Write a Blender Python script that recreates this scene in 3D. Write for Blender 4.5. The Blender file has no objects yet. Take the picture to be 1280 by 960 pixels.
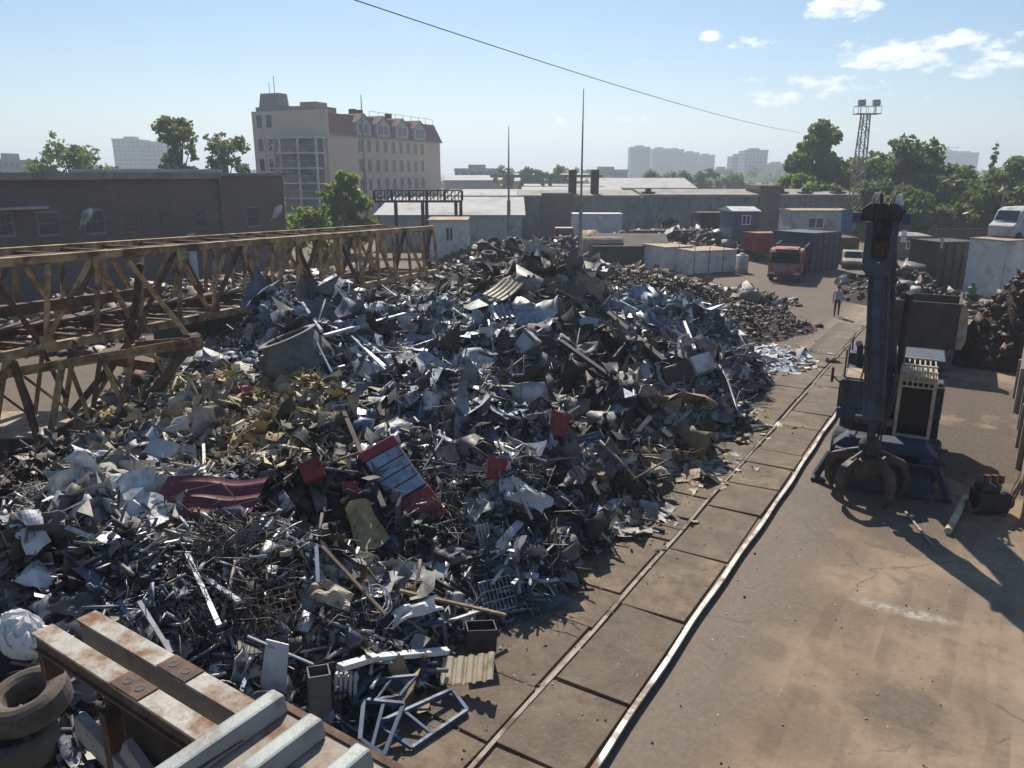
import bpy, math, random
import numpy as np
from mathutils import Vector, Matrix, Euler
random.seed(7); RNG = np.random.default_rng(11)
R = math.radians
scene = bpy.context.scene
COL = scene.collection
# ---------------------------------------------------------------- camera model (yard frame: +Y runs along the crane rails)
F, H, TH, A = 960., 8.0, R(15.4), R(31.6)
CA, SA = math.cos(A), math.sin(A)
def ray(px, py):
    dx = (px-640)/F; dy = (480-py)/F
    xc, yc, zc = dx, math.cos(TH)+dy*math.sin(TH), -math.sin(TH)+dy*math.cos(TH)
    return Vector((xc*CA-yc*SA, xc*SA+yc*CA, zc)), yc
def G(px, py, z=0.):
    d, yc = ray(px, py); t = (z-H)/d.z
    return Vector((d.x*t, d.y*t, z))
def D(px, py, dist):
    d, yc = ray(px, py); t = dist/yc
    return Vector((d.x*t, d.y*t, H+d.z*t))
def onx(px, py, x):
    d, yc = ray(px, py); t = x/d.x
    return Vector((x, d.y*t, H+d.z*t))
def pix(p):
    xc = p[0]*CA+p[1]*SA; yc = -p[0]*SA+p[1]*CA; zz = p[2]-H
    f = yc*math.cos(TH)-zz*math.sin(TH); up = yc*math.sin(TH)+zz*math.cos(TH)
    return 640+F*xc/f, 480-F*up/f
cam = bpy.data.objects.new('camera', bpy.data.cameras.new('camera')); COL.objects.link(cam)
cam.location = (0, 0, H); cam.rotation_euler = (R(90)-TH, 0, A)
cam.data.sensor_width = 36; cam.data.lens = 27.0; cam.data.clip_start = .1; cam.data.clip_end = 12000
scene.camera = cam
# ---------------------------------------------------------------- materials
class NT:
    def __init__(s, name):
        s.m = bpy.data.materials.new(name); s.m.use_nodes = True
        s.t = s.m.node_tree; s.n = s.t.nodes; s.b = s.n['Principled BSDF']
    def add(s, typ, **kw):
        nd = s.n.new('ShaderNode'+typ)
        for k, v in kw.items():
            if k.startswith('i_'):
                key = k[2:]; key = int(key) if key.isdigit() else key
                nd.inputs[key].default_value = v
            else: setattr(nd, k, v)
        return nd
    def link(s, a, b): s.t.links.new(a, b)
    def noise(s, vec, scale, detail=4, rough=.6):
        nd = s.add('TexNoise'); nd.inputs['Scale'].default_value = scale; nd.inputs['Detail'].default_value = detail
        nd.inputs['Roughness'].default_value = rough
        if vec is not None: s.link(vec, nd.inputs['Vector'])
        return nd.outputs['Fac']
    def ramp(s, fac, stops):
        nd = s.add('ValToRGB'); e = nd.color_ramp.elements
        while len(e) < len(stops): e.new(.5)
        for el, (p, c) in zip(e, stops):
            el.position = p; el.color = (*c, 1) if hasattr(c, '__len__') else (c, c, c, 1)
        s.link(fac, nd.inputs[0]); return nd.outputs[0]
    def mix(s, fac, a, b, mode='MIX'):
        nd = s.add('MixRGB', blend_type=mode)
        for sock, v in zip(nd.inputs, (fac, a, b)):
            if isinstance(v, bpy.types.NodeSocket): s.link(v, sock)
            elif isinstance(v, (int, float)): sock.default_value = v if sock.type == 'VALUE' else (v, v, v, 1)
            else: sock.default_value = (*v, 1)
        return nd.outputs[0]
    def math(s, op, a, b=0., c=None, clamp=False):
        nd = s.add('Math', operation=op, use_clamp=clamp)
        for i, v in enumerate((a, b, c)):
            if v is None: continue
            if isinstance(v, bpy.types.NodeSocket): s.link(v, nd.inputs[i])
            else: nd.inputs[i].default_value = v
        return nd.outputs[0]
    def bump(s, h, strength=.3, dist=.02):
        nd = s.add('Bump'); nd.inputs['Strength'].default_value = strength; nd.inputs['Distance'].default_value = dist
        s.link(h, nd.inputs['Height']); s.link(nd.outputs[0], s.b.inputs['Normal'])
    def obj(s): return s.add('TexCoord').outputs['Object']
    def pos(s): return s.add('NewGeometry').outputs['Position']
def pmat(name, col, rough=.7, metal=0., var=.35, scale=3., dirt=None, dirt_amt=.5, bump=.15, bscale=None, dscale=None):
    """paint / concrete / wood: base colour varied by noise, patches of a second colour (dirt, rust)"""
    m = NT(name); v = m.pos()
    f = m.noise(v, scale, 6, .65)
    lo = tuple(max(0, c*(1-var)) for c in col); hi = tuple(min(1, c*(1+var)) for c in col)
    c = m.ramp(f, [(.3, lo), (.7, hi)])
    if dirt is not None:
        f2 = m.noise(v, dscale or scale*.6, 8, .7)
        k = m.ramp(f2, [(max(0, .62-dirt_amt*.3), 0.), (min(1, .8-dirt_amt*.3), 1.)])
        c = m.mix(k, c, dirt)
        if metal: m.link(m.math('MULTIPLY_ADD', k, -metal, metal), m.b.inputs['Metallic'])
        m.link(m.math('MULTIPLY_ADD', k, .95-rough, rough), m.b.inputs['Roughness'])
    else:
        m.b.inputs['Roughness'].default_value = rough; m.b.inputs['Metallic'].default_value = metal
    m.link(c, m.b.inputs['Base Color'])
    if bump: m.bump(m.noise(v, bscale or scale*5, 5, .7), bump, .03)
    return m.m
RUST = (.15, .065, .03)
M = {}
M['yellow_steel'] = pmat('worn_yellow_paint', (.50, .345, .165), .7, 0, .3, 2.2, (.14, .07, .038), .66, .2, 9)
M['grapple_steel'] = pmat('grapple_steel', (.075, .05, .036), .6, .2, .4, 4, (.12, .075, .045), .4, .2, 20)
M['rust_steel'] = pmat('rusty_steel', (.14, .08, .05), .85, .1, .5, 4, (.06, .035, .025), .5, .3, 25)
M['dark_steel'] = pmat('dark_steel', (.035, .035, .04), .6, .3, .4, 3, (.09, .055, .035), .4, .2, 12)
M['grey_steel'] = pmat('grey_painted_steel', (.27, .27, .24), .55, .0, .25, 3, (.16, .085, .04), .45, .2, 20, 2.2)
M['frame_grey'] = pmat('frame_grey_paint', (.26, .285, .27), .5, 0, .2, 2.5, (.20, .11, .055), .42, .15, 20, 1.6)
M['frame_rust'] = pmat('frame_worn_top', (.40, .37, .31), .6, 0, .25, 4, (.21, .10, .045), .62, .2, 25, 2.6)
M['blue_paint'] = pmat('blue_machine_paint', (.038, .06, .095), .5, 0, .3, 3, (.05, .042, .036), .55, .08, 20)
M['navy_paint'] = pmat('navy_paint', (.025, .04, .07), .6, 0, .3, 2, (.05, .04, .034), .45, .1, 12)
M['blue_dull'] = pmat('dull_blue_paint', (.045, .09, .16), .55, 0, .3, 2, (.08, .06, .045), .4, .1, 12)
M['white_paint'] = pmat('dirty_white_paint', (.62, .61, .58), .6, 0, .14, 1.2, (.3, .24, .18), .34, .06, 8)
M['pale_grey'] = pmat('pale_grey_sheet', (.42, .43, .43), .6, 0, .15, 1.5, (.22, .2, .17), .35, .05, 8)
M['tan_roof'] = pmat('dusty_tan_roof', (.40, .30, .20), .85, 0, .25, 2, (.2, .14, .09), .4, .15, 10)
M['roof_felt'] = pmat('roof_felt', (.30, .27, .23), .9, 0, .25, .6, (.2, .17, .14), .45, .1, 6)
M['grey_roof'] = pmat('grey_roof', (.40, .39, .37), .85, 0, .15, .4, (.28, .26, .24), .4, .05, 4)
M['concrete_wall'] = pmat('old_concrete_wall', (.25, .245, .235), .9, 0, .3, .5, (.13, .125, .115), .45, .2, 6, .9)
M['concrete'] = pmat('concrete', (.30, .26, .21), .9, 0, .2, 1.2, (.17, .13, .1), .45, .25, 18)
M['rubber'] = pmat('tyre_rubber', (.03, .029, .028), .75, 0, .4, 6, (.11, .085, .06), .45, .15, 40)
M['dusty_rubber'] = pmat('dusty_tyre_rubber', (.13, .10, .075), .9, 0, .25, 4, (.06, .05, .04), .45, .2, 40)
M['glass'] = pmat('dark_glass', (.008, .010, .012), .12, 0, .2, 1, bump=0); M['glass'].node_tree.nodes['Principled BSDF'].inputs['Specular IOR Level'].default_value = .18
M['window_glass'] = pmat('window_glass', (.05, .06, .07), .12, 0, .3, .4, bump=0)
M['wood'] = pmat('weathered_wood', (.27, .19, .11), .85, 0, .35, 6, (.1, .075, .05), .4, .2, 30)
M['orange_paint'] = pmat('orange_paint', (.31, .085, .038), .55, 0, .2, 3, (.12, .07, .04), .3, .05, 10)
M['red_paint'] = pmat('red_paint', (.28, .028, .026), .5, 0, .3, 3, (.08, .03, .025), .4, .08, 15)
M['maroon'] = pmat('maroon_sheet', (.17, .032, .036), .5, 0, .3, 2, (.07, .03, .028), .35, .08, 15)
M['silver'] = pmat('galvanised_steel', (.50, .53, .56), .38, .85, .25, 4, (.2, .17, .14), .35, .12, 20)
M['cream_sheet'] = pmat('cream_sheet', (.46, .38, .26), .6, 0, .2, 3, (.2, .14, .09), .35, .1, 15)
M['white_sheet'] = pmat('white_sheet', (.66, .65, .63), .5, 0, .12, 2, (.32, .27, .22), .34, .1, 12)
M['dark_green'] = pmat('dark_container', (.022, .027, .025), .7, 0, .35, 1.5, (.06, .045, .03), .35, .15, 6)
M['brown_dark'] = pmat('dark_brown_steel', (.06, .046, .036), .8, 0, .4, 2, (.11, .065, .038), .4, .2, 10)
M['green_paint'] = pmat('green_paint', (.10, .17, .09), .6, 0, .3, 3, (.07, .06, .05), .4, .08, 12)
M['skin'] = pmat('skin', (.45, .27, .19), .6, 0, .1, 8, bump=0)
M['bark'] = pmat('bark', (.10, .08, .06), .95, 0, .35, 3, bump=.3)
def brick_mat():
    m = NT('old_brick'); v = m.obj()
    mp = m.add('Mapping'); m.link(v, mp.inputs[0]); mp.inputs['Rotation'].default_value = (R(90), 0, R(90))
    sep = m.add('SeparateXYZ'); m.link(v, sep.inputs[0]); cb = m.add('CombineXYZ')
    m.link(m.math('ADD', sep.outputs[0], sep.outputs[1]), cb.inputs[0]); m.link(sep.outputs[2], cb.inputs[1])
    b = m.add('TexBrick'); m.link(cb.outputs[0], b.inputs['Vector']); b.inputs['Scale'].default_value = 1.
    b.inputs['Brick Width'].default_value = .5; b.inputs['Row Height'].default_value = .16; b.inputs['Mortar Size'].default_value = .018
    b.inputs['Color1'].default_value = (.20, .135, .10, 1); b.inputs['Color2'].default_value = (.15, .10, .078, 1); b.inputs['Mortar'].default_value = (.2, .17, .15, 1)
    f = m.noise(m.pos(), .35, 6, .65)
    c = m.mix(m.ramp(f, [(.35, 0.), (.7, 1.)]), b.outputs[0], m.mix(.5, b.outputs[0], (.09, .075, .065)))
    m.link(c, m.b.inputs['Base Color']); m.b.inputs['Roughness'].default_value = .9; m.bump(b.outputs['Fac'], -.3, .02)
    return m.m
M['brick'] = brick_mat()
def plaster_mat(name, c1, c2):
    m = NT(name); v = m.pos()
    c = m.mix(m.ramp(m.noise(v, .25, 6, .7), [(.35, 0.), (.7, 1.)]), c1, c2)
    m.link(c, m.b.inputs['Base Color']); m.b.inputs['Roughness'].default_value = .9
    m.bump(m.noise(v, 4, 5), .1, .02); return m.m
M['beige_plaster'] = plaster_mat('beige_plaster', (.66, .53, .40), (.60, .48, .36))
M['grey_plaster'] = plaster_mat('grey_plaster', (.36, .31, .27), (.27, .24, .21))
M['red_roof'] = plaster_mat('red_metal_roof', (.27, .14, .11), (.22, .12, .10))
def tower_mat(name, col, win, fw=3.2, fh=3.0):
    m = NT(name); v = m.obj(); sep = m.add('SeparateXYZ'); m.link(v, sep.inputs[0]); cb = m.add('CombineXYZ')
    m.link(m.math('ADD', sep.outputs[0], sep.outputs[1]), cb.inputs[0]); m.link(sep.outputs[2], cb.inputs[1])
    b = m.add('TexBrick'); b.offset = 0; m.link(cb.outputs[0], b.inputs['Vector']); b.inputs['Scale'].default_value = 1
    b.inputs['Brick Width'].default_value = fw; b.inputs['Row Height'].default_value = fh; b.inputs['Mortar Size'].default_value = .7
    b.inputs['Color1'].default_value = (*win, 1); b.inputs['Color2'].default_value = (win[0]*.8, win[1]*.8, win[2]*.85, 1); b.inputs['Mortar'].default_value = (*col, 1)
    m.link(b.outputs[0], m.b.inputs['Base Color']); m.b.inputs['Roughness'].default_value = .7; return m.m
M['tower_a'] = tower_mat('tower_facade', (.17, .20, .26), (.09, .11, .15))
M['tower_b'] = tower_mat('tower_facade_pale', (.30, .30, .31), (.14, .16, .2))
def leaf_mat(name, c1, c2, trans=.34):
    m = NT(name); at = m.add('Attribute', attribute_name='tint')
    c = m.mix(at.outputs['Fac'], c1, c2); m.link(c, m.b.inputs['Base Color']); m.b.inputs['Roughness'].default_value = .55
    tr = m.add('BsdfTranslucent'); m.link(m.mix(.6, c, (.30, .40, .05), 'MIX'), tr.inputs[0])
    mx = m.add('MixShader'); mx.inputs[0].default_value = trans
    m.link(m.b.outputs[0], mx.inputs[1]); m.link(tr.outputs[0], mx.inputs[2])
    m.link(mx.outputs[0], m.n['Material Output'].inputs[0]); return m.m
M['leaf_mid'] = leaf_mat('leaf_mid', (.05, .085, .03), (.11, .155, .05))
M['leaf_dark'] = leaf_mat('leaf_dark', (.03, .055, .025), (.07, .105, .04))
M['leaf_bright'] = leaf_mat('leaf_bright', (.09, .15, .03), (.19, .24, .05), .6)
def scrap_mat():
    m = NT('scrap'); a = m.add('Attribute', attribute_name='Col'); k = m.add('Attribute', attribute_name='met'); v = m.pos()
    f = m.noise(v, 5, 6, .7)
    c = m.mix(m.ramp(f, [(.35, .6), (.65, 1.)]), (0, 0, 0), a.outputs['Color'])
    d = m.ramp(m.noise(v, 2.6, 8, .75), [(.5, 0.), (.66, 1.)])
    c = m.mix(m.math('MULTIPLY', d, .55), c, (.10, .068, .045))
    m.link(c, m.b.inputs['Base Color'])
    m.link(m.math('MULTIPLY', k.outputs['Fac'], m.math('MULTIPLY_ADD', d, -.6, 1.)), m.b.inputs['Metallic'])
    m.link(m.math('MULTIPLY_ADD', d, .3, m.math('MULTIPLY_ADD', k.outputs['Fac'], -.32, .68)), m.b.inputs['Roughness'])
    m.bump(m.noise(v, 16, 4, .7), .25, .03); return m.m
M['scrap'] = scrap_mat()
def heap_mat():
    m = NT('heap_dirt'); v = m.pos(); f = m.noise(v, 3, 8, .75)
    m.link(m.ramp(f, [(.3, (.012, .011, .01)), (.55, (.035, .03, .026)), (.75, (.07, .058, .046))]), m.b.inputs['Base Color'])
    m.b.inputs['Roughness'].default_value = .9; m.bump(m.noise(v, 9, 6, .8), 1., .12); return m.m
M['heap'] = heap_mat()
def soil_mat(name, c1, c2):
    m = NT(name); v = m.pos(); f = m.noise(v, 2.5, 9, .75)
    m.link(m.ramp(f, [(.35, c1), (.68, c2)]), m.b.inputs['Base Color']); m.b.inputs['Roughness'].default_value = .95
    m.bump(m.noise(v, 6, 7, .8), 1., .15); return m.m
M['soil'] = soil_mat('dark_soil', (.028, .018, .013), (.085, .05, .034))
M['rust_soil'] = soil_mat('rust_soil', (.04, .02, .013), (.14, .065, .038))
# ---------------------------------------------------------------- mesh builder
class MB:
    def __init__(s): s.v = []; s.f = []; s.mi = []; s.cur = 0
    def raw(s, vs, fs):
        o = len(s.v); s.v += [tuple(p) for p in vs]; s.f += [tuple(i+o for i in f) for f in fs]; s.mi += [s.cur]*len(fs); return s
    def box(s, c, d, rot=None, taper=1.):
        x, y, z = d[0]/2, d[1]/2, d[2]/2
        vs = [Vector((i*x*(taper if k > 0 else 1), j*y*(taper if k > 0 else 1), k*z)) for k in (-1, 1) for j in (-1, 1) for i in (-1, 1)]
        if rot is not None:
            m = rot if isinstance(rot, Matrix) else Euler(rot).to_matrix()
            vs = [m @ p for p in vs]
        return s.raw([p+Vector(c) for p in vs], [(0, 2, 3, 1), (4, 5, 7, 6), (0, 1, 5, 4), (1, 3, 7, 5), (3, 2, 6, 7), (2, 0, 4, 6)])
    def b2(s, lo, hi): return s.box([(a+b)/2 for a, b in zip(lo, hi)], [abs(b-a) for a, b in zip(lo, hi)])
    def frame(s, p, q, up=(0, 0, 1)):
        p, q = Vector(p), Vector(q); d = q-p; L = d.length; d.normalize(); u = Vector(up)
        if abs(d.dot(u)) > .98: u = Vector((0, 1, 0)) if abs(d.y) < .9 else Vector((1, 0, 0))
        x = d.cross(u).normalized(); z = x.cross(d).normalized()
        return Matrix((x, d, z)).transposed(), (p+q)/2, L
    def beam(s, p, q, w, h=None, up=(0, 0, 1)):
        m, c, L = s.frame(p, q, up); return s.box(c, (w, L, h or w), m)
    def ibeam(s, p, q, w, h, t=.03, up=(0, 0, 1)):
        m, c, L = s.frame(p, q, up); z = m @ Vector((0, 0, 1))
        s.box(c+z*(h/2-t/2), (w, L, t), m); s.box(c-z*(h/2-t/2), (w, L, t), m); return s.box(c, (t, L, h-2*t-.004), m)
    def angle(s, p, q, w, t=.02, up=(0, 0, 1)):
        m, c, L = s.frame(p, q, up); z = m @ Vector((0, 0, 1)); x = m @ Vector((1, 0, 0))
        s.box(c+z*(w/2-t/2), (w, L, t), m); return s.box(c-x*(w/2-t/2)-z*(t/2+.002), (t, L, w-t), m)
    def tube(s, pts, r, n=8, cap=True, closed=False):
        pts = [Vector(p) for p in pts]; N = len(pts); rs = r if hasattr(r, '__len__') else [r]*N
        vs = []; fs = []; px = None
        for i, p in enumerate(pts):
            a = pts[(i-1) % N] if (closed or i > 0) else p; b = pts[(i+1) % N] if (closed or i < N-1) else p
            d = (b-a).normalized()
            if px is None: px = d.orthogonal().normalized()
            else:
                px = (px-d*px.dot(d));
                px = px.normalized() if px.length > 1e-5 else d.orthogonal().normalized()
            py = d.cross(px)
            for k in range(n):
                t = 2*math.pi*k/n; vs.append(p+(px*math.cos(t)+py*math.sin(t))*rs[i])
        M_ = N if closed else N-1
        for i in range(M_):
            for k in range(n):
                j = (i+1) % N; fs.append((i*n+k, i*n+(k+1) % n, j*n+(k+1) % n, j*n+k))
        if cap and not closed: fs += [tuple(range(n))[::-1], tuple((N-1)*n+k for k in range(n))]
        return s.raw(vs, fs)
    def lathe(s, prof, n=20, c=(0, 0, 0), axis='Z', closed=False):
        vs = []; fs = []
        for (r, z) in prof:
            for k in range(n):
                t = 2*math.pi*k/n; p = (r*math.cos(t), r*math.sin(t), z)
                if axis == 'X': p = (z, p[0], p[1])
                if axis == 'Y': p = (p[1], z, p[0])
                vs.append(Vector(p)+Vector(c))
        m = len(prof)
        for i in range(m if closed else m-1):
            for k in range(n):
                j = (i+1) % m; fs.append((i*n+k, i*n+(k+1) % n, j*n+(k+1) % n, j*n+k))
        return s.raw(vs, fs)
    def prism(s, outline, lo, hi, plane='XZ', c=(0, 0, 0)):
        """outline polygon in a plane, extruded along the remaining axis from lo to hi"""
        n = len(outline); vs = []
        for w in (lo, hi):
            for (a, b) in outline:
                p = {'XZ': (a, w, b), 'YZ': (w, a, b), 'XY': (a, b, w)}[plane]; vs.append(Vector(p)+Vector(c))
        fs = [tuple(range(n)), tuple(range(2*n-1, n-1, -1))]+[(i, n+i, n+(i+1) % n, (i+1) % n) for i in range(n)]
        return s.raw(vs, fs)
    def sheet(s, fn, nu, nv):
        o = [[fn(i/nu, j/nv) for j in range(nv+1)] for i in range(nu+1)]
        vs = [p for r in o for p in r]; w = nv+1
        return s.raw(vs, [(i*w+j, (i+1)*w+j, (i+1)*w+j+1, i*w+j+1) for i in range(nu) for j in range(nv)])
    def xf(s, m):
        s.v = [tuple(m @ Vector(p)) for p in s.v]; return s
    def build(s, name, mat, parent=None, smooth=False, bevel=0., loc=None, rz=0., solid=0., kind=None):
        me = bpy.data.meshes.new(name); me.from_pydata(s.v, [], s.f)
        mats = mat if isinstance(mat, (list, tuple)) else [mat]
        for m in mats: me.materials.append(M[m] if isinstance(m, str) else m)
        if len(mats) > 1: me.polygons.foreach_set('material_index', s.mi)
        if smooth: me.polygons.foreach_set('use_smooth', [True]*len(me.polygons))
        import bmesh
        bm = bmesh.new(); bm.from_mesh(me); bmesh.ops.recalc_face_normals(bm, faces=bm.faces); bm.to_mesh(me); bm.free()
        me.update()
        o = bpy.data.objects.new(name, me); COL.objects.link(o)
        if parent is not None: o.parent = parent
        if loc is not None: o.location = loc
        o.rotation_euler.z = rz
        if solid: md = o.modifiers.new('solid', 'SOLIDIFY'); md.thickness = solid; md.offset = 0
        if bevel: md = o.modifiers.new('bevel', 'BEVEL'); md.width = bevel; md.segments = 2; md.limit_method = 'ANGLE'
        if kind: o['kind'] = kind
        return o
def tag(o, label, cat, group=None):
    o['label'] = label; o['category'] = cat
    if group: o['group'] = group
    return o
def thing(name, label, cat, loc=(0, 0, 0), rz=0., group=None, rot=None):
    o = bpy.data.objects.new(name, None); COL.objects.link(o); o.empty_display_size = .3
    o.location = loc; o.rotation_euler = rot or (0, 0, rz); return tag(o, label, cat, group)
def struct(o): o['kind'] = 'structure'; return o
def copy_thing(src, loc, rz, label):
    c = src.copy(); COL.objects.link(c); c.location = loc; c.rotation_euler = (c.rotation_euler.x, c.rotation_euler.y, rz); c['label'] = label
    for ch in list(src.children):
        k = ch.copy(); COL.objects.link(k); k.parent = c
        for g in ch.children:
            q = g.copy(); COL.objects.link(q); q.parent = k
    return c
# ---------------------------------------------------------------- world, sun, haze
SUN_EL = R(42); SUN_AZ_CAM = R(-5)                       # azimuth measured from the camera heading, clockwise positive
sd = Vector((math.sin(SUN_AZ_CAM), math.cos(SUN_AZ_CAM), 0)); sdy = Vector((sd.x*CA-sd.y*SA, sd.x*SA+sd.y*CA, 0))
sdir = Vector((sdy.x*math.cos(SUN_EL), sdy.y*math.cos(SUN_EL), math.sin(SUN_EL)))
sun = bpy.data.objects.new('sun', bpy.data.lights.new('sun', 'SUN')); COL.objects.link(sun)
sun.data.energy = 5.0; sun.data.angle = R(.5); sun.data.color = (1, .93, .82)
sun.rotation_euler = sdir.to_track_quat('Z', 'Y').to_euler(); sun.location = (0, 0, 60)
w = bpy.data.worlds.new('World'); scene.world = w; w.use_nodes = True
wt = w.node_tree; wn = wt.nodes; bg = wn['Background']
class WT(NT):
    def __init__(s): s.t = wt; s.n = wn
W = WT()
sky = wn.new('ShaderNodeTexSky'); sky.sky_type = 'NISHITA'; sky.sun_disc = False
sky.sun_elevation = SUN_EL; sky.sun_rotation = math.atan2(sdir.x, sdir.y); sky.air_density = 1.0; sky.dust_density = .3; sky.ozone_density = 3.0
# clouds: small cumulus low over the horizon, blobs given as directions (azimuth, elevation), broken up by noise
gen = W.add('TexCoord').outputs['Generated']
sep = W.add('SeparateXYZ'); W.link(gen, sep.inputs[0])
az = W.math('ARCTAN2', sep.outputs[0], sep.outputs[1]); el = W.math('ARCSINE', sep.outputs[2])
cv = W.add('CombineXYZ'); W.link(az, cv.inputs[0]); W.link(W.math('MULTIPLY', el, 2.2), cv.inputs[1])
n1 = W.noise(cv.outputs[0], 26, 7, .62); n2 = W.noise(cv.outputs[0], 9, 5, .6)
tot = None
hs = W.add('HueSaturation'); hs.inputs['Saturation'].default_value = 1.18; hs.inputs['Value'].default_value = 1.0; W.link(sky.outputs[0], hs.inputs['Color'])
for (px, py, rx, ry, amp) in [(888, 46, 22, 8, .9), (936, 53, 34, 9, .9), (1058, 10, 46, 14, 1.1), (1120, 68, 80, 17, 1.0), (1200, 54, 60, 14, 1.0),
                              (1240, 82, 80, 15, .9), (1040, 104, 70, 14, .85), (1000, 120, 70, 12, .6), (950, 100, 34, 5, .7), (1140, 122, 90, 12, .6), (1265, 40, 40, 7, .5),
                              (60, 160, 160, 14, .35), (620, 150, 240, 10, .28), (1090, 60, 30, 10, .6)]:
    d, _ = ray(px, py); d.normalize(); a0 = math.atan2(d.x, d.y); e0 = math.asin(d.z)
    ax = W.math('DIVIDE', W.math('SUBTRACT', az, a0), rx/F*1.0); ay = W.math('DIVIDE', W.math('SUBTRACT', el, e0), ry/F*1.0)
    r2 = W.math('ADD', W.math('MULTIPLY', ax, ax), W.math('MULTIPLY', ay, ay))
    g_ = W.math('MULTIPLY', W.math('MAXIMUM', W.math('SUBTRACT', 1.25, r2), -3.), amp)
    tot = g_ if tot is None else W.math('MAXIMUM', tot, g_)
dens = W.math('ADD', W.math('SUBTRACT', tot, .5), W.math('ADD', W.math('MULTIPLY_ADD', n1, 4.2, -2.1), W.math('MULTIPLY_ADD', n2, 2.0, -1.)))
cl = W.ramp(dens, [(.12, 0.), (.75, 1.)])
cc = W.mix(W.math('MULTIPLY', cl, .72), hs.outputs[0], (13.5, 13.4, 13.2))
W.link(cc, bg.inputs[0]); bg.inputs[1].default_value = .08
hz = MB().b2((-3600, -400, -1.5), (3600, 3600, 95)).build('haze', 'concrete'); hz['kind'] = 'stuff'
hm = bpy.data.materials.new('haze_air'); hm.use_nodes = True; ht = hm.node_tree; ht.nodes.clear()
ho = ht.nodes.new('ShaderNodeOutputMaterial'); hv = ht.nodes.new('ShaderNodeVolumePrincipled')
hv.inputs['Color'].default_value = (.80, .90, 1, 1); hv.inputs['Density'].default_value = .00075; hv.inputs['Anisotropy'].default_value = .3
ht.links.new(hv.outputs[0], ho.inputs['Volume']); hz.data.materials.clear(); hz.data.materials.append(hm)
scene.view_settings.view_transform = 'Standard'; scene.view_settings.look = 'None'
scene.view_settings.exposure = 0.36; scene.view_settings.gamma = 1.0
scene.cycles.max_bounces = 6; scene.cycles.volume_bounces = 0; scene.cycles.use_denoising = True
def CW(xc, yc, z=0.): return Vector((xc*CA-yc*SA, xc*SA+yc*CA, z))      # camera-levelled frame -> yard frame
def C(px, dist, z=0.):
    f = dist*math.cos(TH)-(z-H)*math.sin(TH)
    return CW((px-640)/F*f, dist, z)
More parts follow.
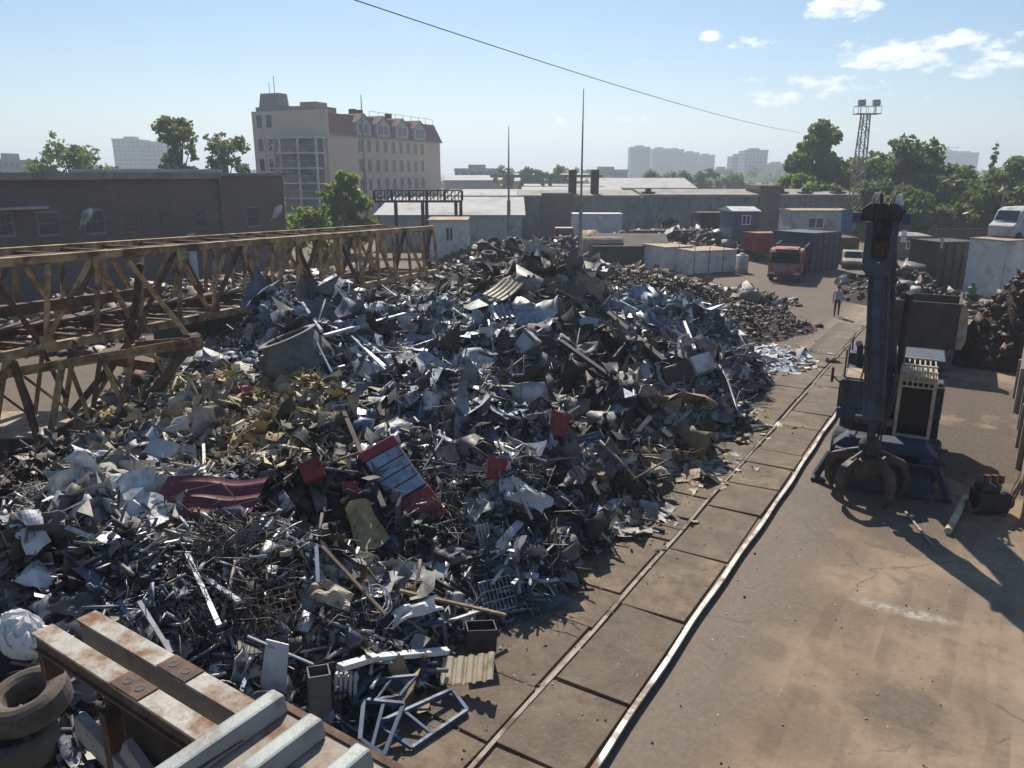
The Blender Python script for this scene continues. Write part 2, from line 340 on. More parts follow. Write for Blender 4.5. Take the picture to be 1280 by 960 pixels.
# ================================================================ ground, slabs, rails
def ground_mat():
    m = NT('yard_ground'); v = m.pos(); sp = m.add('SeparateXYZ'); m.link(v, sp.inputs[0]); X, Yc = sp.outputs[0], sp.outputs[1]
    st = m.add('Mapping'); m.link(v, st.inputs[0]); st.inputs['Scale'].default_value = (1, .16, 1)
    big = m.noise(v, .22, 7, .68); mid = m.noise(v, 1.1, 8, .7); fine = m.noise(v, 9, 6, .75); streak = m.noise(st.outputs[0], 1.6, 6, .65)
    c = m.ramp(big, [(.32, (.20, .14, .088)), (.5, (.29, .21, .135)), (.68, (.37, .28, .185))])
    c = m.mix(m.math('MULTIPLY', m.ramp(mid, [(.46, 0.), (.66, 1.)]), .6), c, (.15, .098, .06))
    c = m.mix(m.math('MULTIPLY', m.ramp(streak, [(.5, 0.), (.64, 1.)]), .4), c, (.135, .088, .055))
    # dark wheel-churned strip beside the rail
    dx = m.math('ADD', X, m.math('MULTIPLY_ADD', streak, 1.2, -.6))
    band = m.math('MULTIPLY', m.ramp(m.math('MULTIPLY_ADD', dx, .25, 1.), [(.02, 0.), (.1, 1.), (.34, 1.), (.52, 0.)]), 1.)
    c = m.mix(m.math('MULTIPLY', band, .88), c, (.10, .068, .043))
    # black mud in front of the scrap heap
    lb = m.ramp(m.math('MULTIPLY_ADD', dx, .1, 1.), [(.27, 1.), (.4, 0.)])
    c = m.mix(m.math('MULTIPLY', lb, .75), c, (.065, .046, .034))
    # oil stains, the widest also painting in shade across the handler bay; white powder
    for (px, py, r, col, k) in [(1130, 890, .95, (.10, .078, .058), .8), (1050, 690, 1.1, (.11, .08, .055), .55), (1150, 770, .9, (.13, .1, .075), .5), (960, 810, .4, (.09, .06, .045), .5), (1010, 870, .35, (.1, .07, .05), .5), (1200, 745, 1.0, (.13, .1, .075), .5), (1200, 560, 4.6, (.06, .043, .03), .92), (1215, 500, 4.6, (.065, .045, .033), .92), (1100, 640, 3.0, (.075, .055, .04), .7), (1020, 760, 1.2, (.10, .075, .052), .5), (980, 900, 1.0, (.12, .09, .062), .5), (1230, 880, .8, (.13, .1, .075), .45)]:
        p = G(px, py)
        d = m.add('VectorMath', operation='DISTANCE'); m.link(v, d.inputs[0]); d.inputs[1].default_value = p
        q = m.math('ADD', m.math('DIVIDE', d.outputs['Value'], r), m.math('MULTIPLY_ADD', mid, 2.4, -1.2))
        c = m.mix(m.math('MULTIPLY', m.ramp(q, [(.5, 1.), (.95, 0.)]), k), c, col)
    a, b = G(1090, 755), G(1175, 775); dv = (b-a).normalized(); cx = (a+b)/2
    mp = m.add('VectorMath', operation='SUBTRACT'); m.link(v, mp.inputs[0]); mp.inputs[1].default_value = cx
    d1 = m.add('VectorMath', operation='DOT_PRODUCT'); m.link(mp.outputs[0], d1.inputs[0]); d1.inputs[1].default_value = dv/1.1
    d2 = m.add('VectorMath', operation='DOT_PRODUCT'); m.link(mp.outputs[0], d2.inputs[0]); d2.inputs[1].default_value = Vector((-dv.y, dv.x, 0))/.22
    rr = m.math('ADD', m.math('MULTIPLY', d1.outputs['Value'], d1.outputs['Value']), m.math('MULTIPLY', d2.outputs['Value'], d2.outputs['Value']))
    wq = m.math('MULTIPLY', m.math('SUBTRACT', 1., rr, clamp=True), m.ramp(m.noise(v, 5, 8, .8), [(.42, 0.), (.62, 1.)]))
    c = m.mix(wq, c, (.55, .52, .48))
    c = m.mix(m.math('MULTIPLY', m.ramp(fine, [(.4, 0.), (.75, 1.)]), .35), c, (.35, .26, .17))
    vo = m.add('TexVoronoi'); m.link(v, vo.inputs['Vector']); vo.inputs['Scale'].default_value = 3.1
    c = m.mix(m.math('MULTIPLY', m.math('LESS_THAN', vo.outputs['Distance'], .045), m.ramp(mid, [(.48, 0.), (.56, 1.)])), c, (.55, .5, .44))
    # tyre tracks curving over the yard, cracks, trodden scrap dust
    wv = m.add('TexWave', wave_type='BANDS', bands_direction='X'); wp = m.add('Mapping'); m.link(v, wp.inputs[0]); wp.inputs['Rotation'].default_value = (0, 0, .16); wp.inputs['Scale'].default_value = (1, .35, 1)
    m.link(wp.outputs[0], wv.inputs['Vector']); wv.inputs['Scale'].default_value = .34; wv.inputs['Distortion'].default_value = 5.; wv.inputs['Detail'].default_value = 3.; wv.inputs['Detail Scale'].default_value = .7
    tk_ = m.math('MULTIPLY', m.ramp(wv.outputs['Fac'], [(.76, 0.), (.82, 1.)]), m.math('MULTIPLY', m.ramp(m.noise(v, .5, 5, .7), [(.45, 0.), (.6, 1.)]), m.ramp(fine, [(.35, .4), (.6, 1.)])))
    c = m.mix(m.math('MULTIPLY', tk_, .5), c, (.11, .076, .05))
    vc = m.add('TexVoronoi', feature='DISTANCE_TO_EDGE'); nd = m.add('VectorMath', operation='ADD'); m.link(v, nd.inputs[0]); cbx = m.add('CombineXYZ'); m.link(m.math('MULTIPLY', mid, 1.2), cbx.inputs[0]); m.link(m.math('MULTIPLY', big, 1.5), cbx.inputs[1]); m.link(cbx.outputs[0], nd.inputs[1]); m.link(nd.outputs[0], vc.inputs['Vector']); vc.inputs['Scale'].default_value = .28
    c = m.mix(m.math('MULTIPLY', m.math('LESS_THAN', vc.outputs['Distance'], .004), m.ramp(big, [(.5, 0.), (.56, .6)])), c, (.07, .05, .035))
    dk = m.ramp(m.noise(v, 2.2, 9, .8), [(.56, 0.), (.7, 1.)]); c = m.mix(m.math('MULTIPLY', dk, .42), c, (.13, .095, .065))
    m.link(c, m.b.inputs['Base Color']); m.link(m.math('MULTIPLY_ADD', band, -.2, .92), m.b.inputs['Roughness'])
    m.bump(m.math('ADD', m.math('MULTIPLY', mid, .7), m.math('MULTIPLY', fine, .3)), .5, .06); return m.m
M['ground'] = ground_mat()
gb = MB()
def gz(u, v): return Vector((-40+u*60, -12+v*82, 0))
gb.sheet(lambda u, v: Vector((-46+u*66, -12+v*92, .05*math.sin(u*23)*math.sin(v*31)*(0 if -8 < -46+u*66 < 4 else 1))), 66, 92)
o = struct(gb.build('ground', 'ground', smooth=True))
far = MB()
for lo, hi in [((-5000, 80), (5000, 7000)), ((-5000, -400), (-46, 80)), ((20, -400), (5000, 80)), ((-46, -400), (20, -12))]:
    far.raw([(lo[0], lo[1], 0), (hi[0], lo[1], 0), (hi[0], hi[1], 0), (lo[0], hi[1], 0)], [(0, 1, 2, 3)])
struct(far.build('terrain', 'ground'))
def slab_mat():
    m = NT('road_slab'); v = m.pos(); at = m.add('Attribute', attribute_name='tint')
    c = m.ramp(m.noise(v, .9, 7, .7), [(.33, (.115, .08, .052)), (.5, (.18, .128, .082)), (.64, (.255, .188, .122))])
    c = m.mix(m.math('MULTIPLY', at.outputs['Fac'], .6), c, (.12, .09, .064))
    c = m.mix(m.math('MULTIPLY', m.ramp(m.noise(v, 2.4, 9, .75), [(.47, 0.), (.62, 1.)]), .7), c, (.085, .06, .041))
    c = m.mix(m.math('MULTIPLY', m.ramp(m.noise(v, 14, 6, .8), [(.5, 0.), (.7, 1.)]), .45), c, (.3, .23, .155))
    sp = m.add('SeparateXYZ'); m.link(v, sp.inputs[0])
    e = m.ramp(m.math('ADD', m.math('MULTIPLY_ADD', sp.outputs[0], .5, 3.6), m.math('MULTIPLY_ADD', m.noise(v, .8, 5), .5, -.25)), [(.3, 1.), (.62, 0.)])
    c = m.mix(m.math('MULTIPLY', e, .7), c, (.07, .05, .037))
    vo = m.add('TexVoronoi'); m.link(v, vo.inputs['Vector']); vo.inputs['Scale'].default_value = 4.2
    c = m.mix(m.math('MULTIPLY', m.math('LESS_THAN', vo.outputs['Distance'], .05), m.ramp(m.noise(v, .7, 3), [(.5, 0.), (.55, 1.)])), c, (.55, .5, .44))
    m.link(c, m.b.inputs['Base Color']); m.b.inputs['Roughness'].default_value = .88; m.bump(m.noise(v, 8, 7, .75), .45, .04); return m.m
M['slab'] = slab_mat()
sl = MB(); tint = []
def slab_row(x0, x1, y0, y1, lens, seed):
    r = random.Random(seed); y = y0
    while y < y1:
        L = r.choice(lens); j = lambda a: r.uniform(-a, a)
        t = .05+r.uniform(-.006, .02); tl = [r.uniform(-.012, .012) for _ in range(4)]
        ax, bx, ay, by = x0+.02+j(.035), x1-.02+j(.035), y+.03+j(.015), y+L-.03+j(.02)
        vs = [(ax+j(.02), ay, -.1), (bx+j(.02), ay+j(.05), -.1), (bx+j(.02), by+j(.05), -.1), (ax+j(.02), by, -.1)]
        top = [(p[0], p[1], t+tl[i]) for i, p in enumerate(vs)]
        sl.raw(vs+top, [(4, 5, 6, 7), (0, 1, 5, 4), (1, 2, 6, 5), (2, 3, 7, 6), (3, 0, 4, 7)]); tint.extend([r.random()]*5); y += L
slab_row(-5.08, -3.78, 5.2, 62, [2.65, 1.3, 1.3, 2.65, 1.75], 3)
slab_row(-6.55, -5.2, 4.4, 44, [2.65, 1.4, 2.0, 1.3], 5)
o = sl.build('concrete_road', 'slab', bevel=.012); struct(o)
a = o.data.attributes.new('tint', 'FLOAT', 'FACE'); a.data.foreach_set('value', tint)
M['rail'] = pmat('polished_rail', (.56, .52, .46), .5, .2, .25, 3, (.24, .16, .11), .5, .1, 20)
def rail(x, y0, y1, zt, label, w=.075):
    b = MB(); n = 60; pts = [(x+.012*math.sin(i*.9)+.02*math.sin(i*.23), y0+(y1-y0)*i/n) for i in range(n+1)]
    t = thing('crane_rail', label, 'rail', (x, y0, 0))
    for (p, q) in zip(pts[:-1], pts[1:]): b.beam((p[0]-x, p[1]-y0, zt), (q[0]-x, q[1]-y0+.002, zt), w, .05)
    b.build('rail_head', 'rail', t)
    w_ = MB()
    for (p, q) in zip(pts[:-1], pts[1:]): w_.beam((p[0]-x, p[1]-y0, zt/2-.015), (q[0]-x, q[1]-y0, zt/2-.015), .03, zt-.022)
    w_.build('rail_web', 'rust_steel', t)
rail(-3.65, 4, 30.2, .1, 'worn pale crane rail running between the concrete slabs and the bare yard', .085)
M['rail_dull'] = pmat('sunk_rail', (.20, .15, .11), .6, .1, .4, 1.6, (.09, .06, .045), .5, .1, 20)
sv = M['rail']; M['rail'] = M['rail_dull']
rail(-5.14, 5, 46, .03, 'rusty crane rail sunk in the joint between two rows of slabs', .07); M['rail'] = sv
# gutter of dirt beyond: potholes at the slab edge
# ================================================================ trees
def leaves_obj(parent, centres, radii, n, size, mat, seed, name='crown'):
    g = np.random.default_rng(seed); c = np.array(centres); r = np.array(radii)
    wgt = r**2/np.sum(r**2); k = g.choice(len(c), n, p=wgt)
    d = g.normal(size=(n, 3)); d /= np.linalg.norm(d, axis=1)[:, None]
    rad = r[k]*(g.random(n)**.45)
    p = c[k]+d*rad[:, None]*np.array([1, 1, .85])
    a = g.normal(size=(n, 3)); a /= np.linalg.norm(a, axis=1)[:, None]
    b = np.cross(a, g.normal(size=(n, 3))); b /= np.linalg.norm(b, axis=1)[:, None]
    s = size*(.5+g.random(n))[:, None]
    v = np.stack([p-a*s, p+b*s*.6, p+a*s, p-b*s*.6], 1).reshape(-1, 3)
    tint = g.random(len(c))[k]*.6+g.random(n)*.4
    return np_mesh(name, v, 4, mat, parent, {'tint': tint})
def np_mesh(name, v, k, mat, parent=None, attrs=None, faces=None, fcol=None):
    """mesh from numpy verts; faces of k corners each, consecutive unless given"""
    me = bpy.data.meshes.new(name); nv = len(v); idx = np.arange(nv, dtype=np.int32) if faces is None else faces.astype(np.int32).ravel()
    nf = len(idx)//k
    me.vertices.add(nv); me.vertices.foreach_set('co', np.ascontiguousarray(v, np.float32).ravel())
    me.loops.add(len(idx)); me.loops.foreach_set('vertex_index', idx)
    me.polygons.add(nf); me.polygons.foreach_set('loop_start', np.arange(0, nf*k, k, dtype=np.int32)); me.polygons.foreach_set('loop_total', np.full(nf, k, np.int32))
    for nm, val in (attrs or {}).items():
        a = me.attributes.new(nm, 'FLOAT', 'FACE'); a.data.foreach_set('value', np.ascontiguousarray(val, np.float32))
    if fcol is not None:
        a = me.attributes.new('Col', 'FLOAT_COLOR', 'FACE'); a.data.foreach_set('color', np.ascontiguousarray(np.c_[fcol, np.ones(nf)], np.float32).ravel())
    me.update(calc_edges=True); me.validate()
    me.materials.append(M[mat]); o = bpy.data.objects.new(name, me); COL.objects.link(o)
    if parent is not None: o.parent = parent
    return o
def tree(label, base, h, w, mat, seed, n=2600, size=.45, bare=.25, shape='round', cat='tree', name='broadleaf_tree', group=None):
    r = random.Random(seed); t = thing(name, label, cat, base, r.uniform(0, 6), group)
    tb = MB(); tb.tube([(0, 0, -.1), (r.uniform(-.2, .2), .1, h*.3), (r.uniform(-.4, .4), r.uniform(-.4, .4), h*.75)], [h*.024+.05, h*.017+.03, .03], 7)
    cs = []; rs = []
    for i in range(30 if shape != 'conic' else 16):
        a = r.uniform(0, 6.28); q = r.random()
        if shape == 'tall': z = h*(bare+(1-bare)*(.04+.92*i/29)); rad = w*.5*(.25+.75*math.sin(math.pi*min(1, .2+.76*i/29)))*r.uniform(.2, .9); cr = w*r.uniform(.11, .2)
        elif shape == 'conic': z = h*(bare+(1-bare)*i/15); rad = w*.5*(1-i/15)*r.uniform(.3, 1); cr = w*.16*(1.15-i/15)
        else:
            z = h*(bare+(1-bare)*r.uniform(.06, .88)); rad = w*.5*math.sqrt(max(.05, 1-((z/h-(bare+.42*(1-bare)))/(.56*(1-bare)))**2))*r.uniform(.2, .92); cr = w*r.uniform(.09, .19)
        p = Vector((math.cos(a)*rad, math.sin(a)*rad, z)); cs.append(p); rs.append(cr)
        if i % 2 == 0: tb.tube([(0, 0, z*.6), (p.x*.5, p.y*.5, z*.85), p], [h*.008+.02, h*.005+.015, .015], 5)
    for i in range(26):                                   # small outlying sprays make the outline ragged
        j = r.randrange(len(cs)); d = Vector((r.uniform(-1, 1), r.uniform(-1, 1), r.uniform(-.2, 1.1))).normalized()
        cs.append(cs[j]+d*rs[j]*1.15); rs.append(rs[j]*.32)
    tb.build('trunk', 'bark', t); leaves_obj(t, cs, rs, n, size, mat, seed)
    return t
def tr(label, px, dist, ytop, wpx, mat, seed, **kw):
    f = dist*math.cos(TH)+H*.5*math.sin(TH); top = D(px, ytop, dist).z
    return tree(label, C(px, dist), top, wpx/F*f, mat, seed, **kw)
tr('broad pale green tree rising behind the brick workshop roof, by itself', 97, 110, 176, 105, 'leaf_mid', 1, bare=.3, n=3600, size=.34)
tr('tall loose-crowned tree beside the distant twin towers', 236, 105, 138, 66, 'leaf_dark', 2, n=2300, bare=.4, size=.32)
tr('low dark tree between the tall loose tree and the beige block', 292, 108, 168, 62, 'leaf_dark', 3, n=2200, bare=.4, size=.32)
tr('bright green tree in front of the beige block and its stair tower', 436, 78, 218, 66, 'leaf_bright', 4, n=5500, size=.24, bare=.12, shape='tall')
tr('low bright green bush at the foot of the stair tower', 395, 72, 258, 75, 'leaf_bright', 5, n=2600, size=.22, bare=.05, cat='bush', name='bush')
tr('thin green shrub against the brick workshop corner', 355, 69, 250, 24, 'leaf_bright', 6, n=500, size=.3, bare=.05, cat='bush', name='bush', shape='tall')
tr('small grey-green tree in front of the low pale shed roof', 556, 92, 256, 26, 'leaf_mid', 7, n=500, bare=.1)
tr('tall poplar towering over the grey warehouse end', 1013, 122, 154, 80, 'leaf_mid', 8, n=8500, bare=.08, shape='tall', size=.38)
for i, (px, d, yt, wd, mt, lb) in enumerate([
    (990, 116, 214, 60, 'leaf_bright', 'light yellow-green tree at the foot of the tall poplar'),
    (1045, 118, 188, 75, 'leaf_bright', 'light green round tree between the poplar and the floodlight mast'),
    (1095, 112, 186, 90, 'leaf_mid', 'mid green tree rising behind the floodlight mast'),
    (1130, 104, 168, 95, 'leaf_dark', 'big dark tree with spiky top just beyond the floodlight mast'),
    (1175, 100, 205, 100, 'leaf_dark', 'wide dark tree behind the tipper in the right-hand grove'),
    (1215, 108, 208, 80, 'leaf_mid', 'mid green tree below the twin towers with a crane'),
    (1262, 104, 194, 80, 'leaf_mid', 'round-topped tree at the far end of the grove'),
    (1300, 100, 200, 90, 'leaf_dark', 'dark tree half out of view at the far end of the grove'),
    (1155, 92, 240, 110, 'leaf_dark', 'low dark tree standing in front of the spiky-topped one'),
    (1240, 90, 235, 110, 'leaf_dark', 'low dark tree above the scrapped van'),
    (1015, 106, 228, 70, 'leaf_bright', 'bushy yellow-green tree right behind the grey warehouse roof'),
    (1062, 104, 226, 60, 'leaf_bright', 'bushy light tree at the warehouse corner'),
    (1100, 95, 232, 80, 'leaf_dark', 'dark bushy tree behind the material handler boom'),
    (1075, 122, 198, 80, 'leaf_mid', 'tree of middling height filling the gap beside the floodlight mast'), (1150, 118, 200, 90, 'leaf_mid', 'tree filling the gap behind the big spiky-topped tree'), (1200, 96, 226, 90, 'leaf_dark', 'dark tree under the conifer, before the wide dark one'),
    (1285, 92, 226, 100, 'leaf_dark', 'dark tree above the scrapped van at the picture edge'), (1125, 90, 250, 90, 'leaf_dark', 'lowest dark tree right behind the brick hut'), (975, 124, 226, 50, 'leaf_mid', 'small tree at the thin end of the grove beside the poplar')]):
    tr(lb, px, d, yt, wd, mt, 20+i, n=5200, bare=.06, group='trees of the grove beyond the yard', size=.32)
tr('bare-stemmed conifer poking above the grove', 1229, 120, 176, 26, 'leaf_dark', 50, n=350, bare=.3, shape='conic', name='conifer')
for i, (px, yt, wd, lb) in enumerate([(632, 206, 30, 'hazy tree behind the thin mast'), (660, 208, 26, 'hazy tree next to the thin mast in the far row'), (697, 207, 30, 'hazy tree just before the tall thin mast'),
        (845, 210, 44, 'hazy tree at the foot of the stepped towers'), (880, 210, 34, 'hazy tree under the lowest stepped tower'), (912, 219, 50, 'round hazy tree behind the warehouse roof vents'), (815, 214, 30, 'hazy tree between the single tower and the stepped towers'), (676, 212, 24, 'small hazy tree in the middle of the far row')]):
    tr(lb, px, 240, yt, wd, 'leaf_dark', 60+i, n=700, bare=.05, size=.8, group='hazy trees before the skyline')
# ================================================================ skyline
def block(name, label, pxa, pxb, ytop, dist, mat, rz=None, depth=18, steps=None, group='towers on the hazy skyline'):
    dist *= .62
    a, b = C(pxa, dist), C(pxb, dist); wd = (b-a).length; top = D((pxa+pxb)/2, ytop, dist).z
    t = thing(name, label, 'building', (a+b)/2, A, group); m = MB()
    m.b2((-wd/2, 0, -1), (wd/2, depth, top)).build('wall', mat, t)
    q = MB().b2((-wd*.2, depth*.3, top), (wd*.2, depth*.7, top+max(2., top*.045)))
    q.b2((-wd*.5-.3, -.3, top-.8), (wd*.5+.3, .0, top+.5)); q.build('roof', 'grey_plaster', t); return t
block('tower_block', 'pale single tower block standing apart on the skyline', 787, 811, 184, 1300, 'tower_a')
for i, (a, b, y) in enumerate([(815, 835, 186), (836, 853, 187), (854, 872, 191), (873, 892, 194)]):
    t = block('tower_block', ['first and widest', 'second', 'third', 'fourth and lowest'][i]+' of the stepped towers in a row on the skyline', a, b, y, 1400+i*15, 'tower_a', depth=30)
block('tower_block', 'narrow dark tower beside the sunlit pale tower', 914, 928, 195, 1150, 'tower_a')
block('tower_block', 'broad pale tower with a lit side on the skyline', 928, 957, 188, 1100, 'tower_b')
block('tower_block', 'lower block attached beyond the broad pale tower', 957, 985, 205, 1160, 'tower_a')
block('tower_block', 'taller of the twin towers behind the brick workshop', 147, 180, 174, 900, 'tower_b')
block('tower_block', 'lower ribbed twin tower beside the tall loose tree', 181, 208, 180, 915, 'tower_b')
ct = block('tower_block', 'unfinished tower with a crane over the grove', 1174, 1193, 189, 1500, 'tower_a')
block('tower_block', 'plain block beside the unfinished tower over the grove', 1194, 1219, 191, 1520, 'tower_a')
cm = MB(); tz = D(1180, 184, 930).z; bz = D(1180, 191, 930).z
cm.beam((0, 6, bz-3), (0, 6, tz+1.5), .8); cm.beam((-6, 6, tz), (13, 6, tz), .7); cm.build('tower_crane', 'grey_plaster', ct)
block('apartment_building', 'low hazy apartment slab just beyond the beige block', 569, 622, 212, 520, 'tower_a', group='low blocks on the skyline')
block('apartment_building', 'low hazy apartment slab between the tall mast and the single tower', 733, 784, 213, 700, 'tower_a', group='low blocks on the skyline')
block('apartment_building', 'low hazy block between the stepped towers and the dark narrow tower', 893, 915, 212, 900, 'tower_a', group='low blocks on the skyline')
block('apartment_building', 'hazy roof peeking over the brick workshop at the picture edge', -8, 8, 199, 420, 'tower_a', group='low blocks on the skyline')
# far belt of woods as one mass
wb = np.random.default_rng(5); pts = []
for i in range(2600):
    px = wb.uniform(-150, 1500); d = wb.uniform(380, 560); p = C(px, d); top = 4+3*math.sin(px*.021)+2*math.sin(px*.063)+wb.uniform(0, 2.5)
    pts.append((p.x, p.y, wb.uniform(0, max(2, top))))
lo = leaves_obj(None, pts, np.full(len(pts), 2.6), 9000, 1.7, 'leaf_dark', 9, 'woods'); lo['kind'] = 'stuff'; lo['label'] = 'belt of far woods before the hazy skyline'
# ================================================================ sheds in the middle distance
def shed(name, label, pxa, pxb, ytop, ybot, dist, depth, wall, roof, pitch=.8, group='sheds beyond the yard', dist2=None):
    a = C(pxa, dist); b = C(pxb, dist2 or dist); d = b-a; L = d.length; top = D(pxa, ytop, dist).z
    bot = 0
    t = thing(name, label, 'shed', a, math.atan2(d.y, d.x), group)
    MB().b2((0, 0, bot), (L, depth, top)).build('wall', wall, t)
    r = MB(); r.prism([(-.4, top+.02), (-.4, top+.22), (depth/2, top+pitch+.22), (depth+.4, top+.22), (depth+.4, top+.02)], -.4, L+.4, 'YZ'); r.build('roof', roof, t)
    return t
shed('warehouse', 'long low shed with a broad pale roof beside the white cabin', 474, 652, 271, 300, 84, 24, 'pale_grey', 'grey_roof', 1.5)
shed('warehouse', 'low grey shed whose flat roof edge runs behind the thin mast', 560, 655, 246, 262, 130, 20, 'grey_plaster', 'grey_roof', .8)
shed('warehouse', 'far white-roofed warehouse in the middle of the skyline gap', 742, 868, 236, 245, 190, 30, 'beige_plaster', 'grey_roof', 2.2)
shed('warehouse', 'far flat-roofed warehouse behind the tall thin mast', 655, 776, 240, 247, 160, 25, 'grey_plaster', 'grey_roof', 1.2)
shed('warehouse', 'far hazy grey shed next to the beige block', 556, 640, 226, 240, 260, 40, 'grey_plaster', 'grey_roof', 1.5)
shed('warehouse', 'far hazy white shed roof between the masts', 640, 740, 227, 240, 280, 40, 'pale_grey', 'grey_roof', 2.5)
# long concrete warehouse with a brick stack
a = C(649, 100); b = C(1072, 100); gl = (b-a).length; top = D(800, 247, 100).z
gt = thing('concrete_warehouse', 'long grey concrete warehouse with stained walls and flat tan roof', 'building', a, A)
MB().b2((0, 0, 0), (gl, 16, top)).build('wall', 'concrete_wall', gt)
rf = MB(); s0 = .36*gl
rf.prism([(-.25, top+.02), (-.25, top+.28), (8, top+.75), (16.25, top+.28), (16.25, top+.02)], -.2, s0-.3, 'YZ'); rf.prism([(-.25, top+.02), (-.25, top+.38), (8, top+.9), (16.25, top+.38), (16.25, top+.02)], s0, gl+.3, 'YZ'); rf.build('roof', 'roof_felt', gt)
pl = MB(); n = 34
for i in range(n+1):
    x = gl*i/n; pl.b2((x-.14, -.16, 0), (x+.14, -.003, top-.06))
pl.build('pilasters', 'concrete_wall', gt)
def gx(px): return (px-649)/(1072-649)*gl
st = MB().b2((gx(945), -.5, 0), (gx(969), 6, top+1.0)); st.b2((gx(943), -.7, top+1.002), (gx(971), 6.2, top+1.5)); st.build('brick_bay', 'brick', gt); MB().b2((gx(735)-6, -.4, 0), (gx(735)-2, 4, top+.55)).build('brick_bay', 'brick', gt)
for px in (716, 744): MB().b2((gx(px)-.5, 2, top), (gx(px)+.5, 3, top+3.4)).build('chimney', 'brown_dark', gt)
for px in (810, 1006, 1047, 976):
    v = MB().b2((gx(px)-.6, .8, top), (gx(px)+.6, 2, top+.55)); v.b2((gx(px)-.8, .6, top+.552), (gx(px)+.8, 2.2, top+.7)); v.lathe([(.45, .7), (.3, 1.15), (.0, 1.2)], 8, (gx(px), 1.4, top)); v.build('roof_vent', 'brown_dark', gt)
for px in (690, 873, 915): MB().b2((gx(px)-1.4, -.06, 0), (gx(px)+1.4, .02, 2.9)).build('gate', 'dark_steel', gt)
# brick workshop on the far side of the girder, running along the yard
XB = -50.4
ya, yb, ym = onx(-260, 212, XB).y, onx(350, 216, XB).y, onx(270, 216, XB).y
bt = thing('brick_workshop', 'long dark brick workshop with barred windows and a pale flat roof edge', 'building', (XB, ya, 0))
L, Lm = yb-ya, ym-ya; zt = D(200, 217, 70).z
MB().b2((-14, 0, 0), (0, Lm, 7.55)).b2((-14.5, Lm, 0), (.25, L, 7.75)).build('wall', 'brick', bt)
MB().b2((-14.6, -.3, 7.56), (.55, Lm-.01, 8.0)).build('roof', 'roof_felt', bt)
MB().b2((-15, Lm-.0, 7.76), (.4, L+.2, 7.95)).build('roof_edge', 'concrete_wall', bt)
MB().b2((-9, Lm-6, 8.0), (-3, Lm+3, 8.25)).build('roof_hatch', 'grey_roof', bt)
def bw(px, py0, py1, wpx):
    p = onx(px, py1, XB); q = onx(px, py0, XB); e = onx(px+wpx, py1, XB); w = e.y-p.y; y = p.y-ya
    off = .25 if y > Lm else 0
    wi = MB(); wi.b2((.003+off, y-.12, p.z-.16), (.07+off, y+w+.12, p.z)); wi.b2((.003+off, y-.12, q.z), (.06+off, y+w+.12, q.z+.14))
    for yy in (y-.1, y+w): wi.b2((.003+off, yy, p.z+.002), (.05+off, yy+.1, q.z-.002))
    for k in range(1, 3): wi.b2((.02+off, y+w*k/3-.015, p.z+.002), (.04+off, y+w*k/3+.015, q.z-.002))
    wi.b2((.02+off, y+.002, (p.z+q.z)/2), (.043+off, y+w-.002, (p.z+q.z)/2+.05))
    f = wi.build('window', 'concrete_wall' if wpx not in (18, 14, 11) else 'brick', bt); MB().b2((.004+off, y, p.z), (.015+off, y+w, q.z)).build('pane', 'window_glass' if wpx not in (18, 14) else 'brick', f)
for a_ in [(-5, 268, 294, 22), (50, 267, 293, 25), (107, 264, 291, 24), (160, 264, 288, 18), (204, 264, 286, 14), (246, 262, 282, 11), (307, 260, 282, 15)]: bw(*a_)
for px, py in ((104, 270), (344, 264)):
    p = onx(px, py, XB+.9); fl = MB(); y = p.y-ya
    fl.beam((.25, y, p.z-.8), (.85, y+.1, p.z), .06); fl.tube([(.7, y, p.z-.5), (.95, y+.25, p.z+.1), (1.1, y+.5, p.z+.45)], [.18, .3, .12], 8); fl.build('floodlight', 'white_paint', bt)
p = onx(239, 302, XB+1.2); cp = MB(); y = p.y-ya; cp.tube([(1.2, y, 0), (1.2, y, D(239, 281, 66).z)], .28, 10); cp.build('flue_pipe', 'white_paint', bt)
p = onx(10, 262, XB+.9); cn = MB(); cn.b2((.003, p.y-ya-2.2, p.z), (1.6, p.y-ya+2.0, p.z+.12)); cn.build('canopy', 'pale_grey', bt)
# beige five-storey block
P1, P2 = C(415, 120), C(552, 155); dv = P2-P1; L = dv.length; rz = math.atan2(dv.y, dv.x)
bb = thing('beige_block', 'five storey beige block with red mansard roof and pointed dormers', 'building', P1, rz)
ze = D(415, 166, 120).z; zr = D(415, 139, 120).z; dp = 12.8
MB().b2((0, 0, 0), (L, dp, ze)).build('wall', 'beige_plaster', bb)
mr = MB(); q0, q1 = 1.1, .0
mr.raw([(.1, -.3, ze), (L+.3, -.3, ze), (L+.3, dp+.3, ze), (.1, dp+.3, ze), (.1, .9, zr), (L-.6, .9, zr), (L-.6, dp-.9, zr), (.1, dp-.9, zr)], [(0, 1, 5, 4), (1, 2, 6, 5), (2, 3, 7, 6), (3, 0, 4, 7), (4, 5, 6, 7), (3, 2, 1, 0)])
mr.build('roof', 'red_roof', bb)
MB().b2((-.35, -.42, 0), (.09, dp+.3, zr+.25)).build('gable_wall', 'beige_plaster', bb)
MB().b2((.12, -.36, ze-.25), (L+.36, dp+.36, ze-.02)).build('cornice', 'grey_plaster', bb)
def loc_on(px, py):          # hit the facade plane y=0 of the block
    n_ = Vector((-math.sin(rz), math.cos(rz), 0)); o_ = Vector((0, 0, H)); d, _ = ray(px, py)
    t = (P1-o_).dot(n_)/d.dot(n_); p = o_+d*t; q = p-P1
    return q.x*math.cos(rz)+q.y*math.sin(rz), p.z
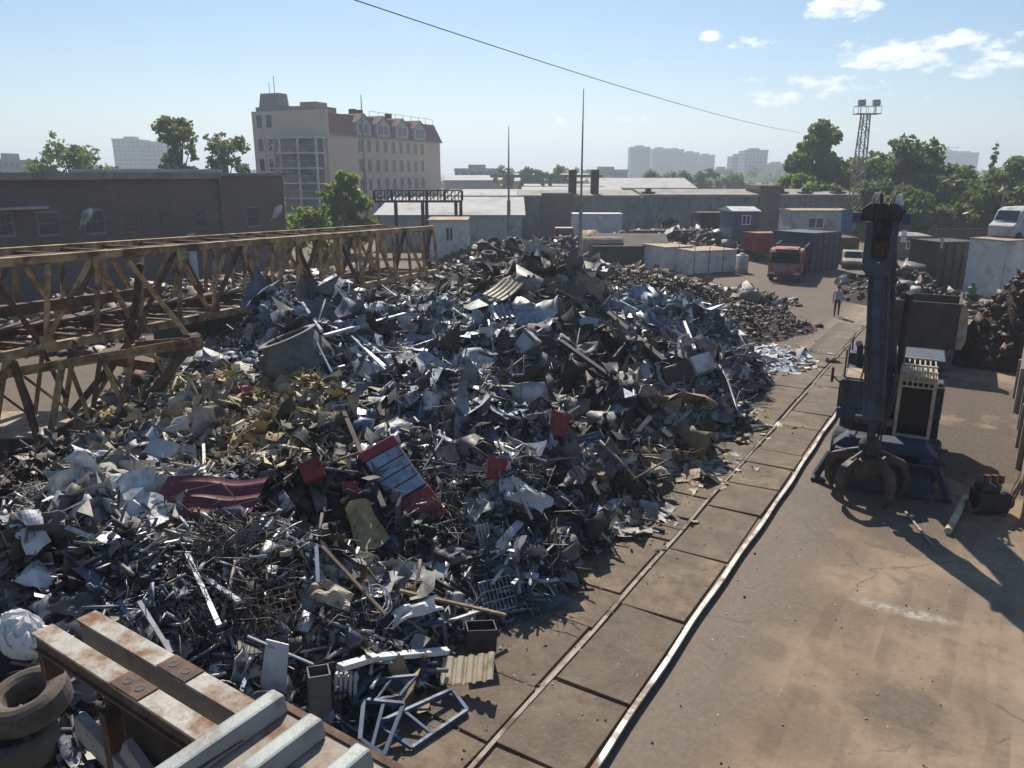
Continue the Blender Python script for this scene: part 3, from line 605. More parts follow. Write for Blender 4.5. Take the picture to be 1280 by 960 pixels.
for k, px in enumerate((452, 476, 500, 522)):
    x, _ = loc_on(px, 158); hw = 2.1; dm = MB()
    dm.prism([(x-hw, ze+.02), (x+hw, ze+.02), (x+hw, ze+1.9), (x, ze+3.2), (x-hw, ze+1.9)], -.45, 3.2, 'XZ'); d_ = dm.build('dormer', 'pale_grey', bb)
    rr = MB(); rr.beam((x-hw-.2, 1.4, ze+1.85), (x+.02, 1.4, ze+3.32), 4.0, .12, (0, 0, 1)); rr.beam((x+hw+.2, 1.4, ze+1.85), (x-.02, 1.4, ze+3.30), 4.0, .12); rr.build('dormer_roof', 'red_roof', d_)
    for s_ in (-.85, .85): MB().b2((x+s_-.55, -.5, ze+.4), (x+s_+.55, -.453, ze+1.75)).build('pane', 'window_glass', d_)
floors = [(184, 1.9), (207, 1.9), (230, 1.9)]
zs = [loc_on(480, y)[1] for y, _ in floors]
for zc in zs+[zs[-1]-(zs[0]-zs[1]), zs[-1]-2*(zs[0]-zs[1])]:
    if zc < 1: continue
    for k in range(9):
        x = loc_on(451, 200)[0]+k*(loc_on(528, 200)[0]-loc_on(451, 200)[0])/8
        wf = MB()
        for dx in (-.62, .55): wf.b2((x+dx, -.05, zc-.95), (x+dx+.07, -.003, zc+.95))
        wf.b2((x-.03, -.045, zc-.95), (x+.03, -.003, zc+.95)); wf.b2((x-.7, -.12, zc-1.08), (x+.7, -.003, zc-.955)); wf.b2((x-.7, -.06, zc+.955), (x+.7, -.003, zc+1.05))
        f = wf.build('window', 'white_paint', bb); MB().b2((x-.545, -.02, zc-.945), (x+.545, -.004, zc+.945)).build('pane', 'window_glass', f)
for zc in zs+[zs[-1]-(zs[0]-zs[1])]+[zs[0]+3.4]:
    for y in (9.9, 11.7):
        f = MB().b2((-.42, y-.62, zc-1.0), (-.353, y+.62, zc+1.0)).build('window', 'white_paint', bb); MB().b2((-.44, y-.5, zc-.9), (-.423, y+.5, zc+.9)).build('pane', 'window_glass', f)
pn = MB().b2((3.5, 4, zr), (9, 9, zr+1.2)); pn.b2((5, 5, zr+1.2), (8, 8, zr+1.9)); pn.build('roof_hut', 'grey_plaster', bb)
p2 = MB().b2((.1, 6, zr-.5), (3.2, 12.6, zr+.9)); p2.prism([(.2, zr+.9), (3, zr+.9), (2.6, zr+2.9), (.7, zr+2.9)], 8.5, 12, 'XZ'); p2.build('roof_tower', 'grey_plaster', bb)
an = MB(); an.tube([(1.6, 10, zr+2.8), (1.6, 10, zr+5.4)], .05, 5); an.tube([(1.6, 10.9, zr+2.8), (1.6, 10.9, zr+4.6)], .04, 5); an.build('aerial', 'dark_steel', bb)
for x in (12.5, 14.5, 24): MB().b2((x, 3, zr-.05), (x+.8, 4, zr+1.3)).build('chimney', 'dark_steel', bb)
rl = MB(); rl.tube([(14, 1, zr+1), (L-1, 1, zr+1)], .04, 4)
for i in range(9): rl.tube([(14+(L-15)*i/8, 1, zr-.05), (14+(L-15)*i/8, 1, zr+1)], .04, 4)
rl.build('roof_railing', 'grey_steel', bb)
# open steel stair tower against its end wall
M['shade_grey'] = plaster_mat('shade_grey', (.42, .36, .30), (.30, .26, .22))
s = thing('stair_tower', 'open steel stair tower with landings standing against the beige block', 'scaffold', P1, rz)
zt = ze-.6; po = MB(); X0, X1, Y0, Y1 = -2.8, -.7, .0, 9.2
cols = [(X0, y) for y in (Y0, 3.2, 6.4, Y1)]+[(X1, Y0), (X1, Y1)]
for c_ in cols: po.beam((*c_, 0), (*c_, zt), .24)
po.build('posts', 'white_paint', s); MB().b2((-.5, Y0, 0), (-.355, Y1-.2, zt)).build('shade_panel', 'shade_grey', s)  # panel added in a darker tone, painting in shade under the landings
nl = 6
for i in range(1, nl+1):
    z = zt*i/nl; ld = MB().b2((X0-.15, Y0-.1, z-.22), (X1, Y1+.1, z)); ld.build('landing', 'white_paint', s)
    hr = MB(); hr.beam((X0-.1, Y0, z+1.0), (X0-.1, Y1, z+1.0), .07) if i < nl else hr.beam((X0, Y0, z+.5), (X0, Y1, z+.5), .07)
    for k in range(7): hr.beam((X0-.1, Y0+k*(Y1-Y0)/6, z), (X0-.1, Y0+k*(Y1-Y0)/6, z+.97), .05)
    hr.build('handrail', 'pale_grey', s)
    fl = MB(); z0 = zt*(i-1)/nl
    fl.beam((-1.3, Y0+.8, z0), (-1.3, 5.2, z-.25), .9, .15); fl.build('stair_flight', 'grey_steel', s)
    br = MB(); br.beam((X0-.02, 6.4, z0), (X0-.02, Y1, z), .09); br.beam((X0-.04, Y1, z0), (X0-.04, 6.4, z), .09); br.build('cross_brace', 'white_paint', s)
# white site cabin, posts of the open steel trestle
def cabin(name, label, pxa, pxb, yt, yb_, dist, depth, wall, roof, win=None, cat='cabin', rzz=None, wm='window_glass', bulge=.12):
    a = C(pxa, dist); b = C(pxb, dist); d = b-a; L = d.length; top = D((pxa+pxb)/2, yt, dist).z
    t = thing(name, label, cat, a, math.atan2(d.y, d.x) if rzz is None else rzz)
    MB().b2((0, 0, .15), (L, depth, top)).build('wall', wall, t, bevel=.02)
    MB().prism([(-.15, top+.003), (-.15, top+.1), (depth/2, top+.1+bulge), (depth+.15, top+.1), (depth+.15, top+.003)], -.15, L+.15, 'YZ').build('roof', roof, t)
    MB().b2((.1, .1, 0), (L-.1, depth-.1, .148)).build('skid', 'dark_steel', t)
    if win:
        x0, x1, y0, y1 = win; z1 = D((pxa+pxb)/2, y0, dist).z; z0 = D((pxa+pxb)/2, y1, dist).z
        u0, u1 = (x0-pxa)/(pxb-pxa)*L, (x1-pxa)/(pxb-pxa)*L
        f = MB()
        f.b2((u0-.1, -.06, z0-.1), (u1+.1, -.003, z0)); f.b2((u0-.1, -.06, z1), (u1+.1, -.003, z1+.1))
        for u in (u0-.1, (u0+u1)/2-.04, u1): f.b2((u, -.055, z0+.002), (u+.1, -.003, z1-.002))
        fo = f.build('window', 'white_paint', t); MB().b2((u0, -.03, z0), (u1, -.004, z1)).build('pane', wm, fo)
    return t
cabin('site_cabin', 'white site cabin with one small window at the far girder end', 538, 584, 276, 318, 72, 5, 'white_paint', 'tan_roof', (559, 566, 285, 301))
tb = thing('steel_trestle', 'dark steel trestle carrying a trough between brick workshop and low shed', 'trestle', C(470, 80), A)
a0 = C(470, 80)
def tx(px): return (C(px, 80)-a0).length
def tz(py): return D(520, py, 80).z
for px in (497, 530, 535, 571, 577): MB().beam((tx(px), 0, 0), (tx(px), 0, tz(252)), .32).build('post', 'dark_steel', tb)
tr_ = MB().b2((tx(468), -.5, tz(253)), (tx(579), .5, tz(250)))
tr_.b2((tx(468), -.5, tz(238.5)), (tx(579), -.35, tz(237))); tr_.b2((tx(468), .35, tz(238.5)), (tx(579), .5, tz(237)))
for i in range(26):
    x = tx(468)+(tx(579)-tx(468))*i/25; tr_.beam((x, -.42, tz(250)), (x, -.42, tz(238.6)), .09 if i % 5 else .25)
for i in range(12):
    x = tx(470)+(tx(575)-tx(470))*i/12; tr_.beam((x, -.36, tz(250)), (x+.9, -.36, tz(239)), .1)
tr_.build('trough', 'dark_steel', tb)
# thin lightning masts, floodlight mast, overhead wire
def mast(px, yt, dist, r, label):
    p = C(px, dist); top = D(px, yt, dist).z; t = thing('lightning_mast', label, 'mast', p)
    MB().tube([(0, 0, 0), (0, 0, top*.45)], [r*1.5, r*1.3], 8).build('pole', 'grey_steel', t)
    MB().tube([(0, 0, top*.44), (0, 0, top*.8), (0, 0, top)], [r*.8, r*.5, r*.25], 6).build('rod', 'grey_steel', t)
    MB().lathe([(r*3, 0), (r*3, .3), (r*1.4, .5)], 10).build('footing', 'concrete', t)
mast(460, 118, 95, .17, 'thin lightning mast in front of the beige block'); mast(636, 158, 75, .13, 'shorter thin mast beside the concrete warehouse end'); mast(724, 111, 58, .11, 'tallest thin mast rising behind the scrap heap crest')
fm = thing('floodlight_mast', 'lattice mast with two floodlight heads over the grove', 'mast', C(1064, 96), A)
tz_ = D(1080, 143, 96).z; lg = MB(); hw = lambda z: .72-.34*z/tz_
for sx in (-1, 1):
    for sy in (-1, 1): lg.beam((sx*hw(0), sy*hw(0), 0), (sx*hw(tz_), sy*hw(tz_), tz_), .13)
lg.build('legs', 'grey_steel', fm); lc = MB(); nb = 14
for i in range(nb):
    za, zb = tz_*i/nb, tz_*(i+1)/nb; ha, hb = hw(za), hw(zb)
    for sy in (-1, 1): lc.beam((-ha*(1 if i % 2 else -1), sy*ha, za), (hb*(1 if i % 2 else -1), sy*hb, zb), .07); lc.beam((-hb, sy*hb, zb), (hb, sy*hb, zb), .06)
    for sx in (-1, 1): lc.beam((sx*ha, -ha, za), (sx*hb, hb, zb), .06)
lc.build('lattice', 'grey_steel', fm)
pf = MB().b2((-1.2, -.7, tz_), (1.5, .7, tz_+.1)); pf.tube([(-1.2, -.7, tz_+.9), (1.5, -.7, tz_+.9), (1.5, .7, tz_+.9), (-1.2, .7, tz_+.9)], .04, 4, closed=True)
for x in (-1.2, -.3, .6, 1.5):
    for y in (-.7, .7): pf.tube([(x, y, tz_), (x, y, tz_+.9)], .03, 4)
pf.build('platform', 'grey_steel', fm)
for x in (-.85, .85):
    h_ = MB().box((x, -.6, tz_+1.25), (.8, .4, .6), (R(-20), 0, 0)); h_.beam((x, -.5, tz_+.1), (x, -.5, tz_+1.), .08); h_.build('lamp_head', 'pale_grey', fm)
for k in range(1): pass
wa, wb_ = D(420, -8, 40), D(1000, 166, 150); wa = wa+(wa-wb_)*.5; pts = []
for i in range(31):
    u = i/30; p = wa.lerp(wb_, u); p.z -= 4.4*max(0, u-.3333)*1.5*(1-u); pts.append(p-wa)
tag(MB().tube(pts, .028, 5).build('overhead_wire', 'dark_steel', loc=wa), 'dark overhead wire slung across the sky above the yard', 'wire')
for px, d, yt in ((1243, 82, 232), (1004+240, 82, 232))[:1]:
    t = thing('lamp_post', 'thin grey post standing before the dark grove trees', 'post', C(px, d)); MB().tube([(0, 0, 0), (0, 0, D(px, yt, d).z)], [.11, .07], 7).build('pole', 'grey_steel', t)
# green gantry cranes far off between the masts
for px, lb in ((665, 'far green gantry crane with leaning legs, next to the thin mast'), (700, 'far green gantry crane beside the tall thin mast')):
    t = thing('gantry_crane', lb, 'crane', C(px, 170), A, 'far gantry cranes'); z1 = D(px, 222, 170).z; g_ = MB()
    for s_ in (-1, 1):
        g_.beam((s_*3.4, 0, 0), (s_*2.2, 0, z1), .45); g_.beam((s_*1.6, 3, 0), (s_*2.2, 0, z1), .45)
    g_.build('legs', 'green_paint', t); MB().beam((-9 if px == 665 else -3, 0, z1+.3), (9, 0, z1+.3), .5, .6).build('bridge', 'green_paint', t)
# ================================================================ scrap heap: height field through control points
CP = []
for px, py, d in [(640,700,13.5),(640,600,15.5),(640,500,19),(640,420,24),(640,370,28),(680,337,31.5),(700,352,30.5),
                  (400,900,9.7),(400,800,10.5),(400,700,12),(400,600,15),(400,500,19),(400,420,23.5),(385,378,27),(500,395,27),(560,380,29),
                  (500,830,10.8),(500,740,12),(500,650,14),(500,560,16.8),(500,470,20.5),(560,850,11.1),
                  (150,800,9.7),(150,700,10.9),(150,600,14),(150,582,16.2),(250,780,10.0),(270,680,11.6),(270,590,15),(270,510,19.3),(275,468,23.4),
                  (0,700,11),(0,650,12.6),(0,635,13.6),(-120,640,12),(-150,800,10.3),(30,800,10.2),(200,880,8.9),(40,900,9.3),(100,860,9.0),
                  (850,520,22),(850,450,25.5),(830,390,30),(800,378,32),(900,445,28),(760,480,22.5),(760,420,26.5),(750,560,19),(720,640,15.8),(880,490,24),(820,560,20.2),(690,690,14.2),
                  (90,608,15.2),(190,545,18.3),(460,722,12.9),(430,690,13.4),(310,600,14.9)]:
    CP.append(D(px, py, d))
for px, py in [(520,945),(580,885),(615,850),(655,775),(737,712),(792,662),(852,595),(902,552),(945,505),(942,445),(930,415),(905,392)]:
    p = G(px, py); CP.append(Vector((p.x-.35, p.y, -.12))); CP.append(Vector((p.x+.6, p.y-.4, -.7)))
for px, d in [(930,37),(870,38),(810,39),(740,39.5),(660,39.5),(600,37),(540,35),(480,34),(400,33),(330,31),(250,30),(190,26.5),(100,23.5),(0,19.5),(-120,16)]:
    p = C(px, d); CP.append(Vector((p.x, p.y, -.25))); 
    p = C(px, d+3); CP.append(Vector((p.x, p.y, -.8)))
for px, py in [(-300,900),(0,1150),(400,1050),(250,1100),(-300,600)]:
    p = D(px, py, 5.5); CP.append(Vector((p.x, p.y, -.3 if px > 200 else .4)))
CPa = np.array([tuple(p) for p in CP])
def hz_(xy):
    xy = np.atleast_2d(xy); d2 = ((xy[:, None, :]-CPa[None, :, :2])**2).sum(2)+.25
    w_ = d2**-2.2; return (w_*CPa[:, 2]).sum(1)/w_.sum(1)
def lump(xy):
    x, y = xy[:, 0], xy[:, 1]
    return .27*np.sin(x*1.3+1.1*np.sin(y*.9))*np.sin(y*1.1+.8*np.sin(x*.8))+.14*np.sin(x*3.1+y*1.7)*np.sin(y*2.7-x*.9)+.05*np.sin(x*6.7+2*y)*np.sin(y*5.9)
GX0, GX1, GY0, GY1, GS = -33., -4., 1.5, 44., .25
nx, ny = int((GX1-GX0)/GS)+1, int((GY1-GY0)/GS)+1
gxs, gys = np.linspace(GX0, GX1, nx), np.linspace(GY0, GY1, ny)
XY = np.stack(np.meshgrid(gxs, gys, indexing='ij'), -1).reshape(-1, 2)
_ed = np.array([tuple(G(*q))[:2] for q in [(520,945),(580,885),(615,850),(655,775),(737,712),(792,662),(852,595),(902,552),(945,505),(942,445),(930,415)]])
_ed = _ed[_ed[:, 1].argsort()]
HZ = hz_(XY); HZ = HZ-np.maximum(0, XY[:, 0]-np.interp(XY[:, 1], _ed[:, 1], _ed[:, 0])+.15)*1.1; HZ = HZ+lump(XY)*np.clip(HZ*1.2, 0, 1); HG = HZ.reshape(nx, ny)
def hh(x, y):
    fx = np.clip((np.asarray(x)-GX0)/GS, 0, nx-1.001); fy = np.clip((np.asarray(y)-GY0)/GS, 0, ny-1.001)
    i, j = fx.astype(int), fy.astype(int); u, v = fx-i, fy-j
    return (HG[i, j]*(1-u)+HG[i+1, j]*u)*(1-v)+(HG[i, j+1]*(1-u)+HG[i+1, j+1]*u)*v
def hit(px, py):
    """where the view ray through a pixel meets the heap (or the ground)"""
    d, yc = ray(px, py); t = 5.
    for _ in range(1200):
        p = Vector((d.x*t, d.y*t, H+d.z*t))
        z = float(hh(p.x, p.y)) if GX0 < p.x < GX1 and GY0 < p.y < GY1 else 0.
        if p.z <= max(0., z): return p
        t += .05
    return p
def normal(x, y):
    e = .4; return Vector((float(hh(x-e, y)-hh(x+e, y)), float(hh(x, y-e)-hh(x, y+e)), 2*e)).normalized()
fi = (np.arange(nx-1)[:, None]*ny+np.arange(ny-1)[None, :]).reshape(-1)
faces = np.stack([fi, fi+ny, fi+ny+1, fi+1], 1)
keep = HZ[faces].max(1) > -.12; faces = faces[keep]
used = np.unique(faces); remap = -np.ones(nx*ny, int); remap[used] = np.arange(len(used))
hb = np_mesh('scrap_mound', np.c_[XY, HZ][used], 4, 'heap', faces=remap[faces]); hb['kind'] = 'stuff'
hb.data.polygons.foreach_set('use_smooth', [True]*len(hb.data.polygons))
# ---------------------------------------------------------------- generators of loose scrap (numpy, many pieces per mesh)
PAL = {'silver': ((.43, .43, .44), .7), 'bluegrey': ((.16, .20, .26), .4), 'skyblue': ((.30, .38, .47), .4), 'white': ((.62, .62, .60), .0), 'offwhite': ((.48, .45, .39), .0), 'grey': ((.23, .215, .195), .3),
       'dark': ((.05, .045, .04), .15), 'black': ((.014, .014, .015), .0), 'rust': ((.15, .068, .034), .1), 'brown': ((.085, .06, .042), .0), 'beige': ((.40, .31, .2), .0), 'foam': ((.55, .38, .13), .0), 'palefoam': ((.60, .52, .32), .0),
       'red': ((.27, .025, .03), .1), 'maroon': ((.12, .022, .03), .1), 'green': ((.075, .11, .06), .0), 'olive': ((.14, .13, .075), .0), 'wood': ((.28, .19, .1), .0), 'navy': ((.03, .042, .07), .2)}
def rots(g, n, tilt, nrm=None, yaw=None):
    """random frames: yaw any, tilted off the slope normal"""
    up = np.tile([0, 0, 1.], (n, 1)) if nrm is None else nrm.copy()
    up = up+g.normal(size=(n, 3))*tilt; up /= np.linalg.norm(up, axis=1)[:, None]
    a = g.uniform(0, 2*math.pi, n) if yaw is None else yaw
    x = np.c_[np.cos(a), np.sin(a), np.zeros(n)]; x -= up*(x*up).sum(1)[:, None]; x /= np.linalg.norm(x, axis=1)[:, None]
    return np.stack([x, np.cross(up, x), up], 2)
def grid_faces(a, b):
    return np.array([(i*b+j, (i+1)*b+j, (i+1)*b+j+1, i*b+j+1) for i in range(a-1) for j in range(b-1)])
def batch(tv, tf):
    n, k, _ = tv.shape; return tv.reshape(-1, 3), (tf[None]+(np.arange(n)*k)[:, None, None]).reshape(-1, tf.shape[1])
def gen_sheets(g, p, Rm, lx, ly, crumple, curl, a=5, b=4):
    n = len(p); u, v = np.meshgrid(np.linspace(-.5, .5, a), np.linspace(-.5, .5, b), indexing='ij'); u, v = u.ravel()[None], v.ravel()[None]
    X = u*lx[:, None]; Yv = v*ly[:, None]*(1+g.uniform(-.35, .35, n)[:, None]*u*2); s = np.minimum(lx, ly)[:, None]
    Z = curl[:, None]*lx[:, None]*((u*2)**2)*.5+g.uniform(-.5, .5, n)[:, None]*ly[:, None]*(v*2)**2*.4
    fold = g.uniform(-.35, .35, n)[:, None]; Z = Z+np.maximum(0, u+v*g.uniform(-1, 1, n)[:, None]-fold)*lx[:, None]*g.uniform(-1.2, 1.2, n)[:, None]*crumple[:, None]*.8
    off = g.normal(size=(n, a*b, 3))*s[:, :, None]*crumple[:, None, None]*.22
    L = np.stack([X, Yv, Z], 2)+off
    return batch(np.einsum('nij,nkj->nki', Rm, L)+p[:, None], grid_faces(a, b))
def gen_bars(g, p, Rm, L, w, h, bend, segs=3):
    n = len(p); t = np.linspace(-.5, .5, segs+1); out = []
    for tt in t:
        for (yy, zz) in ((-.5, -.5), (.5, -.5), (.5, .5), (-.5, .5)):
            out.append(np.stack([tt*L, yy*w+bend*L*(tt*2)**2*.5, zz*h+bend*L*.6*np.sin(tt*5)*.4], 1))
    Lc = np.stack(out, 1); f = []
    for i in range(segs):
        for k in range(4): f.append((i*4+k, i*4+(k+1) % 4, (i+1)*4+(k+1) % 4, (i+1)*4+k))
    f += [(3, 2, 1, 0), (segs*4, segs*4+1, segs*4+2, segs*4+3)]
    return batch(np.einsum('nij,nkj->nki', Rm, Lc)+p[:, None], np.array(f))
def gen_wires(g, p, Rm, L, r, curl, segs=7):
    n = len(p); t = np.linspace(-.5, .5, segs+1); ph = g.uniform(0, 6.28, (n, 4)); fr = g.uniform(2, 6, (n, 2)); out = []
    for tt in t:
        c = np.stack([tt*L, curl*L*np.sin(fr[:, 0]*tt*2+ph[:, 0]), curl*L*np.sin(fr[:, 1]*tt*2+ph[:, 1])], 1)
        for k in range(3):
            q = c.copy(); q[:, 1] += r*math.cos(k*2.094); q[:, 2] += r*math.sin(k*2.094); out.append(q)
    Lc = np.stack(out, 1); f = [(i*3+k, i*3+(k+1) % 3, (i+1)*3+(k+1) % 3, (i+1)*3+k) for i in range(segs) for k in range(3)]
    return batch(np.einsum('nij,nkj->nki', Rm, Lc)+p[:, None], np.array(f))
def gen_lumps(g, p, Rm, s):
    n = len(p); base = np.array([(i, j, k) for k in (-.5, .5) for j in (-.5, .5) for i in (-.5, .5)]); f = np.array([(0, 2, 3, 1), (4, 5, 7, 6), (0, 1, 5, 4), (1, 3, 7, 5), (3, 2, 6, 7), (2, 0, 4, 6)])
    Lc = base[None]*(s[:, None, :])+g.normal(size=(n, 8, 3))*s.min(1)[:, None, None]*.28
    return batch(np.einsum('nij,nkj->nki', Rm, Lc)+p[:, None], f)
class Stuff:
    def __init__(s): s.v = []; s.f = []; s.c = []; s.m = []; s.n = 0
    def add(s, vf, col, met, jit, g):
        v, f = vf; n = len(col); per = len(f)//n
        c = np.repeat(np.clip(col*(1+g.normal(size=(n, 1))*jit), 0, .8), per, 0)
        s.v.append(v); s.f.append(f+s.n); s.n += len(v); s.c.append(c); s.m.append(np.repeat(met, per))
    def done(s, name, label, cat=None, mat='scrap'):
        o = np_mesh(name, np.concatenate(s.v), 4, mat, attrs={'met': np.concatenate(s.m)}, faces=np.concatenate(s.f), fcol=np.concatenate(s.c))
        o['kind'] = 'stuff'; o['label'] = label; return o
def pick(g, n, mix):
    names = list(mix); w_ = np.array([mix[k] for k in names], float); k = g.choice(len(names), n, p=w_/w_.sum())
    return np.array([PAL[a][0] for a in names])[k], np.array([PAL[a][1] for a in names])[k]
# colour zones of the heap (centre seen at a pixel, reach in metres)
ZONES = [((300, 535), 3.3, {'foam': 4, 'palefoam': 6, 'beige': 4, 'olive': 3, 'offwhite': 2, 'brown': 1.5, 'green': .6, 'grey': 1}),
         ((380, 520), 1.8, {'palefoam': 3, 'olive': 3, 'grey': 3, 'beige': 3, 'green': 1, 'dark': 2, 'foam': 2}),
         ((170, 590), 2.2, {'white': 2, 'offwhite': 4, 'grey': 4, 'bluegrey': 1, 'dark': 3, 'beige': 2}),
         ((140, 650), 2.1, {'white': 5, 'offwhite': 4, 'silver': 4, 'grey': 2}),
         ((70, 720), 2.0, {'dark': 5, 'grey': 5, 'silver': 2, 'rust': 2, 'brown': 2}),
         ((240, 720), 1.9, {'silver': 4, 'bluegrey': 4, 'white': 1, 'dark': 4, 'grey': 4}),
         ((430, 420), 3.2, {'silver': 5, 'bluegrey': 4, 'white': 2, 'grey': 4, 'dark': 4, 'skyblue': 1}),
         ((540, 450), 3.6, {'silver': 7, 'bluegrey': 4, 'skyblue': 2, 'white': 2, 'grey': 4, 'dark': 3, 'brown': 1}),
         ((800, 400), 2.6, {'skyblue': 4, 'white': 3, 'silver': 8, 'bluegrey': 3, 'grey': 2}),
         ((880, 450), 2.4, {'white': 3, 'silver': 6, 'bluegrey': 3, 'grey': 3, 'brown': 1, 'dark': 2}),
         ((760, 430), 2.4, {'dark': 6, 'grey': 4, 'olive': 2, 'brown': 2, 'silver': 2}),
         ((670, 365), 2.4, {'offwhite': 3, 'olive': 3, 'grey': 4, 'dark': 4, 'beige': 2, 'silver': 2}),
         ((600, 560), 3.0, {'silver': 6, 'grey': 4, 'dark': 4, 'bluegrey': 4, 'white': 1}),
         ((750, 540), 2.4, {'dark': 6, 'grey': 4, 'silver': 2, 'brown': 2, 'bluegrey': 2}),
         ((850, 560), 2.0, {'offwhite': 4, 'beige': 3, 'brown': 3, 'wood': 3, 'grey': 2}),
         ((780, 640), 1.8, {'dark': 4, 'brown': 4, 'offwhite': 2, 'grey': 3, 'wood': 1}),
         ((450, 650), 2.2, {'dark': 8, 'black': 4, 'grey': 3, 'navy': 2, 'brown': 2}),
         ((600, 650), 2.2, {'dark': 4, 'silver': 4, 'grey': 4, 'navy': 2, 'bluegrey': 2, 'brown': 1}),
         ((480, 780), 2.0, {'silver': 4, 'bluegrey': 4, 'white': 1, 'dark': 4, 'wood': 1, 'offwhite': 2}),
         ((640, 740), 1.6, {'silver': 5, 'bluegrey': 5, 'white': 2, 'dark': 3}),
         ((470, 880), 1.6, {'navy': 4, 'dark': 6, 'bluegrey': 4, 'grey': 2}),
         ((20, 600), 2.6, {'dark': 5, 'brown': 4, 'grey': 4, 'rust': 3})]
ZC = np.array([tuple(hit(*z[0])) for z in ZONES]); ZR = np.array([z[1] for z in ZONES])
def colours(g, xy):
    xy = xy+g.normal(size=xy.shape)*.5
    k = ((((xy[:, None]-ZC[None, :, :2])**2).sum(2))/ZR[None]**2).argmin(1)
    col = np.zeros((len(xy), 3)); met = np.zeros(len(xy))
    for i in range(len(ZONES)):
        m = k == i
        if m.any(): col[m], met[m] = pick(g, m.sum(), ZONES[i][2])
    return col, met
# sample points where the camera looks, denser near it
def sample(g, n, zmin=.02):
    out = []
    while sum(map(len, out)) < n:
        m = n*3; px = g.uniform(-60, 980, m); py = g.uniform(320, 975, m)
        d = 5*np.exp(g.uniform(0, math.log(8.5), m)); xc = (px-640)/F*d
        x, y = xc*CA-d*SA, xc*SA+d*CA
        ok = (x > GX0+.5) & (x < GX1-.3) & (y > GY0+.5) & (y < GY1-.5); x, y = x[ok], y[ok]
        z = hh(x, y); ok = z > zmin; out.append(np.c_[x, y, z][ok])
    return np.concatenate(out)[:n]
def normals(p):
    e = .35; x, y = p[:, 0], p[:, 1]
    n = np.c_[hh(x-e, y)-hh(x+e, y), hh(x, y-e)-hh(x, y+e), np.full(len(x), 2*e)]; return n/np.linalg.norm(n, axis=1)[:, None]
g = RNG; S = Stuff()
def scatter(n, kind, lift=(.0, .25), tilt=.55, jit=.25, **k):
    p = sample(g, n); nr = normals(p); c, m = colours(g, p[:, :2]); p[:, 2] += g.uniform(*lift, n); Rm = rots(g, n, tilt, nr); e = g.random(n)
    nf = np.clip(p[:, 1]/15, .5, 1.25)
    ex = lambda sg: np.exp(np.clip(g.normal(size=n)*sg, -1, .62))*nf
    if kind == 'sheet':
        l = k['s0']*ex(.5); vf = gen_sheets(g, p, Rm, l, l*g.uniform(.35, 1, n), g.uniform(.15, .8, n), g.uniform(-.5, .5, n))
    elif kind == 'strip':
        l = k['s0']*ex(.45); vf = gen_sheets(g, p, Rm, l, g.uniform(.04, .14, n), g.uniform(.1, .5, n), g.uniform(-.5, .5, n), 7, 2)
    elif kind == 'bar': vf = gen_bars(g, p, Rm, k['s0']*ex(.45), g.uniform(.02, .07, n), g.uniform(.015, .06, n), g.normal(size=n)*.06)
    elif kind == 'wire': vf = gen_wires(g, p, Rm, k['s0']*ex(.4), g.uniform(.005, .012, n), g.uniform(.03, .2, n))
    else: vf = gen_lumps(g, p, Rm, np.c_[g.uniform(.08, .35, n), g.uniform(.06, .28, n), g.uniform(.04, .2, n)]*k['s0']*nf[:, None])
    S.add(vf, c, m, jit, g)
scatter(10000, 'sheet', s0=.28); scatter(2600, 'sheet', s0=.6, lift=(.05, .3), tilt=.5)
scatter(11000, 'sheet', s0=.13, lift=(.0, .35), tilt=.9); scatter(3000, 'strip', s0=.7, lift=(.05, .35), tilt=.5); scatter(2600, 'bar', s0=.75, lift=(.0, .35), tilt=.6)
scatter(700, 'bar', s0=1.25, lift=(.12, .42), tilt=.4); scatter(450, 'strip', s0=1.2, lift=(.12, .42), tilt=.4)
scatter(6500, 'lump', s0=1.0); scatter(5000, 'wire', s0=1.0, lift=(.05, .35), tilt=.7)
S.done('loose_scrap', 'jumble of shredded sheet metal, strips and wire covering the heap')
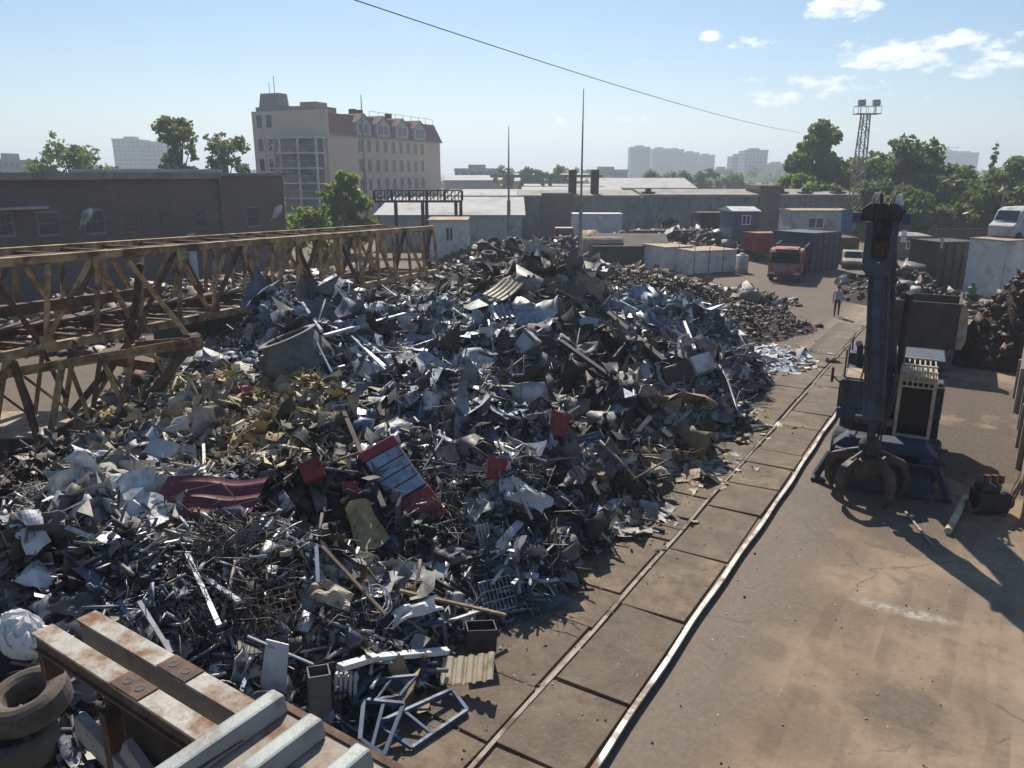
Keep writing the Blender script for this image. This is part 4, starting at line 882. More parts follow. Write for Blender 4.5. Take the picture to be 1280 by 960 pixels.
# tangles of dark wire and thin strips
T = Stuff()
for (px, py, rad, n, mix, L, kind) in [(290, 700, .9, 420, {'grey': 2, 'dark': 6, 'silver': .6}, .9, 'wire'), (240, 725, 1.3, 190, {'silver': 4, 'bluegrey': 3, 'white': 1, 'grey': 3, 'wood': .6}, .95, 'bar'), (105, 715, 1.1, 1300, {'grey': 4, 'dark': 4, 'silver': 1.5}, .55, 'strip'), (440, 775, .8, 420, {'grey': 2, 'dark': 5, 'silver': 1}, .7, 'wire'),
                                       (290, 770, .8, 260, {'dark': 5, 'grey': 2}, .9, 'wire'), (490, 800, 1.0, 160, {'silver': 3, 'bluegrey': 4, 'wood': 2, 'white': 1}, .8, 'bar'), (560, 640, .9, 500, {'dark': 4, 'olive': 2, 'grey': 2}, .7, 'wire'), (650, 660, .8, 400, {'dark': 4, 'brown': 2, 'grey': 2}, .7, 'wire'), (560, 480, 1.6, 500, {'silver': 4, 'grey': 2}, .5, 'strip'), (640, 720, .9, 380, {'silver': 4, 'bluegrey': 4, 'white': 1}, .5, 'strip'), (820, 410, 1.7, 900, {'silver': 5, 'skyblue': 3, 'white': 3}, .35, 'strip')]:
    c0 = hit(px, py); a = g.uniform(0, 6.28, n); r = rad*np.sqrt(g.random(n)); x, y = c0.x+r*np.cos(a), c0.y+r*np.sin(a)
    p = np.c_[x, y, hh(x, y)+g.uniform(0, .45, n)*(1-r/rad*.6)]; c, m = pick(g, n, mix)
    if kind == 'wire': vf = gen_wires(g, p, rots(g, n, .6), L*np.exp(g.normal(size=n)*.35), g.uniform(.005, .011, n), g.uniform(.08, .3, n), 9)
    elif kind == 'bar': vf = gen_bars(g, p, rots(g, n, .45), L*np.exp(g.normal(size=n)*.3), g.uniform(.025, .06, n), g.uniform(.02, .045, n), g.normal(size=n)*.05)
    else: vf = gen_sheets(g, p, rots(g, n, .7), L*np.exp(g.normal(size=n)*.35), g.uniform(.025, .06, n), g.uniform(.2, .8, n), g.uniform(-.6, .6, n), 6, 2)
    T.add(vf, c, m, .25, g)
for (px, py, rad, n, mix, s0) in [(305, 530, 2.1, 1100, {'foam': 3, 'palefoam': 5, 'beige': 4, 'olive': 2, 'offwhite': 1.5}, .26), (380, 530, 1.2, 260, {'foam': 2, 'palefoam': 4, 'olive': 3, 'beige': 2}, .3), (150, 635, 1.1, 150, {'white': 4, 'offwhite': 3, 'silver': 2}, .42), (180, 570, 1.6, 170, {'white': 2, 'offwhite': 4, 'grey': 3, 'beige': 2}, .45), (690, 350, 1.8, 170, {'offwhite': 3, 'beige': 2, 'olive': 3, 'grey': 3, 'palefoam': 1}, .6), (815, 400, 2.0, 700, {'white': 4, 'silver': 5, 'skyblue': 3}, .28),
                                     (860, 545, 1.5, 260, {'offwhite': 4, 'beige': 3, 'wood': 2, 'palefoam': 1, 'white': 1}, .32), (770, 640, 1.2, 160, {'offwhite': 3, 'white': 1, 'beige': 2, 'grey': 2}, .26), (480, 800, 1.2, 60, {'offwhite': 3, 'wood': 2, 'white': 2}, .4), (560, 420, 2.6, 480, {'white': 4, 'silver': 4, 'skyblue': 2}, .32), (640, 590, 1.6, 120, {'white': 2, 'offwhite': 2, 'silver': 3}, .3)]:
    c0 = hit(px, py); a = g.uniform(0, 6.28, n); r = rad*np.sqrt(g.random(n)); x, y = c0.x+r*np.cos(a), c0.y+r*np.sin(a); p = np.c_[x, y, hh(x, y)+g.uniform(.12, .4, n)]; c, m = pick(g, n, mix); l = s0*np.exp(np.clip(g.normal(size=n)*.5, -1, .8))
    T.add(gen_sheets(g, p, rots(g, n, .5, normals(p)), l, l*g.uniform(.35, .95, n), g.uniform(.2, .8, n), g.uniform(-.4, .4, n)), c, m, .18, g)
T.done('wire_tangle', 'tangled wire and thin metal offcuts lying over the heap')
# foot of the heap: mud, crumbs and litter on the ground
Lt = Stuff()
n = 2600; t = g.random(n); edge = np.array([tuple(G(*q))[:2] for q in [(520,945),(580,885),(615,850),(655,775),(737,712),(792,662),(852,595),(902,552),(945,505),(942,445),(930,415)]])
k = t*(len(edge)-1); i = np.minimum(k.astype(int), len(edge)-2); q = edge[i]+(edge[i+1]-edge[i])*(k-i)[:, None]+np.c_[g.exponential(.5, n)-.5, g.normal(size=n)*.2]
c, m = pick(g, n, {'brown': 8, 'offwhite': 1, 'grey': 1.5, 'beige': 1, 'dark': 6, 'wood': .6}); s = g.uniform(.012, .05, n)*(1+q[:, 1]*.035)
Lt.add(gen_lumps(g, np.c_[q, s*.3], rots(g, n, .25), np.c_[s*1.6, s, s*.6]), c, m, .3, g)
n = 420; px = g.uniform(560, 1290, n); d = g.uniform(7, 26, n); xc = (px-640)/F*d*.99+0; x, y = xc*CA-d*SA, xc*SA+d*CA
ok = (x > -7) & (x < 1.3); x, y = x[ok], y[ok]; n = len(x); s = g.uniform(.006, .02, n)
zz = np.where((x > -6.5) & (x < -3.8), .06, .004); c, m = pick(g, n, {'offwhite': 5, 'white': 3, 'brown': 3})
Lt.add(gen_lumps(g, np.c_[x, y, zz+s*.3], rots(g, n, .2), np.c_[s*1.5, s*1.1, s*.7]), c, m, .2, g)
for (px, py, rx, ry, n, mix, s0) in [(965, 450, 1.5, 2.4, 420, {'white': 5, 'skyblue': 3, 'offwhite': 2}, .34), (890, 530, 1.6, 2.6, 460, {'offwhite': 4, 'beige': 3, 'wood': 3, 'white': 1, 'brown': 2}, .3), (880, 590, .8, 1.2, 120, {'beige': 3, 'wood': 2, 'offwhite': 2, 'grey': 2}, .25), (800, 650, .7, 1.5, 160, {'offwhite': 3, 'beige': 2, 'grey': 2, 'brown': 3}, .2)]:
    c0 = G(px, py); x = c0.x+g.normal(size=n)*rx*.5; y = c0.y+g.normal(size=n)*ry*.5; l = s0*np.exp(g.normal(size=n)*.5)
    c, m = pick(g, n, mix); z = np.maximum(0, hh(x, y))+g.uniform(.03, .1, n)
    Lt.add(gen_sheets(g, np.c_[x, y, z], rots(g, n, .22), l, l*g.uniform(.3, .8, n), g.uniform(.1, .4, n), g.uniform(-.2, .2, n)), np.clip(c*1.25, 0, .75), m*.2, .1, g)
Lt.done('litter', 'crumbs of mud, plaster and scrap scattered along the foot of the heap')
# other heaps: rusty turnings and soil further down the yard, rust heap behind the bay wall
def mound(name, label, pts, res, mat, mix, n, s0, seed, kind='lump'):
    """pts: (x, y, radius, height) bumps"""
    gg = np.random.default_rng(seed); P = np.array(pts)
    x0, x1 = (P[:, 0]-P[:, 2]*1.6).min(), (P[:, 0]+P[:, 2]*1.6).max(); y0, y1 = (P[:, 1]-P[:, 2]*1.6).min(), (P[:, 1]+P[:, 2]*1.6).max()
    def hf(x, y):
        h = np.max([a[3]*np.exp(-(((x-a[0])**2+(y-a[1])**2)/a[2]**2)**1.3*1.4) for a in P], 0)
        return h+(.10*np.sin(x*2.3+y)*np.sin(y*2.9-x)+.06*np.sin(x*5.1)*np.sin(y*4.7+x*2))*np.clip(h, 0, 1)-.12-(np.where((np.asarray(x) < 1.95) & (np.asarray(y) < 37), 9., 0.) if name == 'rust_heap' else 0.)
    a, b = int((x1-x0)/res)+1, int((y1-y0)/res)+1; X, Yy = np.meshgrid(np.linspace(x0, x1, a), np.linspace(y0, y1, b), indexing='ij')
    Z = hf(X, Yy); f = grid_faces(a, b); V = np.c_[X.ravel(), Yy.ravel(), Z.ravel()]; f = f[V[f, 2].max(1) > -.1]
    o = np_mesh(name, V, 4, mat, faces=f); o['kind'] = 'stuff'; o['label'] = label; o.data.polygons.foreach_set('use_smooth', [True]*len(o.data.polygons))
    if n:
        q = []
        while len(q) < n:
            x, y = gg.uniform(x0, x1), gg.uniform(y0, y1); z = float(hf(x, y))
            if name == 'rust_heap' and x < 1.9 and y < 37: continue
            if z > -.05 and gg.random() < .3+z: q.append((x, y, z+gg.uniform(-.02, .12)))
        q = np.array(q); c, m = pick(gg, n, mix); St = Stuff(); l = s0*np.exp(gg.normal(size=n)*.5)
        h_ = n//2
        St.add(gen_lumps(gg, q[:h_], rots(gg, h_, .6), np.c_[l, l*.7, l*.5][:h_]), c[:h_], m[:h_], .3, gg)
        St.add(gen_sheets(gg, q[h_:], rots(gg, n-h_, .6), l[h_:]*1.3, l[h_:]*.7, gg.uniform(.3, 1, n-h_), gg.uniform(-.6, .6, n-h_)), c[h_:], m[h_:], .3, gg)
        St.done(name+'_scrap', label+', loose pieces on it')
def gp(px, py, z=0): p = G(px, py, z); return p.x, p.y
mound('soil_heap', 'dark heap of rusty turnings beyond the scrap heap', [(*gp(800, 392), 3.4, 2.3), (*gp(765, 385), 3.0, 2.4), (*gp(850, 385), 3., 1.6), (*gp(900, 412), 3.0, .9), (*gp(960, 408), 2.4, .5), (*gp(920, 395), 3, .7)], .3, 'soil', {'brown': 6, 'rust': 4, 'dark': 4, 'offwhite': .25, 'grey': 1}, 4200, .12, 3)
mound('wood_waste', 'spread of pale broken board and rubbish before the white containers', [(*gp(880, 374), 3.6, .6), (*gp(850, 366), 3.4, .75), (*gp(820, 360), 3.0, 1.0), (*gp(930, 378), 3., .5), (*gp(740, 362), 3.6, 1.7), (*gp(775, 360), 3, 1.5)], .4, 'soil', {'wood': 3, 'offwhite': 4, 'white': 2, 'beige': 3, 'brown': 4, 'rust': 2, 'grey': 3, 'maroon': .6}, 1900, .32, 4)
mound('rust_heap', 'heap of rusty shredded iron behind the bay wall', [(4.2, 41, 3.4, 6.4), (2.2, 39.8, 2.6, 4.2), (5.2, 36, 3.2, 3.6), (5.6, 31, 3.0, 3.0), (6.4, 25, 3.2, 3.0), (7.5, 40, 4.2, 5.2), (1.5, 40.5, 2.1, 2.2), (6, 46, 4., 3.0)], .3, 'rust_soil', {'rust': 7, 'brown': 5, 'dark': 3, 'grey': .8, 'beige': .3}, 10000, .155, 5)
mound('yard_clutter', 'dark clutter of scrap iron in front of the concrete warehouse', [(*gp(700, 322), 5, 1.8), (*gp(660, 330), 5, 1.2), (*gp(850, 312), 5, 2.1), (*gp(800, 308), 5, 1.6), (*gp(880, 312), 4, 2.), (*gp(760, 312), 5, 1.3), (*gp(560, 352), 4, 1.1), (*gp(520, 358), 4, 1.), (*gp(610, 340), 4, 1.4), (*gp(440, 352), 5, .8), (*gp(920, 316), 3, 1.6), (*gp(640, 318), 5, 1.2), (*gp(730, 312), 5, 1.2), (*gp(780, 325), 4.5, 1.1), (*gp(830, 322), 4.5, 1.3), (*gp(600, 325), 4.5, 1.1), (*gp(900, 320), 4, 1.5), (*gp(1120, 362), 3, 1.4), (*gp(1120, 375), 3, 1.1), (*gp(1150, 380), 3, 1.1), (*gp(1180, 388), 2.5, .8)], .4, 'soil', {'dark': 6, 'brown': 5, 'rust': 4, 'grey': 3, 'offwhite': .9, 'silver': .8, 'wood': .6}, 5200, .34, 6)
mound('girder_side_scrap', 'low dark scrap and earth between girder and brick workshop', [(*gp(60, 420), 5, .5), (*gp(250, 380), 5, 1.2), (*gp(330, 365), 5, 1.2), (*gp(100, 395), 5, 1.0), (*gp(150, 530), 2.6, .3), (*gp(210, 500), 2.6, .45), (*gp(20, 420), 4, .8), (*gp(420, 355), 5, .8), (*gp(160, 400), 5, .7), (*gp(240, 470), 2.6, .6)], .4, 'soil', {'dark': 5, 'brown': 5, 'rust': 4, 'grey': 3, 'offwhite': 1, 'silver': .5}, 3000, .34, 7)
# ================================================================ yellow gantry girder lying beside the heap
T0, T1 = D(0, 329, 20), D(541, 285, 45); B0, B1 = D(0, 446, 20), D(547, 339, 45)
ax = (T1-T0); ax.z = 0; ax.normalize(); bk = Vector((-ax.y, ax.x, 0)); GW = 3.3
org = Vector((B0.x, B0.y, 0)); gi = thing('gantry_girder', 'long rusty yellow lattice girder lying between the heap and the brick workshop', 'girder', org)
tp = lambda s, b=0: T0.lerp(T1, s)+bk*(GW*b)-org
bt_ = lambda s, b=0: B0.lerp(B1, s)+bk*(GW*b)-org
NPAN = 18; ss = [-.14+1.14*i/NPAN for i in range(NPAN+1)]
for b, nm in ((0, 'front_truss'), (1, 'rear_truss')):
    ch = MB(); ch.angle(tp(ss[0], b), tp(1, b), .26, .03); ch.beam(tp(ss[0], b)+Vector((0, 0, .015)), tp(1, b)+Vector((0, 0, .015)), .17, .2); ch.build('top_chord', 'yellow_steel', gi)
    ch = MB(); ch.beam(bt_(ss[0], b), bt_(1, b), .24, .26); ch.build('bottom_chord', 'rust_steel' if b else 'yellow_steel', gi)
    for i, s in enumerate(ss):
        e = MB(); e.angle(bt_(s, b)+Vector((0, 0, .1)), tp(s, b)-Vector((0, 0, .1)), .17, .03, ax); e.beam(bt_(s, b)+ax*.05+Vector((0, 0, .12)), tp(s, b)+ax*.05-Vector((0, 0, .1)), .05, .14, ax); e.build('upright', 'yellow_steel', gi)
        if i < NPAN:
            d_ = MB(); s2 = ss[i+1]; p, q = (bt_(s, b), tp(s2, b)) if i % 2 else (tp(s, b), bt_(s2, b)); off = bk*(.05 if b == 0 else -.05)
            d_.beam(p+off, q+off, .045, .11, bk); d_.beam(p+off*3, q+off*3, .04, .10, bk); d_.build('diagonal', 'rust_steel' if (i*3+b) % 5 < 2 else 'yellow_steel', gi)
            gs = MB(); c_ = p-off*2.4; gs.box(c_+Vector((0, 0, -.16 if not i % 2 else .16)), (.02, .45, .4), Matrix((bk, ax, Vector((0, 0, 1)))).transposed()); gs.build('gusset', 'yellow_steel', gi)
for i, s in enumerate(ss):
    e = MB(); e.beam(tp(s)-Vector((0, 0, .03)), tp(s, 1)-Vector((0, 0, .03)), .12); e.build('cross_member', 'rust_steel', gi); MB().beam(bt_(s), bt_(s, 1), .14).build('floor_beam', 'rust_steel', gi)
    if i < NPAN:
        e = MB(); e.beam(tp(s)-Vector((0, 0, .12)), tp(ss[i+1], 1)-Vector((0, 0, .12)), .08); e.build('wind_bracing', 'rust_steel', gi); e = MB(); e.beam(bt_(s, 1), bt_(ss[i+1]), .08); e.build('wind_bracing', 'rust_steel', gi); e = MB(); e.beam(tp(s, .5), tp(ss[i+1], .5), .3 if i % 3 == 0 else .1, .05); e.build('wind_bracing', 'rust_steel', gi)
wk = MB(); wk.beam(bt_(-.1, .75)+Vector((0, 0, .3)), bt_(.5, .75)+Vector((0, 0, .3)), .9, .06); wk.beam(bt_(-.1, .3)+Vector((0, 0, 1.05)), bt_(.25, .3)+Vector((0, 0, 1.0)), .3, .32); wk.build('walkway', 'rust_steel', gi)
# hinged leg frame folded under its near end
lt_ = thing('folded_gantry_truss', 'triangular rusty yellow leg frame folded under the near end of the girder', 'truss', org)
P_ = lambda px, py, d, b=0.: D(px, py, d)+bk*b-org
mem = [((20, 452), (57, 568), .2), ((82, 452), (62, 568), .19), ((86, 450), (116, 528), .12), ((128, 445), (116, 528), .13), ((128, 445), (156, 506), .13), ((170, 432), (152, 530), .17), ((245, 430), (160, 530), .22), ((190, 440), (230, 500), .08), ((30, 470), (110, 530), .06), ((240, 428), (190, 512), .13),
       ((-10, 470), (250, 426), .16), ((163, 326), (241, 424), .14), ((168, 430), (243, 424), .10), ((168, 438), (222, 455), .08), ((60, 570), (118, 530), .18), ((118, 530), (200, 498), .15), ((200, 470), (215, 500), .1), ((-30, 500), (20, 455), .16), ((165, 425), (175, 330), .12)]
for j, (a, b, w_) in enumerate(mem):
    e = MB(); d1 = 20.3+.4*(a[0] > 150); e.angle(P_(*a, d1), P_(*b, d1), w_*1.15, .028, bk); e.build('leg_member', 'yellow_steel' if j % 3 else 'rust_steel', lt_)
    if j < 10: e = MB(); e.angle(P_(*a, d1, 2.1), P_(*b, d1, 2.1), w_, .028, bk); e.build('leg_member', 'yellow_steel' if j % 2 else 'rust_steel', lt_)
e = MB(); e.beam(P_(85, 442, 20.6), P_(235, 462, 20.9, 1.2), .2, .26); e.build('end_beam', 'rust_steel', lt_)
e = MB(); q = P_(241, 428, 20.6); e.lathe([(.0, -.16), (.26, -.16), (.26, .16), (.0, .16)], 16, q, 'Y'); e.lathe([(.3, -.05), (.3, .05), (.1, .05)], 16, P_(166, 411, 20.4), 'Y'); e.build('pivot_pin', 'rust_steel', lt_)
# dark container wall under the girder, pale block at the picture edge
def boxbody(name, label, pxa, pxb, ztop, da, db, depth, mat, cat, top=None, zb=.0, ribs=0, rim=False, group=None, tm=None):
    a, b = C(pxa, da, 0), C(pxb, db, 0); d = b-a; L = d.length; t = thing(name, label, cat, a, math.atan2(d.y, d.x), group)
    m = MB(); m.b2((0, 0, zb), (L, depth, ztop)); m.build('body', mat, t, bevel=.02)
    if top: MB().b2((-.06, -.06, ztop+.003), (L+.06, depth+.06, ztop+.07)).build('roof', top, t)
    if ribs:
        r = MB()
        for i in range(ribs+1): x = L*i/ribs; r.b2((x-.05, -.07, zb+.05), (x+.05, -.003, ztop-.05))
        r.build('ribs', mat, t)
    if rim:
        r = MB()
        for (lo, hi) in (((-.08, -.08), (L+.08, -.003)), ((-.08, depth+.003), (L+.08, depth+.08)), ((-.08, -.005), (-.003, depth+.005)), ((L+.003, -.005), (L+.08, depth+.005))): r.b2((*lo, ztop-.14+.002*(lo[1] == -.005)), (*hi, ztop+.04-.002*(lo[1] == -.005)))
        r.build('rim', tm or mat, t)
    return t, L
def zat(px, py, d): return D(px, py, d).z
boxbody('scrap_container', 'long dark container wall standing under the girder behind the heap', 236, 470, 2.5, 29.2, 37.4, 2.2, 'dark_green', 'container', ribs=18, rim=True)
boxbody('steel_block', 'low block with pale dusty top at the foot of the girder leg', -60, 56, zat(30, 548, 20.6), 20.6, 20.6, 2.3, 'brown_dark', 'block', top='tan_roof', ribs=6)
# ================================================================ cabins, containers and clutter across the yard
boxbody('white_container', 'white box container standing before the concrete warehouse, behind the tall mast', 716, 777, zat(745, 268, 93), 93, 93, 3, 'white_paint', 'container', top='pale_grey', ribs=0)
cabin('brown_shed', 'low brown shed with shallow gable roof beside the white containers', 742, 834, 309, 336, 67, 5, 'brown_dark', 'brown_dark', None, 'shed', bulge=.9)
t, L = boxbody('storage_container', 'white storage container with rusty door seams and tan roof, nearer the truck', 866, 919, zat(892, 315, 62), 62, 63.5, 3.4, 'white_paint', 'container', top='tan_roof', group='white storage containers')
r = MB()
for x in (.02, L*.35, L*.68): r.b2((x, -.03, .1), (x+.05, -.003, 2.3))
r.b2((.0, -.04, .05), (L, -.031, .14)); r.build('door_seams', 'rust_steel', t)
t, L = boxbody('storage_container', 'white storage container with tan roof beside the brown shed', 830, 864, zat(847, 310, 64), 64, 65, 3.6, 'white_paint', 'container', top='tan_roof', group='white storage containers')
r = MB(); r.b2((L*.5, -.03, .1), (L*.5+.05, -.003, 2.2)); r.build('door_seams', 'rust_steel', t)
tk = thing('white_tank', 'upright white plastic tank between white containers and orange truck', 'tank', C(926, 64)); MB().lathe([(0, 0), (.55, 0), (.55, 1.35), (.5, 1.42), (.18, 1.5), (.18, 1.58), (0, 1.58)], 18).build('tank_body', 'white_sheet', tk, smooth=True)
for z in (.4, .8, 1.15): MB().lathe([(.55, z), (.575, z+.02), (.575, z+.05), (.55, z+.07)], 18).build('hoop', 'white_sheet', tk)
t = cabin('blue_cabin', 'dark blue site cabin with a rounded roof and a small bright window', 913, 945, 265, 306, 78, 5, 'blue_dull', 'pale_grey', (925, 933.5, 270, 280), 'cabin', bulge=.35)
MB().b2((.82, -.02, zat(929, 279, 78)), (1.18, -.0185, zat(929, 271, 78))).build('notice', 'red_paint', t)
t = cabin('grey_cabin', 'pale grey site cabin with a wide window and overhanging tan roof', 986, 1054, 264, 293, 82, 4, 'pale_grey', 'tan_roof', (1007, 1025, 273, 284), 'cabin')
sp = MB(); sp.box((0, 0, 1.25), (1.1, .06, 2.5), (R(-14), 0, 0)); sp.box((0, -.04, 1.25), (1.02, .04, .06), (R(-14), 0, 0))
o = sp.build('leaning_sheet', 'blue_dull', loc=C(1057, 80, zat(1057, 293, 80)), rz=A-.1); tag(o, 'light blue sheet panel leaning at the end of the grey cabin', 'panel')
boxbody('stacked_skip', 'dark rusty skip standing between warehouse wall and blue cabin', 872, 912, zat(890, 266, 86), 86, 86, 3, 'brown_dark', 'skip', ribs=5, rim=True)
boxbody('red_trailer', 'dull red tipper trailer body behind the orange truck', 944, 992, zat(968, 292, 72), 72, 73, 2.4, 'red_paint', 'trailer', ribs=6, rim=True, zb=.9)
boxbody('red_bin', 'small dull red bin before the white box container', 694, 716, zat(705, 285, 84), 84, 84, 1.8, 'maroon', 'bin', ribs=3)
boxbody('tyre_crib', 'dark steel crib full of old tyres behind the heap crest', 604, 664, zat(630, 323, 54), 54, 54, 3, 'brown_dark', 'skip', ribs=4, rim=True)
boxbody('long_tank', 'long rusty beam box lying in the clutter before the warehouse', 790, 868, zat(830, 288, 82), 82, 82, 1.2, 'rust_steel', 'beam')
t = thing('rusty_cylinder', 'pale rusty cylinder lying in the clutter behind the brown shed', 'tank', C(752, 68, 1.9), A); MB().lathe([(0, 0), (.65, 0), (.7, .1), (.7, 3.4), (.65, 3.5), (0, 3.5)], 16, axis='X', c=(-1.7, 0, .0)).build('shell', 'tan_roof', t, smooth=False)
boxbody('plank_stack', 'pale plank stack near the parked car, beyond the material handler', 1122, 1162, zat(1140, 335, 56), 56, 56, 1.2, 'wood', 'stack', ribs=0)
t = cabin('brick_hut', 'dark brick hut with a white notice and small window behind the car', 1116, 1158, 296, 330, 74, 5, 'brick', 'roof_felt', (1131, 1138, 302, 310), 'hut')
MB().b2((.5, -.04, 1.6), (1.0, -.003, 2.7)).build('notice', 'white_sheet', t)
fence = thing('board_fence', 'dark board fence below the grove trees behind the brick hut', 'fence', C(1157, 78), A); MB().b2((0, 0, 0), (11, .15, 2.6)).build('boards', 'brown_dark', fence)
for i in range(7): MB().b2((i*1.8, -.12, 0), (i*1.8+.15, -.003, 2.8)).build('post', 'brown_dark', fence)
# old tyres
def tyre_mesh(ro=.52, ri=.28, w=.3, tread=26):
    m = MB(); h = w/2
    m.lathe([(ri, -h*.75), (ri+.05, -h*.95), ((ro+ri)/2, -h*1.05), (ro-.06, -h*.92), (ro-.01, -h*.72), (ro, 0), (ro-.01, h*.72), (ro-.06, h*.92), ((ro+ri)/2, h*1.05), (ri+.05, h*.95), (ri, h*.75), (ri-.02, 0)], 36, closed=True)
    if tread:
        for k in range(tread):
            a = 2*math.pi*k/tread
            for s_ in (-1, 1): m.box((math.cos(a)*(ro+.001), math.sin(a)*(ro+.001), s_*h*.42), (.035, .06, h*.62), Euler((s_*.5, 0, a)).to_matrix() if False else Matrix.Rotation(a, 3, 'Z') @ Matrix.Rotation(s_*.4, 3, 'X'))
    return m
tys = [(611, 318, 0.2, .3), (622, 312, .5, 1.2), (634, 316, 1.3, .5), (645, 312, .2, 2.0), (655, 318, 1.1, 1.), (668, 313, .05, .2), (668, 319, .05, .5), (683, 322, 1.2, .9), (693, 318, .9, 2.2), (617, 306, 1.35, .4), (640, 305, .9, .9), (606, 311, 1.2, 2.6), (650, 306, .4, .2), (676, 308, .7, 1.9), (630, 323, 1.3, .2)]
kinds = ['first tyre from the white cabin side on the crib', 'tyre propped over the crib corner beside the thin mast', 'upright tyre facing out of the tyre crib', 'flat tyre on the middle of the tyre crib', 'tilted tyre at the tall-mast end of the crib', 'flat tyre topping the short stack near the heap crest', 'lower flat tyre of the short stack near the heap crest', 'upright tyre leaning beside the heap crest', 'tilted tyre closest to the tall thin mast', 'highest upright tyre on the crib', 'leaning tyre high on the middle of the crib', 'upright tyre at the very end of the crib', 'half-flat tyre behind the crib rim', 'slanted tyre behind the short stack', 'upright tyre low against the crib side']
tm0 = tyre_mesh(.55, .3, .34, 0).build('old_tyre', 'rubber', smooth=True)
for k, (px, py, tx_, rz_) in enumerate(tys):
    o = tm0 if k == 0 else tm0.copy()
    if k: COL.objects.link(o)
    o.location = D(px, py, 53+((k*7) % 5)*.6); o.rotation_euler = (tx_, 0, rz_+A); tag(o, kinds[k], 'tyre', 'old tyres on the crib behind the heap')
# ================================================================ vehicles
def wheel(parent, x, y, r, w_, rim='grey_steel'):
    wo = MB().lathe([(r*.55, -w_/2), (r*.9, -w_/2), (r, -w_*.36), (r, w_*.36), (r*.9, w_/2), (r*.55, w_/2)], 22, axis='X', c=(x, y, r), closed=True).build('wheel', 'rubber', parent)
    MB().lathe([(0, -w_*.30), (r*.3, -w_*.34), (r*.54, -w_*.2), (r*.56, 0), (r*.54, w_*.2), (r*.3, w_*.34), (0, w_*.30)], 16, axis='X', c=(x, y, r)).build('rim', rim, wo)
# orange tipper truck, nose toward the camera
tk = thing('tipper_truck', 'orange cabbed tipper truck with a dark blue body facing down the yard', 'truck', C(979, 58), .12)
cb = MB(); cb.prism([(0, .75), (0, 1.75), (.22, 2.75), (.5, 3.0), (2.1, 3.05), (2.1, .75)], -1.25, 1.25, 'YZ'); cb.build('cab', 'orange_paint', tk, bevel=.05)
MB().raw([(-1.1, -.012, 1.78), (1.1, -.012, 1.78), (1.02, .2, 2.72), (-1.02, .2, 2.72)], [(0, 1, 2, 3)]).build('windscreen', 'glass', tk, solid=.02)
for s_ in (-1, 1):
    MB().raw([(s_*1.258, .3, 1.75), (s_*1.258, 1.3, 1.75), (s_*1.258, 1.3, 2.6), (s_*1.258, .45, 2.6)], [(0, 1, 2, 3)]).build('side_window', 'glass', tk, solid=.01)
    MB().box((s_*1.5, -.05, 2.2), (.18, .12, .6)).beam((s_*1.24, 0, 2.45), (s_*1.5, -.05, 2.45), .04).build('mirror', 'dark_steel', tk)
    MB().b2((s_*.72, -.12, .72), (s_*1.18, -.03, .95)).build('headlight', 'pale_grey', tk)
    wheel(tk, s_*1.05, 1.0, .52, .32); wheel(tk, s_*1.0, 5.6, .52, .5); wheel(tk, s_*1.0, 6.9, .52, .5)
gr = MB()
for k in range(4): gr.b2((-.85, -.05, 1.02+k*.15), (.85, -.003, 1.12+k*.15))
gr.build('grille', 'grey_steel', tk); MB().b2((-1.25, -.14, .42), (1.25, -.003, .74)).build('bumper', 'dark_steel', tk, bevel=.02)
MB().prism([(.15, 3.06), (.4, 3.2), (1.6, 3.2), (2.0, 3.06)], -.9, .9, 'YZ').build('sun_visor', 'orange_paint', tk)
MB().b2((-.45, 1.8, .55), (.45, 8.2, .95)).build('chassis', 'dark_steel', tk)
bd = MB(); bd.b2((-1.25, 2.5, 1.15), (1.25, 8.4, 1.3)); bd.b2((-1.25, 2.5, 1.302), (-1.17, 8.4, 3.1)); bd.b2((1.17, 2.5, 1.302), (1.25, 8.4, 3.1)); bd.b2((-1.168, 2.5, 1.302), (1.168, 2.6, 3.3))
for k in range(7): bd.b2((1.252, 2.7+k*.9, 1.2), (1.33, 2.82+k*.9, 3.05)); bd.b2((-1.33, 2.7+k*.9, 1.2), (-1.252, 2.82+k*.9, 3.05))
bd.build('dump_body', 'navy_paint', tk)
tk.scale = (.95, .95, .8)
# second dark blue skip body right of it
boxbody('blue_skip', 'tall dark blue skip standing close behind the orange truck cab', 1012, 1046, zat(1030, 292, 64), 64, 66, 4, 'navy_paint', 'skip', ribs=5, rim=True)
boxbody('rust_wall_skip', 'brown corrugated skip between blue skip and material handler', 1046, 1070, zat(1058, 297, 70), 70, 70, 3, 'rust_steel', 'skip', ribs=6)
# parked car beyond the handler
car = thing('parked_car', 'silver parked car seen nose on behind the tipper body', 'car', C(1138, 60), -.1)
b_ = MB(); b_.prism([(0, .3), (-.05, .7), (.9, .86), (1.5, 1.38), (2.9, 1.42), (3.7, .95), (4.1, .9), (4.1, .3)], -.82, .82, 'YZ'); b_.build('body', 'grey_steel', car, bevel=.08)
MB().raw([(-.68, .93, .9), (.68, .93, .9), (.6, 1.46, 1.36), (-.6, 1.46, 1.36)], [(0, 1, 2, 3)]).build('windscreen', 'glass', car, solid=.03)
MB().b2((-.7, -.1, .3), (.7, -.055, .45)).build('bumper', 'dark_steel', car)
for s_ in (-1, 1):
    MB().b2((s_*.5, -.075, .55), (s_*.78, -.03, .7)).build('headlight', 'white_sheet', car)
    for y in (.75, 3.2): wheel(car, s_*.78, y, .31, .2)
# second car half hidden by boom
car2 = copy_thing(car, C(1066, 66), .2, 'small silver car half hidden behind the handler boom')
